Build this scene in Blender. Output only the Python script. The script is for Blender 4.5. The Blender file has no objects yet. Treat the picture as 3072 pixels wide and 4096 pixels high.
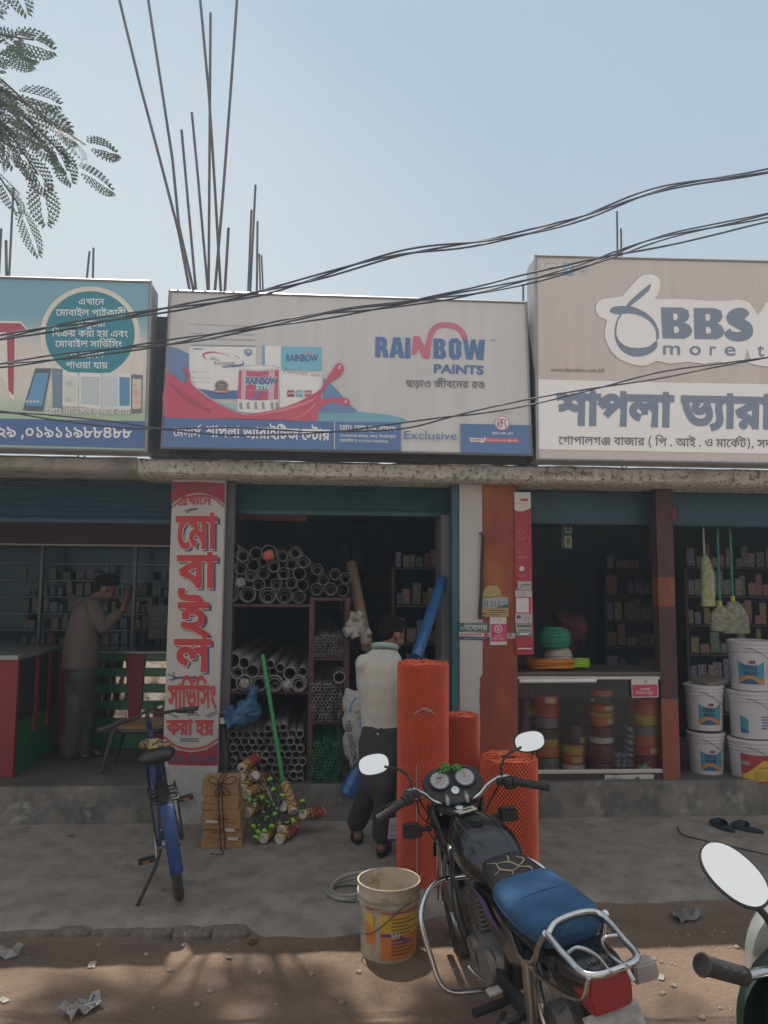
import bpy, bmesh, math, random
from mathutils import Vector, Matrix, Quaternion, noise
from mathutils.geometry import delaunay_2d_cdt
import numpy as np
R = math.radians
random.seed(7)
SC = bpy.context.scene
COL = SC.collection

# ---------------------------------------------------------------- camera, sky, sun, exposure
CAM_H, PITCH, YAW, ROLL, FPX = 1.82, R(5.6), R(3.85), R(0.45), 3040.0
FWD = Vector((math.sin(YAW) * math.cos(PITCH), math.cos(YAW) * math.cos(PITCH), math.sin(PITCH)))
_r0 = Vector((math.cos(YAW), -math.sin(YAW), 0)); _u0 = _r0.cross(FWD)
RGT = _r0 * math.cos(ROLL) + _u0 * math.sin(ROLL)
UPV = _u0 * math.cos(ROLL) - _r0 * math.sin(ROLL)
CAMP = Vector((0, 0, CAM_H))
cam = bpy.data.cameras.new('camera'); camera = bpy.data.objects.new('camera', cam); COL.objects.link(camera)
cam.sensor_fit = 'HORIZONTAL'; cam.sensor_width = 36.0; cam.lens = 36.0 * FPX / 3072.0
cam.clip_start = 0.05; cam.clip_end = 2000
mw = Matrix.Identity(4)
for _i in range(3):
    mw[_i][0] = RGT[_i]; mw[_i][1] = UPV[_i]; mw[_i][2] = -FWD[_i]; mw[_i][3] = CAMP[_i]
camera.matrix_world = mw
SC.camera = camera

SUN_EL, SUN_AZ = R(66.4), R(-20)          # azimuth from +Y (the street's far side) towards +X
SUN_DIR = Vector((math.sin(SUN_AZ) * math.cos(SUN_EL), math.cos(SUN_AZ) * math.cos(SUN_EL), math.sin(SUN_EL)))
world = bpy.data.worlds.new('World'); SC.world = world; world.use_nodes = True
_nt = world.node_tree; _bg = _nt.nodes['Background']
_sky = _nt.nodes.new('ShaderNodeTexSky'); _sky.sky_type = 'NISHITA'; _sky.sun_disc = False
_sky.sun_elevation = SUN_EL; _sky.sun_rotation = SUN_AZ
_sky.air_density = 1.0; _sky.dust_density = 2.0; _sky.ozone_density = 1.0; _sky.altitude = 20
_gm = _nt.nodes.new('ShaderNodeGamma'); _gm.inputs['Gamma'].default_value = 0.42      # thin even haze: the glow round the sun is spread over the sky
_hs = _nt.nodes.new('ShaderNodeHueSaturation'); _hs.inputs['Saturation'].default_value = 1.9; _hs.inputs['Value'].default_value = 1.0
_nt.links.new(_sky.outputs[0], _gm.inputs['Color']); _nt.links.new(_gm.outputs[0], _hs.inputs['Color']); 
# extra sky light added behind the photographer and overhead to lift the shaded signs
_tc = _nt.nodes.new('ShaderNodeTexCoord'); _sx = _nt.nodes.new('ShaderNodeSeparateXYZ'); _nt.links.new(_tc.outputs['Generated'], _sx.inputs[0])
_mr = _nt.nodes.new('ShaderNodeMapRange'); _mr.interpolation_type = 'SMOOTHSTEP'; _mr.inputs['From Min'].default_value = .35; _mr.inputs['From Max'].default_value = -.5
_mr.inputs['To Min'].default_value = 0.0; _mr.inputs['To Max'].default_value = 1.0; _nt.links.new(_sx.outputs[1], _mr.inputs['Value'])
_cl = _nt.nodes.new('ShaderNodeMix'); _cl.data_type = 'RGBA'; _cl.inputs['B'].default_value = (2.35, 2.35, 2.35, 1)
# haze: paler and greyer towards the rooftops
_cr = _nt.nodes.new('ShaderNodeValToRGB'); _nt.links.new(_sx.outputs[2], _cr.inputs[0])
_cr.color_ramp.elements[0].position = .10; _cr.color_ramp.elements[0].color = (1.0, 1.0, .985, 1)
_cr.color_ramp.elements[1].position = .62; _cr.color_ramp.elements[1].color = (.545, .70, .855, 1)
_vm = _nt.nodes.new('ShaderNodeVectorMath'); _vm.operation = 'MULTIPLY'; _vm.inputs[1].default_value = (1.98, 2.09, 2.13); _nt.links.new(_cr.outputs[0], _vm.inputs[0])
_hz = _nt.nodes.new('ShaderNodeMix'); _hz.data_type = 'RGBA'; _hz.inputs['Factor'].default_value = .85; 
_gd = _nt.nodes.new('ShaderNodeVectorMath'); _gd.operation = 'DOT_PRODUCT'; _gd.inputs[1].default_value = (-.30, .94, .16); _nt.links.new(_tc.outputs['Generated'], _gd.inputs[0])      # paler air low in the sunny quarter
_gr = _nt.nodes.new('ShaderNodeMapRange'); _gr.interpolation_type = 'SMOOTHSTEP'; _gr.inputs['From Min'].default_value = .80; _gr.inputs['From Max'].default_value = 1.0; _gr.inputs['To Max'].default_value = .62; _nt.links.new(_gd.outputs['Value'], _gr.inputs['Value'])
_gm2 = _nt.nodes.new('ShaderNodeMix'); _gm2.data_type = 'RGBA'; _gm2.inputs['B'].default_value = (2.35, 2.38, 2.30, 1); _nt.links.new(_gr.outputs[0], _gm2.inputs['Factor']); _nt.links.new(_vm.outputs[0], _gm2.inputs['A'])
_nt.links.new(_hs.outputs[0], _hz.inputs['A']); _nt.links.new(_gm2.outputs['Result'], _hz.inputs['B'])
_nt.links.new(_mr.outputs[0], _cl.inputs['Factor']); _nt.links.new(_hz.outputs['Result'], _cl.inputs['A']); _nt.links.new(_cl.outputs['Result'], _bg.inputs[0])

_bg.inputs[1].default_value = 0.15
_sl = bpy.data.lights.new('sun', 'SUN'); _sl.energy = 3.1; _sl.angle = R(0.5); _sl.color = (1.0, 0.93, 0.82)
sun = bpy.data.objects.new('sun', _sl); COL.objects.link(sun)
sun.rotation_euler = SUN_DIR.to_track_quat('Z', 'Y').to_euler()
SC.view_settings.view_transform = 'Standard'; SC.view_settings.look = 'None'
SC.view_settings.gamma = 1.0; SC.view_settings.use_curve_mapping = False
SC.view_settings.exposure = 1.08
SC.render.engine = 'CYCLES'
SC.cycles.max_bounces = 8; SC.cycles.diffuse_bounces = 4; SC.cycles.glossy_bounces = 4
SC.cycles.transparent_max_bounces = 12; SC.cycles.caustics_reflective = False; SC.cycles.caustics_refractive = False
# ---------------------------------------------------------------- helpers
def ray(px, py):
    """direction through a point of the 3072 x 4096 photograph"""
    return (FWD + RGT * ((px - 1536) / FPX) - UPV * ((py - 2048) / FPX))
def at(px, py, Y):
    d = ray(px, py); return CAMP + d * (Y / d.y)
def gnd(px, py, z=0.0):
    d = ray(px, py); return CAMP + d * ((z - CAM_H) / d.z)
class Plane:
    def __init__(s, p, n): s.p = Vector(p); s.n = Vector(n).normalized()
    def hit(s, px, py, lift=0.0):
        d = ray(px, py); t = ((s.p + s.n * lift) - CAMP).dot(s.n) / d.dot(s.n); return CAMP + d * t
def plane3(a, b, c):
    n = (b - a).cross(c - a)
    if n.y > 0: n.negate()
    return Plane(a, n)
def planeY(Y): return Plane((0, Y, 0), (0, -1, 0))

_link = COL.objects.link
def new_obj(name, me, m=None, parent=None):
    o = bpy.data.objects.new(name, me); _link(o)
    if m is not None:
        if isinstance(m, (list, tuple)):
            for k in m: me.materials.append(k)
        else: me.materials.append(m)
    if parent is not None: o.parent = parent
    return o
def tag(o, label=None, cat=None, group=None, kind=None):
    if label: o['label'] = label
    if cat: o['category'] = cat
    if group: o['group'] = group
    if kind: o['kind'] = kind
    return o
def thing(name, label, cat, loc=(0, 0, 0), rot=(0, 0, 0), group=None):
    o = bpy.data.objects.new(name, None); _link(o); o.empty_display_size = .1
    o.location = loc; o.rotation_euler = rot
    return tag(o, label, cat, group)
def obj(name, bm, m, parent=None, smooth=None):
    """link a bmesh as ONE mesh object"""
    me = bpy.data.meshes.new(name)
    bmesh.ops.recalc_face_normals(bm, faces=bm.faces[:]) if smooth != 'raw' else None
    bm.to_mesh(me); bm.free()
    if smooth is not None and smooth != 'raw':
        me.polygons.foreach_set('use_smooth', [True] * len(me.polygons))
        if smooth: me.set_sharp_from_angle(angle=R(smooth))
    return new_obj(name, me, m, parent)
def copy_thing(o, **kw):
    c = o.copy(); _link(c)
    for k, v in kw.items(): c[k] = v
    for ch in o.children:
        d = ch.copy(); _link(d); d.parent = c
        for g in ch.children:
            e = g.copy(); _link(e); e.parent = d
    return c
B = bmesh.new
def box(bm, c, s, rot=None, bev=0.0):
    r = bmesh.ops.create_cube(bm, size=1.0)
    vs = r['verts']
    M = Matrix.Translation(Vector(c)) @ (rot.to_matrix().to_4x4() if rot is not None else Matrix.Identity(4)) @ Matrix.Diagonal((s[0], s[1], s[2], 1))
    bmesh.ops.transform(bm, matrix=M, verts=vs)
    if bev > 0:
        es = list({e for v in vs for e in v.link_edges})
        bmesh.ops.bevel(bm, geom=es, offset=bev, segments=2, affect='EDGES', profile=.5)
    return bm
def box2(bm, a, b, bev=0.0):
    a, b = Vector(a), Vector(b)
    return box(bm, (a + b) / 2, [abs(b[i] - a[i]) for i in range(3)], None, bev)
def frame_of(d, up=Vector((0, 0, 1))):
    d = d.normalized()
    if abs(d.dot(up)) > .98: up = Vector((1, 0, 0))
    x = up.cross(d).normalized(); y = d.cross(x); return x, y
def smooth_path(pts, n=6):
    P = [Vector(p) for p in pts]
    if len(P) < 3 or n < 2: return P
    out = []
    for i in range(len(P) - 1):
        p0 = P[i - 1] if i else P[0] * 2 - P[1]; p1, p2 = P[i], P[i + 1]
        p3 = P[i + 2] if i + 2 < len(P) else P[-1] * 2 - P[-2]
        for k in range(n):
            t = k / n
            out.append(.5 * (2 * p1 + (p2 - p0) * t + (2 * p0 - 5 * p1 + 4 * p2 - p3) * t * t + (3 * p1 - p0 - 3 * p2 + p3) * t ** 3))
    out.append(P[-1]); return out
def tube(bm, pts, r, n=8, cap=True, smooth=0, closed=False):
    """round bar along a path; r is one radius or one per point"""
    P = smooth_path(pts, smooth) if smooth else [Vector(p) for p in pts]
    k = len(P)
    if isinstance(r, (list, tuple)):
        rr = [r[min(len(r) - 1, int(i * (len(r) - 1) / max(1, k - 1)))] + (r[min(len(r) - 1, int(i * (len(r) - 1) / max(1, k - 1)) + 1)] - r[min(len(r) - 1, int(i * (len(r) - 1) / max(1, k - 1)))]) * ((i * (len(r) - 1) / max(1, k - 1)) % 1) for i in range(k)]
    else: rr = [r] * k
    rings = []; x = None
    for i in range(k):
        if closed: d = P[(i + 1) % k] - P[i - 1]
        else: d = P[min(i + 1, k - 1)] - P[max(i - 1, 0)]
        if d.length < 1e-9: d = Vector((0, 0, 1))
        d.normalize()
        if x is None: x, y = frame_of(d)
        else:
            x = x - d * x.dot(d)
            if x.length < 1e-6: x, y = frame_of(d)
            x.normalize(); y = d.cross(x)
        rings.append([bm.verts.new(P[i] + (x * math.cos(a) + y * math.sin(a)) * rr[i]) for a in [2 * math.pi * j / n for j in range(n)]])
    for i in range(k if closed else k - 1):
        a, b = rings[i], rings[(i + 1) % k]
        for j in range(n): bm.faces.new((a[j], a[(j + 1) % n], b[(j + 1) % n], b[j]))
    if cap and not closed:
        bm.faces.new(rings[0][::-1]); bm.faces.new(rings[-1])
    return bm
def lathe(bm, prof, n=24, c=(0, 0, 0), axis=None, cap0=True, cap1=True):
    """turn a profile of (radius, height) about an axis through c"""
    c = Vector(c); d = Vector(axis or (0, 0, 1)).normalized(); x, y = frame_of(d)
    rings = [[bm.verts.new(c + d * h + (x * math.cos(2 * math.pi * j / n) + y * math.sin(2 * math.pi * j / n)) * max(r, 1e-4)) for j in range(n)] for r, h in prof]
    for a, b in zip(rings, rings[1:]):
        for j in range(n): bm.faces.new((a[j], a[(j + 1) % n], b[(j + 1) % n], b[j]))
    if cap0: bm.faces.new(rings[0][::-1])
    if cap1: bm.faces.new(rings[-1])
    return bm
def loft(bm, secs, cap=True, closed=True):
    rings = [[bm.verts.new(p) for p in s] for s in secs]
    n = len(rings[0])
    for a, b in zip(rings, rings[1:]):
        for j in range(n if closed else n - 1): bm.faces.new((a[j], a[(j + 1) % n], b[(j + 1) % n], b[j]))
    if cap and closed: bm.faces.new(rings[0][::-1]); bm.faces.new(rings[-1])
    return bm
def ell(c, rx, rz, n=20, p=2.0, x=Vector((0, 1, 0)), z=Vector((0, 0, 1))):
    """superellipse ring"""
    o = []
    for j in range(n):
        a = 2 * math.pi * j / n; ca, sa = math.cos(a), math.sin(a)
        o.append(Vector(c) + x * (rx * math.copysign(abs(ca) ** (2 / p), ca)) + z * (rz * math.copysign(abs(sa) ** (2 / p), sa)))
    return o
def ball(bm, c, r, u=14, v=10, rot=None):
    q = bmesh.ops.create_uvsphere(bm, u_segments=u, v_segments=v, radius=1)
    r = (r, r, r) if isinstance(r, (int, float)) else r
    bmesh.ops.transform(bm, matrix=Matrix.Translation(Vector(c)) @ (rot.to_matrix().to_4x4() if rot is not None else Matrix.Identity(4)) @ Matrix.Diagonal((r[0], r[1], r[2], 1)), verts=q['verts'])
    return bm
def poly_prism(bm, pts, d):
    """flat outline pushed along d"""
    a = [bm.verts.new(p) for p in pts]; b = [bm.verts.new(Vector(p) + d) for p in pts]; n = len(a)
    bm.faces.new(a[::-1]); bm.faces.new(b)
    for i in range(n): bm.faces.new((a[i], a[(i + 1) % n], b[(i + 1) % n], b[i]))
    return bm
def remesh(bm, voxel, smooth=4):
    """melt overlapping forms into one continuous skin"""
    me = bpy.data.meshes.new('form'); bmesh.ops.recalc_face_normals(bm, faces=bm.faces[:]); bm.to_mesh(me); bm.free()
    o = bpy.data.objects.new('form', me); _link(o)
    m = o.modifiers.new('r', 'REMESH'); m.mode = 'VOXEL'; m.voxel_size = voxel
    s = o.modifiers.new('s', 'SMOOTH'); s.iterations = smooth; s.factor = .5
    me2 = bpy.data.meshes.new_from_object(o.evaluated_get(bpy.context.evaluated_depsgraph_get()))
    bpy.data.objects.remove(o); bpy.data.meshes.remove(me)
    b2 = bmesh.new(); b2.from_mesh(me2); bpy.data.meshes.remove(me2)
    return b2
def rough_up(bm, amp, freq, seed=0.0):
    for v in bm.verts:
        v.co += v.normal * (noise.noise(v.co * freq + Vector((seed, seed, seed))) * amp)
    return bm

# ---------------------------------------------------------------- materials
MATS = {}
def mat(name, col, rough=.6, metal=0.0, var=.12, scale=6.0, col2=None, mix=(.4, .6), bump=0.0, bscale=40.0, dirt=None, dscale=3.0, dmix=(.5, .75), spec=.5, alpha=None, trans=0.0, emit=None, coat=0.0, stretch=None):
    """principled surface: base colour broken up by noise, optional second colour in blotches and a dirt coat"""
    if name in MATS: return MATS[name]
    m = bpy.data.materials.new(name); m.use_nodes = True; MATS[name] = m
    nt = m.node_tree; N = nt.nodes; L = nt.links; b = N['Principled BSDF']
    tc = N.new('ShaderNodeTexCoord'); src = tc.outputs['Object']
    if stretch:
        mp = N.new('ShaderNodeMapping'); mp.inputs['Scale'].default_value = stretch; L.new(src, mp.inputs[0]); src = mp.outputs[0]
    def nz(s, det=4.0):
        n = N.new('ShaderNodeTexNoise'); n.inputs['Scale'].default_value = s; n.inputs['Detail'].default_value = det; n.inputs['Roughness'].default_value = .65
        L.new(src, n.inputs['Vector']); return n.outputs['Fac']
    def ramp(f, lo, hi):
        r = N.new('ShaderNodeMapRange'); r.inputs['From Min'].default_value = lo; r.inputs['From Max'].default_value = hi; L.new(f, r.inputs['Value']); return r.outputs[0]
    def mixc(f, a, c):
        x = N.new('ShaderNodeMix'); x.data_type = 'RGBA'; L.new(f, x.inputs['Factor'])
        for v, sck in ((a, x.inputs['A']), (c, x.inputs['B'])):
            if isinstance(v, tuple): sck.default_value = (*v[:3], 1)
            else: L.new(v, sck)
        return x.outputs['Result']
    c1 = tuple(col)
    lo = tuple(x * (1 - var) for x in c1); hi = tuple(min(1, x * (1 + var)) for x in c1)
    out = mixc(ramp(nz(scale), .3, .7), lo, hi)
    if col2 is not None: out = mixc(ramp(nz(scale * 1.7, 8), *mix), out, tuple(col2))
    if dirt is not None: out = mixc(ramp(nz(dscale, 10), *dmix), out, tuple(dirt))
    L.new(out, b.inputs['Base Color'])
    b.inputs['Roughness'].default_value = rough; b.inputs['Metallic'].default_value = metal
    b.inputs['Specular IOR Level'].default_value = spec
    if coat: b.inputs['Coat Weight'].default_value = coat; b.inputs['Coat Roughness'].default_value = .08
    if trans: b.inputs['Transmission Weight'].default_value = trans
    if alpha is not None: b.inputs['Alpha'].default_value = alpha
    if emit: b.inputs['Emission Color'].default_value = (*emit[:3], 1); b.inputs['Emission Strength'].default_value = emit[3]
    if bump:
        bp = N.new('ShaderNodeBump'); bp.inputs['Strength'].default_value = min(1, bump); bp.inputs['Distance'].default_value = .01
        L.new(nz(bscale, 6), bp.inputs['Height']); L.new(bp.outputs[0], b.inputs['Normal'])
    return m
def srgb(r, g, b, k=1.0):
    f = lambda c: ((c / 255 + .055) / 1.055) ** 2.4 if c > 10 else c / 3294
    return (f(r) * k, f(g) * k, f(b) * k)
def flat(name, col, rough=.55, var=.05): return mat(name, col, rough, var=var, scale=14)

# ---------------------------------------------------------------- lettering and printed marks
# Bengali letterforms used on the signs: glyph number -> contours; each point is (step in x) * 2 + on-curve flag, step in y (500 units per em)
GL_RAW = {
3:[],
6:[[125,157,62,-19,114,-52,92,-60,33,-30,-63,-16,-42,31,-82,51,-96,42,-67,21],[79,243,0,21,38,30,64,17,41,0,40,0,64,-17,36,-30,1,-21,0,-21,-36,-30,-64,-18,-39,0,-40,0,-64,18,-38,30],[149,243,0,-17,40,-19,33,0,32,0,40,19,1,17,0,17,-40,18,-31,0,-32,0,-40,-19]],
7:[[79,243,0,21,38,30,64,17,41,0,40,0,64,-17,36,-30,1,-21,0,-21,-36,-30,-64,-18,-39,0,-40,0,-64,18,-38,30],[149,243,0,-17,40,-19,33,0,32,0,40,19,1,17,0,16,-40,19,-31,0,-32,0,-40,-19],[79,68,0,21,38,31,64,16,41,0,40,0,64,-16,36,-30,1,-22,0,-20,-36,-31,-64,-17,-39,0,-40,0,-64,17,-38,31],[149,68,0,-16,40,-20,33,0,32,0,40,20,1,16,0,17,-40,19,-31,0,-32,0,-40,-20]],
9:[[899,311,1,-35,-99,0,1,-276,-77,0,-28,30,-86,44,-49,16,27,33,38,-11,82,-38,23,-20,0,8,-2,13,-2,14,1,8,1,179,-729,0,1,35],[377,46,-68,0,-124,32,-108,76,-47,67,75,12,36,-52,78,-67,100,-30,63,0,54,0,68,17,30,30,1,19,0,29,-62,36,-47,0,-32,0,-36,-15,1,-14,0,-4,4,-12,5,-4,-75,-8,-6,10,-6,18,1,8,0,18,40,26,64,12,37,0,60,0,86,-26,48,-46,1,-31,0,-27,-50,-46,-102,-28],[345,232,-4,16,-50,25,-45,5,25,22,45,-6,56,-10,52,-28,5,-22],[1169,311,1,-35,-103,0,1,-276,-77,0,1,240,-18,19,-42,17,-29,0,-7,0,1,35,9,0,28,0,50,-15,17,-16,-2,2,-2,18,1,6,1,38,55,0,23,-33]],
10:[[359,311,-2,21,-36,18,-41,0,-71,0,-66,0,-72,8,-23,10,-28,10,-26,32,1,20,0,6,2,13,5,7,73,-2,0,-6,-4,-10,1,-4,0,-10,10,-18,11,-5,14,-8,54,-7,49,0,57,0,54,0,62,-8,23,-11,18,-8,16,-27,3,-21],[243,250,78,0,98,-26,46,-41,1,-21,0,-40,-116,-48,-111,-4,11,6,46,-6,100,-24,100,-32,49,-19,-45,-27,-62,24,-104,33,-100,25,-112,19,-69,8,15,35,36,-6,64,-4,49,0,70,0,78,17,28,27,1,14,0,26,-76,29,-59,0,-36,0,-44,-7,-20,-14,1,-9,0,-4,4,-9,3,-3,-73,-7,-4,7,-6,17,1,6,0,18,44,26,78,14],[177,232,-6,16,-50,25,-47,5,25,22,49,-6,56,-10,50,-28,5,-22],[541,311,1,-35,-549,0,1,35]],
16:[[513,314,40,0,56,-8,19,-9,18,-8,24,-23,1,-21,1,-245,-75,0,-8,15,-30,19,-42,10,-31,0,-36,0,-60,-4,-68,-5,-43,0,-34,0,-78,7,-70,22,-44,41,1,34,0,12,8,27,5,10,79,-5,-4,-7,-8,-22,1,-14,0,-22,26,-27,44,-14,54,-5,29,0,50,0,82,8,53,0,44,0,64,-12,23,-15,1,179,0,18,-10,16,-11,5,-16,7,-37,0,-36,0,-66,-16,-50,-24,-30,-29,1,-13,0,-4,8,-12,28,-8,25,0,12,0,20,2,11,0,7,-35,-8,-2,-34,-2,-21,0,-48,0,-74,30,1,31,0,20,42,42,72,34,92,22]],
18:[[509,314,78,0,86,-38,1,-34,0,-24,-50,-38,-86,-28,-55,-11,-31,36,68,11,76,30,1,23,0,19,-44,19,-39,0,-36,0,-64,-12,-48,-19,-28,-20,1,-8,0,-8,20,-12,35,-2,-21,-38,-56,6,-56,28,1,22,0,16,40,35,72,29,92,18],[681,112,0,-41,-122,-50,-105,0,-68,0,-128,25,-106,55,-90,89,-31,64,77,10,40,-71,98,-91,130,-43,85,0,62,0,82,27,1,28,0,20,-52,26,-39,9,81,17,44,-12,48,-38]],
20:[[817,311,1,-35,-323,0,1,-32,1,-8,1,-236,-75,0,-30,30,-104,52,-134,35,-71,5,-39,48,98,28,194,44,109,16,-19,-20,1,38,-425,0,1,35],[417,234,21,-15,-52,-7,-108,-23,-104,-25,-41,-12,56,-6,118,-30,100,-45,25,-26,-7,-1,-2,12,-2,22,1,16],[761,144,0,-16,-24,-30,-60,-19,-51,0,-16,0,-28,1,-13,2,7,36,6,-1,18,-1,11,0,48,0,30,19,1,13,0,26,-104,38,-99,7,3,37,78,-4,124,-30,76,-48]],
21:[[707,311,1,-35,-105,0,1,-276,-75,0,-28,20,-72,38,-88,32,-106,24,-63,5,-23,47,49,-18,94,-8,128,-32,88,-40,27,-20,-2,12,0,23,1,13,1,248,53,0,25,-33],[451,235,0,-29,-62,-40,-110,-24,-69,-4,-45,4,-19,24,82,2,102,18,50,28,1,19,0,15,-28,26,-31,12,57,26,32,-15,46,-39],[183,215,-62,0,-72,31,1,28,0,12,14,20,11,8,77,-10,-8,-6,-10,-14,1,-8,0,-13,30,-13,23,0,20,0,44,8,46,24,25,24,57,6,1,-24,-20,-22,-56,-33,-70,-18]],
22:[[485,0,1,212,21,-31,-34,25,-62,36,-56,24,-56,12,-31,0,-54,0,-66,-28,-23,-18,-13,-4,14,7,58,9,39,0,46,0,58,-18,26,-28,1,-14,0,-29,-80,-47,-83,-22,-49,36,54,12,80,28,1,20,0,12,-34,14,-31,0,-26,0,-46,-6,-23,-6,-81,33,30,26,72,39,82,20,51,0,48,0,84,-17,80,-35,41,-26,-19,6,0,6,-4,30,1,14,1,52,53,0,25,-33,107,0,1,-35,-105,0,1,-276]],
24:[[421,4,-68,0,-112,22,-98,49,-80,83,-33,62,77,10,28,-52,64,-73,76,-43,90,-20,57,0,80,0,94,36,1,30,0,14,-16,30,-27,22,47,-8,-38,-23,-68,-27,-60,-12,-25,0,-22,0,-42,6,-13,6,-16,8,-24,24,1,28,1,46,0,30,48,42,78,20,47,0,56,0,72,-27,1,-27,0,-20,-44,-28,-68,-13,-39,0,-70,0,-118,26,-92,43,-33,23,63,21,32,-21,72,-37,88,-22,61,0,40,0,36,16,1,12,0,10,-28,12,-23,0,-32,0,-44,-17,-24,-29,1,-17,1,-51,0,-12,20,-15,25,0,22,0,42,9,50,22,33,18,71,2,24,-19,28,-43,1,-22,0,-30,-56,-46,-112,-28]],
25:[[577,311,1,-35,-403,0,1,-16,-3,-31,2,-7,2,-22,1,-11,1,-87,0,-22,10,-18,7,-4,20,-10,37,0,40,0,68,19,29,14,28,15,30,34,1,18,0,16,-38,10,-31,0,-3,0,-48,0,-56,8,-23,6,-24,7,-40,17,-11,12,13,43,20,-18,46,-25,70,-12,53,0,17,0,40,0,40,-6,17,-4,24,-8,20,-24,1,-17,0,-31,-56,-56,-43,-18,-40,-17,-84,-19,-53,0,-38,0,-52,11,-15,9,-16,9,-20,27,1,28,1,180,-105,0,1,35]],
26:[[617,155,0,-27,-44,-39,-68,-25,-82,-14,-41,-2,-19,12,54,-4,102,-14,108,-21,61,-15,-35,-30,-76,20,-164,29,-172,17,-91,5,9,36,28,-3,66,-4,45,0,90,0,108,23,50,37,1,19,0,27,-66,28,-59,0,-8,0,-14,-1,-7,-1,-9,32,10,1,30,1,13,0,56,0,76,-18,42,-27,18,-30],[229,108,-36,0,-52,8,-15,8,-14,8,-18,24,1,24,1,100,77,0,1,-20,-1,-22,2,-6,0,-14,1,-8,1,-30,0,-14,8,-12,9,-4,16,-7,33,0,44,0,64,16,34,23,1,10,0,10,-28,4,-23,0,-5,0,-52,0,-82,18,-25,16,13,32,16,-10,40,-14,56,-8,45,0,49,0,12,0,6,-6,13,-2,20,-6,28,-18,1,-14,0,-24,-58,-39,-102,-23],[-9,276,1,35,707,0,1,-35]],
27:[[401,32,-58,0,-108,20,-94,47,-80,77,-31,56,77,10,36,-61,84,-77,108,-34,73,0,74,0,76,32,1,32,0,16,-16,22,-7,7,61,0,-28,-15,-62,-22,-68,-14,-39,0,-40,0,-60,16,-34,28,1,20,0,22,62,46,75,16,-20,0,-50,0,-25,0,-307,0,1,35,939,0,1,-35,-313,0,-24,0,-38,0,-15,1,-84,-19,-88,-31,-28,-25,1,-12,0,-14,32,-12,21,0,36,0,60,18,41,16,85,-16,10,-10,12,-29,1,-16,0,-25,-46,-44,-100,-26],[801,102,0,-24,16,-45,21,-28,-75,-9,-16,30,-20,55,1,30,0,27,18,42,15,14,-76,0,-108,19,-72,35,-23,24,77,8,16,-15,48,-23,78,-12,59,0,12,0,28,0,15,1,39,-35,-24,-22,-20,-44]],
30:[[577,311,1,-35,-403,0,1,-174,0,-22,10,-18,7,-4,20,-10,37,0,40,0,68,19,29,14,28,15,32,36,1,18,0,16,-32,16,-37,0,-12,0,-28,-2,-13,-2,-9,36,18,2,42,4,23,0,38,0,58,-14,32,-30,1,-24,0,-30,-56,-56,-43,-18,-38,-16,-86,-20,-51,0,-38,0,-54,11,-15,9,-16,9,-20,27,1,28,1,180,-105,0,1,35],[397,311,-2,21,-38,18,-39,0,-95,0,-64,0,-72,8,-23,10,-28,10,-26,32,1,20,0,6,2,12,5,8,73,-2,0,-6,-4,-8,1,-6,0,-10,10,-18,11,-5,14,-8,54,-7,49,0,79,0,54,0,60,-8,25,-11,16,-8,18,-27,3,-21]],
32:[[723,311,1,-35,-365,0,1,-90,0,-14,18,-14,19,0,20,0,40,12,48,26,29,20,61,5,32,-23,36,-50,1,-26,0,-31,-56,-50,-106,-29,-77,0,-64,0,-116,23,-96,51,-80,85,-31,61,77,10,36,-69,88,-85,112,-38,73,0,80,0,88,40,1,32,0,22,-24,32,-19,10,45,10,-28,-26,-64,-32,-64,-17,-29,0,-22,0,-40,7,-15,6,-16,7,-20,25,1,30,1,80,-289,0,1,35]],
37:[[613,311,1,-35,-451,0,1,-150,-15,10,40,23,104,39,120,32,69,13,65,-32,-20,-17,-22,-34,-10,-36,1,-22,0,-24,16,-45,19,-28,-73,-9,-20,30,-20,55,1,30,0,21,12,36,22,28,11,9,13,-3,-56,-11,-108,-33,-104,-43,-55,-27,-57,20,1,168,-91,0,1,35]],
39:[[615,311,1,-35,-105,0,1,-276,-75,0,1,122,17,-28,-32,22,-80,38,-80,22,-39,0,-36,0,-52,-20,1,-19,0,-15,42,-22,45,-8,-37,-36,-60,13,-70,43,1,26,0,25,46,33,74,16,39,0,52,0,86,-18,74,-32,37,-20,-15,-2,-2,12,-2,22,1,12,1,90,-441,0,1,35]],
40:[[727,311,1,-35,-105,0,1,-276,-75,0,1,198,23,-32,-42,30,-68,42,-60,28,-62,12,-35,0,-40,0,-66,-15,-52,-25,-23,-14,-7,-2,16,6,32,4,19,0,58,0,54,-31,1,-23,0,-6,-2,-10,-1,-2,-17,3,12,7,24,12,24,12,13,6,125,58,51,-26,-283,-134,-57,27,81,39,-35,-22,-27,-11,14,9,22,19,1,13,0,12,-32,15,-27,0,-16,0,-30,-4,-15,-5,-75,36,40,26,84,40,92,22,55,0,56,0,88,-20,84,-42,49,-32,-19,3,-2,12,-2,28,1,16,1,65,53,0,25,-33]],
41:[[849,311,1,-35,-717,0,-15,4,42,-5,84,-22,74,-25,23,-12,5,-28,-36,-8,-78,-19,-74,-19,-27,-10,-9,9,78,-8,118,-25,94,-35,45,-23,-2,8,-2,18,1,10,1,169,15,0,54,0,104,-9,88,-21,37,-18,24,-13,28,-31,1,-19,0,-16,-28,-30,-60,-19,-47,0,-16,0,-28,1,-15,2,7,35,6,-1,18,0,11,0,48,0,30,19,1,13,0,26,-102,38,-89,5,1,-217,-77,0,-40,28,-100,42,-130,28,-89,8,-35,46,32,10,68,19,70,18,35,8,-38,15,-98,22,-67,7,33,34,1,-9,-89,0,1,35]],
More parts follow.
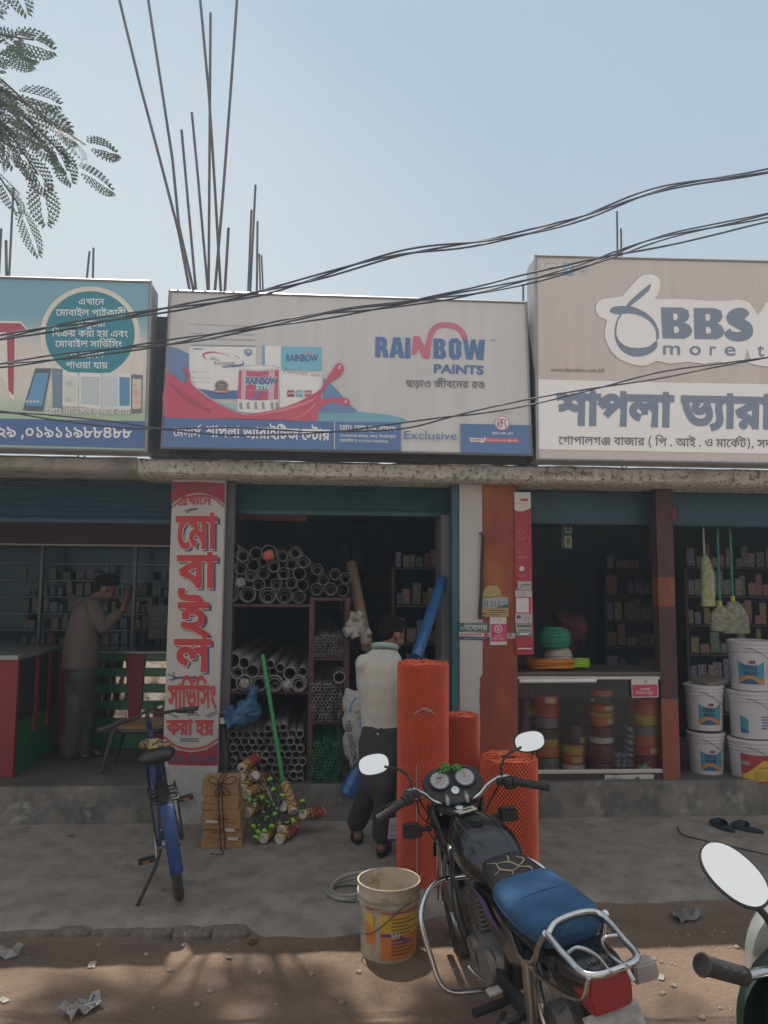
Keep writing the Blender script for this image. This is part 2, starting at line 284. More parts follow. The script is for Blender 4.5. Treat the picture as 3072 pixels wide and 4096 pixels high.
42:[[607,311,1,-35,-105,0,1,-276,-75,0,-30,30,-106,50,-136,36,-75,6,-39,48,96,28,206,48,111,16,-23,-21,1,35,-433,0,1,35],[425,237,21,-14,-76,-13,-168,-36,-69,-22,54,-6,122,-29,104,-44,29,-29,-9,0,0,12,-4,22,1,16]],
43:[[423,22,-66,0,-112,20,-100,50,-82,80,-33,60,77,10,36,-66,92,-80,116,-36,73,0,52,0,76,18,40,34,1,22,0,14,-12,24,-20,20,-13,7,49,39,38,-28,36,-52,1,-25,0,-31,-56,-51,-108,-29],[385,142,-64,0,-72,32,1,27,0,11,16,23,9,8,81,-12,-8,-5,-12,-15,1,-8,0,-13,30,-12,25,0,22,0,40,8,50,23,31,24,63,5,-7,-27,-26,-23,-60,-30,-68,-16],[733,311,1,-35,-741,0,1,35]],
44:[[633,311,1,-35,-103,0,1,-276,-77,0,1,68,19,-27,-36,27,-70,44,-78,28,-47,0,-36,0,-52,-18,1,-20,0,-16,48,-22,49,-8,-25,-39,-54,9,-68,28,-30,32,1,18,0,24,46,32,74,16,39,0,60,0,90,-22,70,-36,29,-24,-17,-1,-2,11,-2,24,1,12,1,136,-459,0,1,35],[301,162,0,-4,-2,-6,-1,-2,-75,11,0,29,-36,35,-80,19,-65,3,15,36,45,-7,48,-2,76,-15,52,-28,28,-41]],
45:[[637,311,1,-35,-103,0,1,-276,-77,0,-42,28,-102,42,-134,30,-91,6,-35,46,32,10,68,19,70,18,35,8,-38,15,-98,22,-67,7,33,34,1,-9,-89,0,1,35],[455,276,-317,0,-21,4,42,-5,84,-22,74,-25,23,-12,5,-28,-36,-8,-78,-19,-74,-19,-27,-10,-11,8,88,-6,128,-28,100,-40,43,-24,-13,-2,0,10,-2,24,1,12]],
46:[[607,311,1,-35,-105,0,1,-276,-75,0,-30,30,-106,50,-136,36,-75,6,-39,48,96,28,206,48,111,16,-23,-21,1,35,-433,0,1,35],[425,237,21,-14,-76,-13,-168,-36,-69,-22,54,-6,122,-29,104,-44,29,-29,-9,0,0,12,-4,22,1,16],[185,-3,-24,0,-36,16,1,13,0,13,36,17,25,0,26,0,34,-17,1,-13,0,-13,-34,-16]],
47:[[741,311,1,-35,-103,0,1,-276,-75,0,1,168,5,-14,-20,16,-50,20,-29,0,-14,0,-30,-6,-22,-15,1,-15,0,-6,2,-8,1,-4,-63,-3,-4,21,-36,28,-52,15,-31,0,-26,0,-38,-11,-20,-17,1,-11,0,-20,60,-28,53,-10,-25,-36,-48,7,-76,26,-44,38,1,25,0,22,44,33,74,18,45,0,52,0,76,-19,33,-22,-13,0,10,16,56,18,33,0,36,0,52,-14,33,-14,-9,-7,-2,11,0,20,1,12,1,42,-569,0,1,35]],
48:[[689,311,1,-35,-105,0,1,-276,-77,0,1,256,7,10,-2,8,-4,18,1,12,1,40,55,0,25,-33],[361,314,40,0,66,-14,52,-28,17,-18,-3,-52,-30,36,-84,40,-51,0,-40,0,-48,-22,1,-20,0,-20,64,-26,73,-2,-5,-38,-66,2,-84,23,-40,37,1,25,0,27,40,34,68,16],[77,314,44,0,74,-16,48,-38,1,-30,0,-20,-40,-37,-82,-23,-65,0,-5,38,52,1,56,13,24,22,1,10,0,20,-52,24,-51,0,-18,0,-34,-2,-23,-4,-7,38,24,2,40,2]],
50:[[693,311,1,-35,-103,0,1,-276,-77,0,1,176,23,-31,-30,21,-46,22,-19,0,-14,0,-24,-8,-30,-23,-23,-23,-28,-24,-44,-32,-48,-14,-35,0,-28,0,-48,10,-48,26,-27,22,61,18,28,-24,36,-14,21,0,16,0,32,10,36,26,25,22,25,17,26,27,48,20,31,0,32,0,52,-18,37,-19,-19,-1,-4,12,-2,20,1,11,1,47,-519,0,1,35],[273,136,-12,34,-20,40,-25,10,-26,12,-84,12,-65,4,15,38,57,-10,56,-5,76,-14,48,-23,24,-32,5,-24]],
51:[[243,250,78,0,98,-26,46,-41,1,-21,0,-40,-116,-48,-111,-4,11,6,46,-6,100,-24,100,-32,49,-19,-45,-27,-62,24,-104,33,-100,25,-112,19,-69,8,15,35,36,-6,64,-4,49,0,70,0,78,17,28,27,1,14,0,26,-76,29,-59,0,-36,0,-44,-7,-20,-14,1,-9,0,-4,4,-9,3,-3,-73,-7,-4,7,-6,17,1,6,0,18,44,26,78,14],[177,232,-6,16,-50,25,-47,5,25,22,49,-6,56,-10,50,-28,5,-22],[541,311,1,-35,-549,0,1,35]],
54:[[277,311,1,-35,-103,0,1,-276,-77,0,1,234,-12,18,-46,24,-37,0,-7,0,1,35,15,0,24,0,52,-15,17,-16,0,2,-2,18,1,6,1,38,55,0,23,-33]],
55:[[277,311,1,-35,-103,0,1,-276,-77,0,1,276,-103,0,1,35,93,0,-16,9,-34,22,-11,10,34,30,78,48,106,28,75,0,54,0,98,-12,92,-25,96,-35,53,-20,-39,-28,-70,28,-110,38,-102,18,-57,0,-54,0,-82,-19,-58,-34,-23,-23,8,-7,28,-18,19,-10]],
56:[[277,276,-103,0,1,-276,-77,0,1,276,-103,0,1,35,105,0,-4,33,-58,44,-96,25,-120,11,-67,0,-60,0,-84,-6,-46,-12,1,-10,0,-10,48,-4,31,0,97,0,52,0,62,-10,19,-10,20,-9,16,-26,1,-19,-67,0,0,12,-10,15,-9,4,-12,4,-28,3,-25,0,-97,0,-42,0,-62,6,-19,4,-24,8,-20,20,1,10,0,30,128,34,135,0,202,0,220,-71,11,-76,103,0]],
57:[[-285,-133,-26,0,-64,11,-46,26,1,20,0,26,78,30,71,0,62,0,116,-22,118,-40,67,-26,-43,-28,-68,28,-108,38,-100,18,-47,0,-36,0,-36,-14,1,-10,0,-14,40,-12,27,0,38,0,44,16,24,22,8,25,1,9,1,34,77,0,1,-26,0,-14,-12,-38,-40,-36,-76,-23]],
58:[[-175,-120,-32,0,-60,10,-40,23,1,19,0,24,80,26,57,0,1,22,77,0,1,-32,-31,-23,-8,1,-18,0,-9,0,-36,0,-36,-10,1,-10,0,-10,32,-10,25,0,44,0,68,20,31,19,46,-10,110,-32,47,-16,-43,-27,-36,14,-76,24,-29,6,-20,-8,-48,-14,-54,-6]],
61:[[357,311,1,-35,-19,0,-32,-4,-72,-24,-64,-37,-40,-50,1,-30,0,-36,44,-43,64,-18,33,0,24,0,34,6,23,6,37,-30,-28,-10,-60,-8,-31,0,-64,0,-96,32,-56,60,1,40,0,41,64,67,104,46,65,10,-63,-16,-18,-2,-42,0,-25,0,-139,0,1,35]],
68:[[723,311,1,-35,-365,0,1,-90,0,-14,18,-14,19,0,20,0,40,12,48,26,29,20,61,5,32,-23,36,-50,1,-26,0,-31,-56,-50,-106,-29,-77,0,-64,0,-116,23,-96,51,-80,85,-31,61,77,10,36,-69,88,-85,112,-38,73,0,80,0,88,40,1,32,0,22,-24,32,-19,10,45,10,-28,-26,-64,-32,-64,-17,-29,0,-22,0,-40,7,-15,6,-16,7,-20,25,1,30,1,80,-289,0,1,35],[365,-74,-26,0,-34,16,1,12,0,14,34,16,27,0,24,0,36,-16,1,-14,0,-12,-36,-16]],
70:[[637,311,1,-35,-103,0,1,-276,-77,0,-42,28,-102,42,-134,30,-91,6,-35,46,32,10,68,19,70,18,35,8,-38,15,-98,22,-67,7,33,34,1,-9,-89,0,1,35],[455,276,-317,0,-21,4,42,-5,84,-22,74,-25,23,-12,5,-28,-36,-8,-78,-19,-74,-19,-27,-10,-11,8,88,-6,128,-28,100,-40,43,-24,-13,-2,0,10,-2,24,1,12],[181,-3,-24,0,-36,16,1,13,0,13,36,17,25,0,24,0,36,-17,1,-13,0,-13,-36,-16]],
75:[[291,46,-62,0,-100,24,-56,49,1,37,0,30,48,52,100,34,81,0,80,0,96,-31,44,-51,1,-30,0,-30,-48,-52,-102,-32],[301,236,-40,0,-68,-18,-40,-37,1,-25,0,-21,28,-34,60,-20,53,0,44,0,68,21,36,36,1,24,0,23,-32,33,-60,18]],
76:[[289,0,-86,0,-78,36,1,25,0,19,48,34,63,8,31,-38,-32,-4,-28,-11,1,-9,0,-10,42,-12,41,0,62,0,68,30,1,22,0,16,-24,23,-56,26,-47,17,-64,22,-70,30,-30,26,1,14,0,12,28,28,25,12,69,-18,-16,-8,-16,-14,1,-8,0,-6,8,-12,24,-14,52,-20,43,-14,58,-20,68,-33,28,-35,1,-23,0,-28,-52,-41,-92,-22]],
77:[[129,270,0,10,20,22,23,14,63,-18,-12,-6,-8,-12,1,-6,0,-6,16,-10,44,-6,45,-4,104,-10,80,-40,1,-30,0,-34,-112,-46,-99,-4,-8,0,-20,2,-11,2,41,4,44,-8,92,-23,88,-29,41,-18,-43,-27,-60,25,-100,33,-100,23,-112,16,-71,8,17,36,36,-5,72,-7,53,0,102,0,78,28,1,22,0,12,-22,18,-56,12,-51,6,-58,6,-72,14,-32,22]],
78:[[553,148,0,-36,-40,-58,-92,-34,-71,0,-56,0,-92,18,-80,48,-66,89,-25,70,77,10,32,-75,64,-86,86,-36,57,0,50,0,60,24,24,40,1,26,0,30,-36,48,-56,28,-35,0,-28,0,-28,-13,1,-12,0,-8,8,-16,13,-10,-79,-11,-12,13,-12,25,1,12,0,20,40,25,60,11,29,0,72,0,96,-39,48,-65]],
79:[[297,0,-116,0,-118,47,1,38,0,28,80,41,87,14,1,-12,-52,12,-68,22,-34,26,1,20,0,20,50,34,96,21,71,0,86,0,100,-21,44,-34,1,-18,0,-21,-40,-29,-68,-20,-43,-8,-3,10,80,-13,86,-37,1,-34,0,-43,-122,-43],[297,36,80,0,74,28,1,22,0,16,-46,24,-70,16,-37,4,-76,-10,-76,-30,1,-22,0,-20,76,-28],[297,182,36,4,64,15,42,21,1,14,0,18,-74,22,-71,0,-36,0,-64,-10,-38,-17,1,-13,0,-19,66,-25]],
80:[[313,0,-76,0,-120,29,-68,55,1,40,0,40,90,66,164,58,113,26,39,-26,-8,-7,-10,-14,1,-7,0,-15,46,-17,39,0,2,0,8,0,5,0,35,-28,-56,-16,-78,-28,-40,-28,1,-18,0,-14,42,-24,59,0,10,0,18,0,9,1,33,-43,-48,-14,-128,-16],[321,36,32,0,44,2,40,4,25,4,-1,-2,-74,5,-68,36,1,26,0,19,36,34,70,32,55,17,-3,-13,-34,2,-46,16,-24,23,1,13,0,5,4,10,5,5,9,-8,-76,-18,-112,-46,-66,-52,1,-31,0,-31,56,-37,86,-15]],
81:[[349,20,-52,0,-96,19,-80,47,-72,80,-27,60,77,12,20,-50,52,-68,58,-43,74,-19,43,0,66,0,76,38,1,40,0,22,-26,30,-9,8,41,0,-16,-22,-44,-30,-56,-16,-31,0,-20,0,-36,6,-13,7,-14,7,-20,25,1,27,1,26,0,12,-12,14,-28,6,-29,0,11,38,40,0,54,-8,17,-8,14,-8,12,-22,1,-14,1,-46,0,-13,16,-13,21,0,16,0,32,9,32,23,17,23,57,7,18,-12,26,-32,16,-33,1,-15,0,-32,-46,-52,-94,-30]],
82:[[383,150,51,-7,-40,-9,-84,-10,-39,0,-98,0,-100,44,1,38,0,22,38,38,64,29,82,16,43,0,36,0,60,-9,25,-10,20,-10,24,-26,1,-28,1,-156,0,-13,8,-14,32,-6,29,-1,-7,-38,-52,1,-62,13,-24,26,1,21],[267,161,42,0,62,9,35,8,-21,-9,1,51,0,18,-6,20,-15,7,-8,5,-32,6,-23,0,-24,0,-52,-12,-44,-19,-24,-27,1,-15,0,-24,62,-18]],
83:[[237,0,-38,0,-50,11,-15,8,-18,9,-22,27,1,27,1,158,0,13,-12,14,-28,6,-29,1,11,38,36,0,52,-8,17,-6,16,-8,16,-24,1,-16,1,-72,30,5,54,5,17,0,12,0,28,-2,11,-1,30,-3,38,-2,23,0,38,0,50,11,19,18,73,-17,-14,-17,-44,-20,-56,-9,-29,0,-10,0,-22,1,-11,1,21,8,14,-10,16,-26,1,-14,0,-32,-56,-48,-96,-26],[239,36,34,0,48,12,32,20,16,26,1,12,0,18,-28,20,-44,8,-21,0,-34,0,-50,-6,-21,-6,1,-56,0,-16,8,-18,9,-4,8,-4,24,-6]],
84:[[175,158,46,0,72,-18,40,-30,1,-20,0,-19,-26,-27,-27,-13,-1,5,92,5,108,35,1,31,0,18,-32,27,-88,24,-81,12,-90,12,-106,22,-42,27,1,19,0,12,20,23,29,13,63,-18,-14,-7,-12,-12,1,-5,0,-7,10,-11,36,-10,74,-14,65,-8,80,-12,100,-25,54,-28,20,-33,1,-18,0,-30,-58,-42,-100,-25,-132,-11,-71,0,-11,0,-23,34,46,8,50,24,1,18,0,18,-40,20,-39,0,-36,0,-32,-14,1,-10,0,-5,6,-12,7,-5,-75,-8,-8,8,-8,18,1,10,0,16,32,24,66,14]],
131:[[-253,354,327,104,39,-28,-317,-108]],
202:[[265,311,1,-35,-67,0,61,10,-42,-16,-42,-26,-14,-28,1,-18,0,-17,16,-37,18,-40,1,-21,0,-18,-16,-33,-44,-29,-80,-22,-61,-7,-21,34,64,8,62,22,18,30,1,16,0,20,-16,38,-16,37,1,17,0,20,14,28,34,26,29,16,17,-10,-181,0,1,35]],
203:[[941,311,1,-35,-949,0,1,35],[473,264,36,0,52,-7,17,-7,22,-8,22,-24,1,-24,1,-4,0,-7,0,-14,-3,-7,5,-9,1,-153,-75,0,-10,22,-46,22,-37,0,-34,0,-58,-4,-62,-5,-43,0,-32,0,-72,7,-62,20,-40,38,1,31,0,11,6,25,5,9,77,-6,-4,-8,-4,-16,1,-14,0,-26,40,-26,60,-8,29,0,36,0,58,4,54,4,33,0,36,0,56,-12,21,-15,1,138,0,13,-10,14,-9,4,-8,3,-24,3,-19,0,-32,0,-50,-11,-19,-9,-20,-8,-24,-20,1,-10,0,-8,18,-12,33,0,16,0,20,2,11,0,7,-35,-8,-1,-34,-3,-23,0,-46,0,-68,25,1,28,0,17,34,35,33,14,30,14,80,18],[761,212,60,0,74,-34,1,-28,0,-15,-26,-31,-68,-27,-61,-9,-23,36,50,6,56,21,1,15,0,18,-40,14,-27,0,-36,0,-68,-30,-27,-27,-43,19,40,37,88,35]],
224:[[765,311,1,-35,-103,0,1,-276,-75,0,1,198,21,-32,-40,30,-68,42,-60,28,-64,12,-35,0,-40,0,-64,-15,-54,-25,-21,-14,-7,-2,16,6,30,4,19,0,60,0,52,-31,1,-23,0,-6,0,-10,-3,-2,-15,3,12,7,22,12,26,12,13,6,125,58,49,-26,-283,-134,-57,27,83,39,-35,-22,-29,-11,14,9,22,19,1,13,0,12,-30,15,-27,0,-16,0,-32,-4,-15,-5,-75,36,40,26,84,40,92,22,55,0,56,0,90,-20,84,-42,47,-32,-17,3,-4,12,0,28,1,16,1,65,53,0,25,-33],[661,-22,-75,0,-8,16,-32,18,-42,10,-25,0,-52,0,-98,-9,-57,0,-36,0,-76,7,-68,19,-44,37,1,30,0,8,4,20,7,10,79,-6,-4,-6,-4,-17,1,-9,0,-21,34,-25,66,-11,45,0,48,0,92,9,51,0,38,0,64,-13,25,-15,1,46,77,0]],
225:[[909,311,1,-35,-715,0,-15,4,40,-5,86,-22,74,-25,21,-12,7,-28,-36,-8,-78,-19,-74,-19,-27,-10,-9,9,78,-8,118,-23,92,-33,45,-23,0,8,-2,18,1,10,1,165,15,0,54,0,102,-9,90,-21,35,-18,24,-13,28,-31,1,-19,0,-16,-26,-30,-60,-19,-49,0,-16,0,-28,1,-13,2,7,35,4,-1,20,0,9,0,50,0,30,19,1,13,0,26,-104,38,-87,5,1,-217,-75,6,-42,27,-102,39,-128,26,-91,8,-35,46,32,10,68,19,72,18,33,8,-36,15,-100,22,-67,7,33,34,3,-9,-151,0,1,35],[585,-58,-75,0,-12,22,-56,21,-43,0,-32,0,-52,-4,-56,-5,-29,0,-32,0,-64,8,-52,17,-32,30,1,23,0,10,6,18,5,5,77,-5,-4,-6,-4,-13,1,-7,0,-26,56,-18,45,0,30,0,48,5,46,4,29,0,42,0,68,-15,23,-16,1,46,77,16]],
322:[[385,313,40,0,60,-13,32,-24,1,-18,0,-24,-56,-38,-43,-16,-30,-11,-42,-19,1,-12,0,-10,24,-11,21,0,28,0,44,11,29,13,77,-13,8,-11,8,-25,1,-13,0,-35,-100,-44,-99,0,-48,0,-96,15,-96,41,-80,78,-31,64,77,10,28,-54,62,-68,70,-35,76,-13,41,0,40,0,56,10,28,22,1,15,0,6,-4,15,-7,8,61,4,-36,-14,-72,-22,-53,0,-56,0,-66,31,1,23,0,18,32,26,50,20,27,9,28,11,44,20,1,13,0,5,-10,11,-26,9,-27,0,-36,0,-56,-14,-36,-19,1,-8,0,-7,20,-11,15,-4,-53,-30,-34,10,-26,27,1,12,0,13,32,28,60,23,76,15],[673,314,60,0,66,-30,1,-22,0,-12,-26,-24,-60,-21,-55,-7,-15,32,36,4,46,14,1,12,0,10,-28,10,-25,0,-44,0,-92,-37,-27,-27,-57,18,36,26,70,35,76,19],[659,125,-38,0,-66,15,-50,25,-38,31,-13,16,57,33,12,-29,44,-39,64,-18,39,0,22,0,40,11,1,15,0,11,-34,16,-33,6,57,18,20,-4,42,-16,26,-20,1,-14,0,-23,-72,-34],[745,72,0,-11,12,-40,15,-17,-69,-8,-16,22,-16,44,1,20,0,23,24,34,17,11,29,12,53,-26,-26,-16,-18,-30]],
369:[[469,154,-34,0,-50,6,-48,15,-31,13,-24,12,-28,8,-15,0,-16,0,-26,-10,1,-10,0,-10,22,-15,21,-9,-55,-28,-28,14,-40,30,1,20,0,18,34,24,54,12,25,0,42,0,58,-15,33,-15,36,-15,44,-13,33,0,32,0,38,16,1,19,0,19,-42,34,-27,14,81,8,16,-8,30,-22,22,-28,1,-17,0,-33,-78,-34],[705,311,1,-35,-713,0,1,35],[457,185,36,0,48,-7,17,-6,20,-8,22,-22,1,-24,1,-176,-77,0,-8,22,-46,21,-33,0,-28,0,-58,-4,-62,-5,-39,0,-28,0,-68,8,-62,20,-40,38,1,30,0,11,6,25,5,10,77,-6,-4,-8,-4,-18,1,-13,0,-26,40,-25,56,-8,25,0,30,0,58,4,56,4,27,0,32,0,56,-12,19,-16,1,120,0,14,-8,13,-9,4,-8,3,-26,4,-15,0,-28,0,-46,-10,-38,-16,-20,-17,1,-8,0,-7,16,-10,33,0,12,0,18,1,11,1,9,-35,-12,-1,-28,-3,-23,0,-28,0,-52,11,-32,21,1,17,0,15,36,31,60,27,76,16]],
370:[[193,236,44,0,72,-15,64,-25,29,-17,1,-45,-44,28,-100,38,-47,0,-34,0,-46,-18,1,-16,0,-14,36,-19,39,-8,-37,-35,-56,12,-62,40,1,25,0,23,44,30,66,16],[859,311,1,-35,-405,0,1,-174,0,-22,10,-18,7,-4,20,-10,37,0,40,0,68,19,29,14,28,15,32,36,1,18,0,16,-32,16,-37,0,-12,0,-28,-2,-13,-2,-9,36,18,2,42,4,23,0,38,0,58,-14,32,-30,1,-24,0,-30,-56,-56,-43,-18,-38,-16,-86,-20,-51,0,-38,0,-54,11,-15,9,-16,9,-20,27,1,28,1,72,5,14,-4,10,0,19,1,11,1,54,-385,0,1,35],[677,311,-2,21,-38,18,-39,0,-95,0,-64,0,-72,8,-23,10,-28,10,-26,32,1,20,0,6,2,12,5,8,73,-2,0,-6,-4,-8,1,-6,0,-10,10,-18,11,-5,14,-8,54,-7,49,0,79,0,54,0,60,-8,25,-11,16,-8,18,-27,3,-21]],
434:[[189,64,-28,0,-48,10,-48,26,-27,22,61,18,28,-24,36,-14,21,0,16,0,32,10,36,26,25,22,25,17,28,28,46,19,31,0,32,0,52,-18,37,-19,5,-15,-7,-26,-30,20,-46,22,-19,0,-14,0,-24,-8,-30,-23,-23,-23,-28,-24,-44,-32,-48,-14],[273,136,-12,34,-20,40,-25,10,-26,12,-84,12,-65,4,15,38,57,-10,56,-5,76,-14,48,-23,24,-32,5,-24],[993,311,1,-35,-403,0,1,-174,0,-22,10,-18,7,-4,20,-10,37,0,40,0,68,19,29,14,28,15,32,36,1,18,0,16,-32,16,-37,0,-12,0,-28,-2,-13,-2,-9,36,18,2,42,4,23,0,38,0,58,-14,32,-30,1,-24,0,-30,-56,-56,-43,-18,-38,-16,-86,-20,-51,0,-38,0,-54,11,-15,9,-16,9,-20,27,1,28,1,72,5,18,-4,10,0,20,1,13,1,47,-521,0,1,35],[813,311,-2,21,-38,18,-39,0,-95,0,-64,0,-72,8,-23,10,-28,10,-26,32,1,20,0,6,2,12,5,8,73,-2,0,-6,-4,-8,1,-6,0,-10,10,-18,11,-5,14,-8,54,-7,49,0,79,0,54,0,60,-8,25,-11,16,-8,18,-27,3,-21]],
593:[[257,-68,-72,48,-72,122,1,64,0,64,72,119,73,47,81,0,-66,-49,-74,-119,1,-62,0,-64,72,-119,71,-51]],
594:[[83,-68,68,50,72,117,1,63,0,64,-70,120,-71,50,85,0,72,-48,72,-122,1,-64,0,-64,-72,-118,-71,-48]],
597:[[191,58,7,-6,-8,-17,-28,-38,-30,-38,-17,-19,-65,0,14,30,26,62,7,26]],
598:[[49,169,245,0,1,-41,-243,0]],
599:[[73,27,0,19,36,14,25,0,28,0,36,-14,1,-19,0,-18,-36,-16,-27,0,-24,0,-36,16]],
641:[[195,0,1,311,83,0,1,-311]],
}
# each sign line: glyph, x offset, glyph, x offset ...
RUNS = {
'l1':[16,0,21,758,54,1454,61,1720,39,2066],
'l2':[61,0,44,346,54,968,42,1234,54,1830,10,2096,47,2626,3,3357,40,3617,54,4333,10,4599,20,5129,54,5936,46,6202,56,6798],
'l3':[18,0,3,738,21,998,57,1595,25,1694,46,2261,54,2857],
'l4':[55,0,42,266,203,862,70,1792,3,2418,20,2678,46,3485,54,4081,3,4347,51,4607,70,5137,3,5763,16,6023,42,6781,6,7377],
'l5':[61,0,44,346,54,968,42,1234,54,1830,10,2096,47,2626,3,3357,50,3617,54,4299,55,4565,43,4831,131,5452,55,5552,50,5818,6,6500],
'l6':[18,0,3,738,45,998,369,1624,54,2317,6,2583,48,3021],
'l7':[40,0,54,716,18,982,70,1720,54,2346,3,2612,45,2872,54,3498,70,3764],
'l8':[61,0,224,346,54,1101,7,1367,3,1805,16,2065,55,2823,32,3089,50,3801,39,4483,3,5087,20,5347,57,6055,44,6154,54,6776,46,7042,3,7638,46,7898,54,8494,70,8760],
'l9':[84,0,82,592,77,1184,84,1776,3,2368,597,2628,75,2891,76,3483,84,4075,76,4667,76,5259,84,5851,83,6443,83,7035,79,7627,83,8219,83,8811],
'c1':[61,0,44,346,50,968,54,1650,50,1916,131,2498],
'c1b':[48,0,54,677,40,943,47,1659,54,2390,3,2656,43,2916,202,3637,54,3892,46,4158,54,4754,10,5020,55,5550,30,5816,27,6383,3,7300,61,7560,434,7906,54,8889,46,9155],
'c2':[61,0,224,346,54,1101,7,1367,3,1805,61,2065,44,2411,54,3033,7,3299,3,3737,39,3997,58,4428,46,4601,3,5197,50,5457,54,6139,44,6405,54,7027,37,7293],
'c3':[61,0,22,346,54,1002,40,1268,54,1984,47,2250,22,2981,322,3637,3,4497,42,4757,54,5353,27,5619,54,6536,46,6802,597,7398,3,7661,50,7921,37,8603,46,9206,597,9802,3,10065,55,10325,37,10591,39,11194,54,11798,27,12064,40,12981,57,13598,46,13697,641,14293],
'c4':[61,0,44,346,54,968,42,1234,54,1830,10,2096,47,2626,3,3357,7,3617,3,4055,75,4315,76,4907,82,5499,78,6091,81,6683,598,7275,77,7615,84,8207,79,8799,78,9391,84,9983,80,10575],
'c5':[26,0,68,687,54,1399,18,1665,3,2403,27,2663,56,3580,42,3846,61,4442,39,4788,46,5392,3,5988,46,6248,24,6844],
'c6':[9,0,46,1158,3,1754,16,2014,41,2772,3,3610,16,3870,47,4628],
'c7':[51,0,30,530,3,1097,47,1357,54,2088,10,2354,39,2884],
'c8':[75,0,83,592,75,1184,75,1776,3,2368,82,2628,82,3220,82,3812,82,4404,3,4996,82,5256,82,5848,82,6440,597,7032,3,7295,593,7555,55,7974,225,8240,598,9139,20,9479,47,10286,594,11017],
'b1':[48,0,54,677,40,943,47,1659,54,2390,3,2656,43,2916,202,3637,54,3892,46,4158,54,4754,10,5020,55,5550,30,5816,27,6383],
'b2':[61,0,22,346,54,1002,40,1268,54,1984,47,2250,22,2981,322,3637,3,4497,42,4757,54,5353,27,5619,54,6536,46,6802,3,7398,593,7658,3,8077,55,8337,40,8603,3,9319,599,9579,3,9847,9,10107,10,11265,3,11795,599,12055,3,12323,18,12583,3,13321,44,13581,54,14203,61,14469,20,14815,131,15522,30,15622,594,16189,597,16608,3,16871,50,17131,37,17813,46,18416,597,19012,3,19275,55,19535,37,19801,39,20404,54,21008,27,21274,40,22191,57,22808,46,22907],
's1':[61,0,22,346,54,1002,40,1268,54,1984,47,2250,3,2981,22,3241,322,3897],
'p2':[61,0,44,346,54,968],
'p3':[42,0,54,596],
'p4':[10,0],
'p5':[47,0],
'p6':[50,0,54,682,55,948,43,1214,131,1835,55,1935,50,2201,6,2883],
'p7':[20,0,46,807,54,1403,3,1669,51,1929,70,2459],
'k1':[39,0,61,604,42,950,54,1546,37,1812,70,2415],
'k2':[61,0,40,346,61,1062,44,1408,370,2030],
'k3':[55,0,42,266,20,862,54,1669,48,1935,3,2612,20,2872,46,3679,57,4176,39,4275],
'k4':[61,0,39,346,61,950,46,1296,54,1892,47,2158,54,2889,20,3155],
'n1':[50,0,54,682,55,948,43,1214,131,1835,55,1935,50,2201,6,2883],
}
def _points(c):
    x = y = 0; out = []
    for i in range(0, len(c), 2): x += c[i] // 2 * 2; y += c[i + 1] * 2; out.append((x, y, c[i] & 1))
    return out
GL = {g: [_points(c) for c in cs] for g, cs in GL_RAW.items()}
RUNS = {k: [tuple(r[i:i + 2]) for i in range(0, len(r), 2)] for k, r in RUNS.items()}
def _flatten(cn, seg=3):
    full = []
    for j, p in enumerate(cn):
        q = cn[(j + 1) % len(cn)]; full.append(p)
        if not p[2] and not q[2]: full.append(((p[0] + q[0]) / 2, (p[1] + q[1]) / 2, 1))
    k = next(i for i, p in enumerate(full) if p[2]); full = full[k:] + full[:k]
    pts = []; j = 0; n = len(full)
    while j < n:
        p = full[j]; q = full[(j + 1) % n]
        pts.append((p[0], p[1]))
        if not q[2]:
            r = full[(j + 2) % n]
            for t in range(1, seg):
                t /= seg
                pts.append(((1-t)**2*p[0]+2*t*(1-t)*q[0]+t*t*r[0], (1-t)**2*p[1]+2*t*(1-t)*q[1]+t*t*r[1]))
            j += 2
        else: j += 1
    return pts
def embolden(pts, d):
    n = len(pts); out = []
    for i in range(n):
        ax, ay = pts[i - 1]; bx, by = pts[i]; cx, cy = pts[(i + 1) % n]
        u = Vector((bx - ax, by - ay)); v = Vector((cx - bx, cy - by))
        if u.length < 1e-9 or v.length < 1e-9: out.append((bx, by)); continue
        u.normalize(); v.normalize()
        m = Vector((-u.y - v.y, u.x + v.x))
        if m.length < 1e-6: out.append((bx, by)); continue
        m.normalize(); k = d / max(.45, m.dot(Vector((-u.y, u.x))))
        out.append((bx + m.x * k, by + m.y * k))
    return out
def fill_loops(loops):
    """triangles of the nonzero-winding interior of a set of closed loops"""
    loops2 = []
    for L in loops:
        q = [p for i, p in enumerate(L) if abs(p[0] - L[i - 1][0]) + abs(p[1] - L[i - 1][1]) > 1e-6]
        if len(q) > 2: loops2.append(q)
    vs = []; es = []
    for L in loops2:
        b = len(vs); vs += [Vector(p) for p in L]
        es += [(b + i, b + (i + 1) % len(L)) for i in range(len(L))]
    v, e, f, *_ = delaunay_2d_cdt(vs, es, [], 0, 1e-6)
    A = np.array([[vs[i].x, vs[i].y, vs[j].x, vs[j].y] for i, j in es])
    tris = []
    for t in f:
        cx = sum(v[i].x for i in t) / len(t); cy = sum(v[i].y for i in t) / len(t)
        k = (A[:, 1] <= cy) != (A[:, 3] <= cy); S = A[k]
        if len(S) and (np.sign(S[:, 3] - S[:, 1]) * (S[:, 0] + (cy - S[:, 1]) / (S[:, 3] - S[:, 1]) * (S[:, 2] - S[:, 0]) > cx)).sum(): tris.append(t)
    return v, tris
def glyph_loops(key, bold=0.0):
    return [embolden([(px + x, py) for px, py in _flatten(c)], bold) for g, x in RUNS[key] for c in GL[g]]
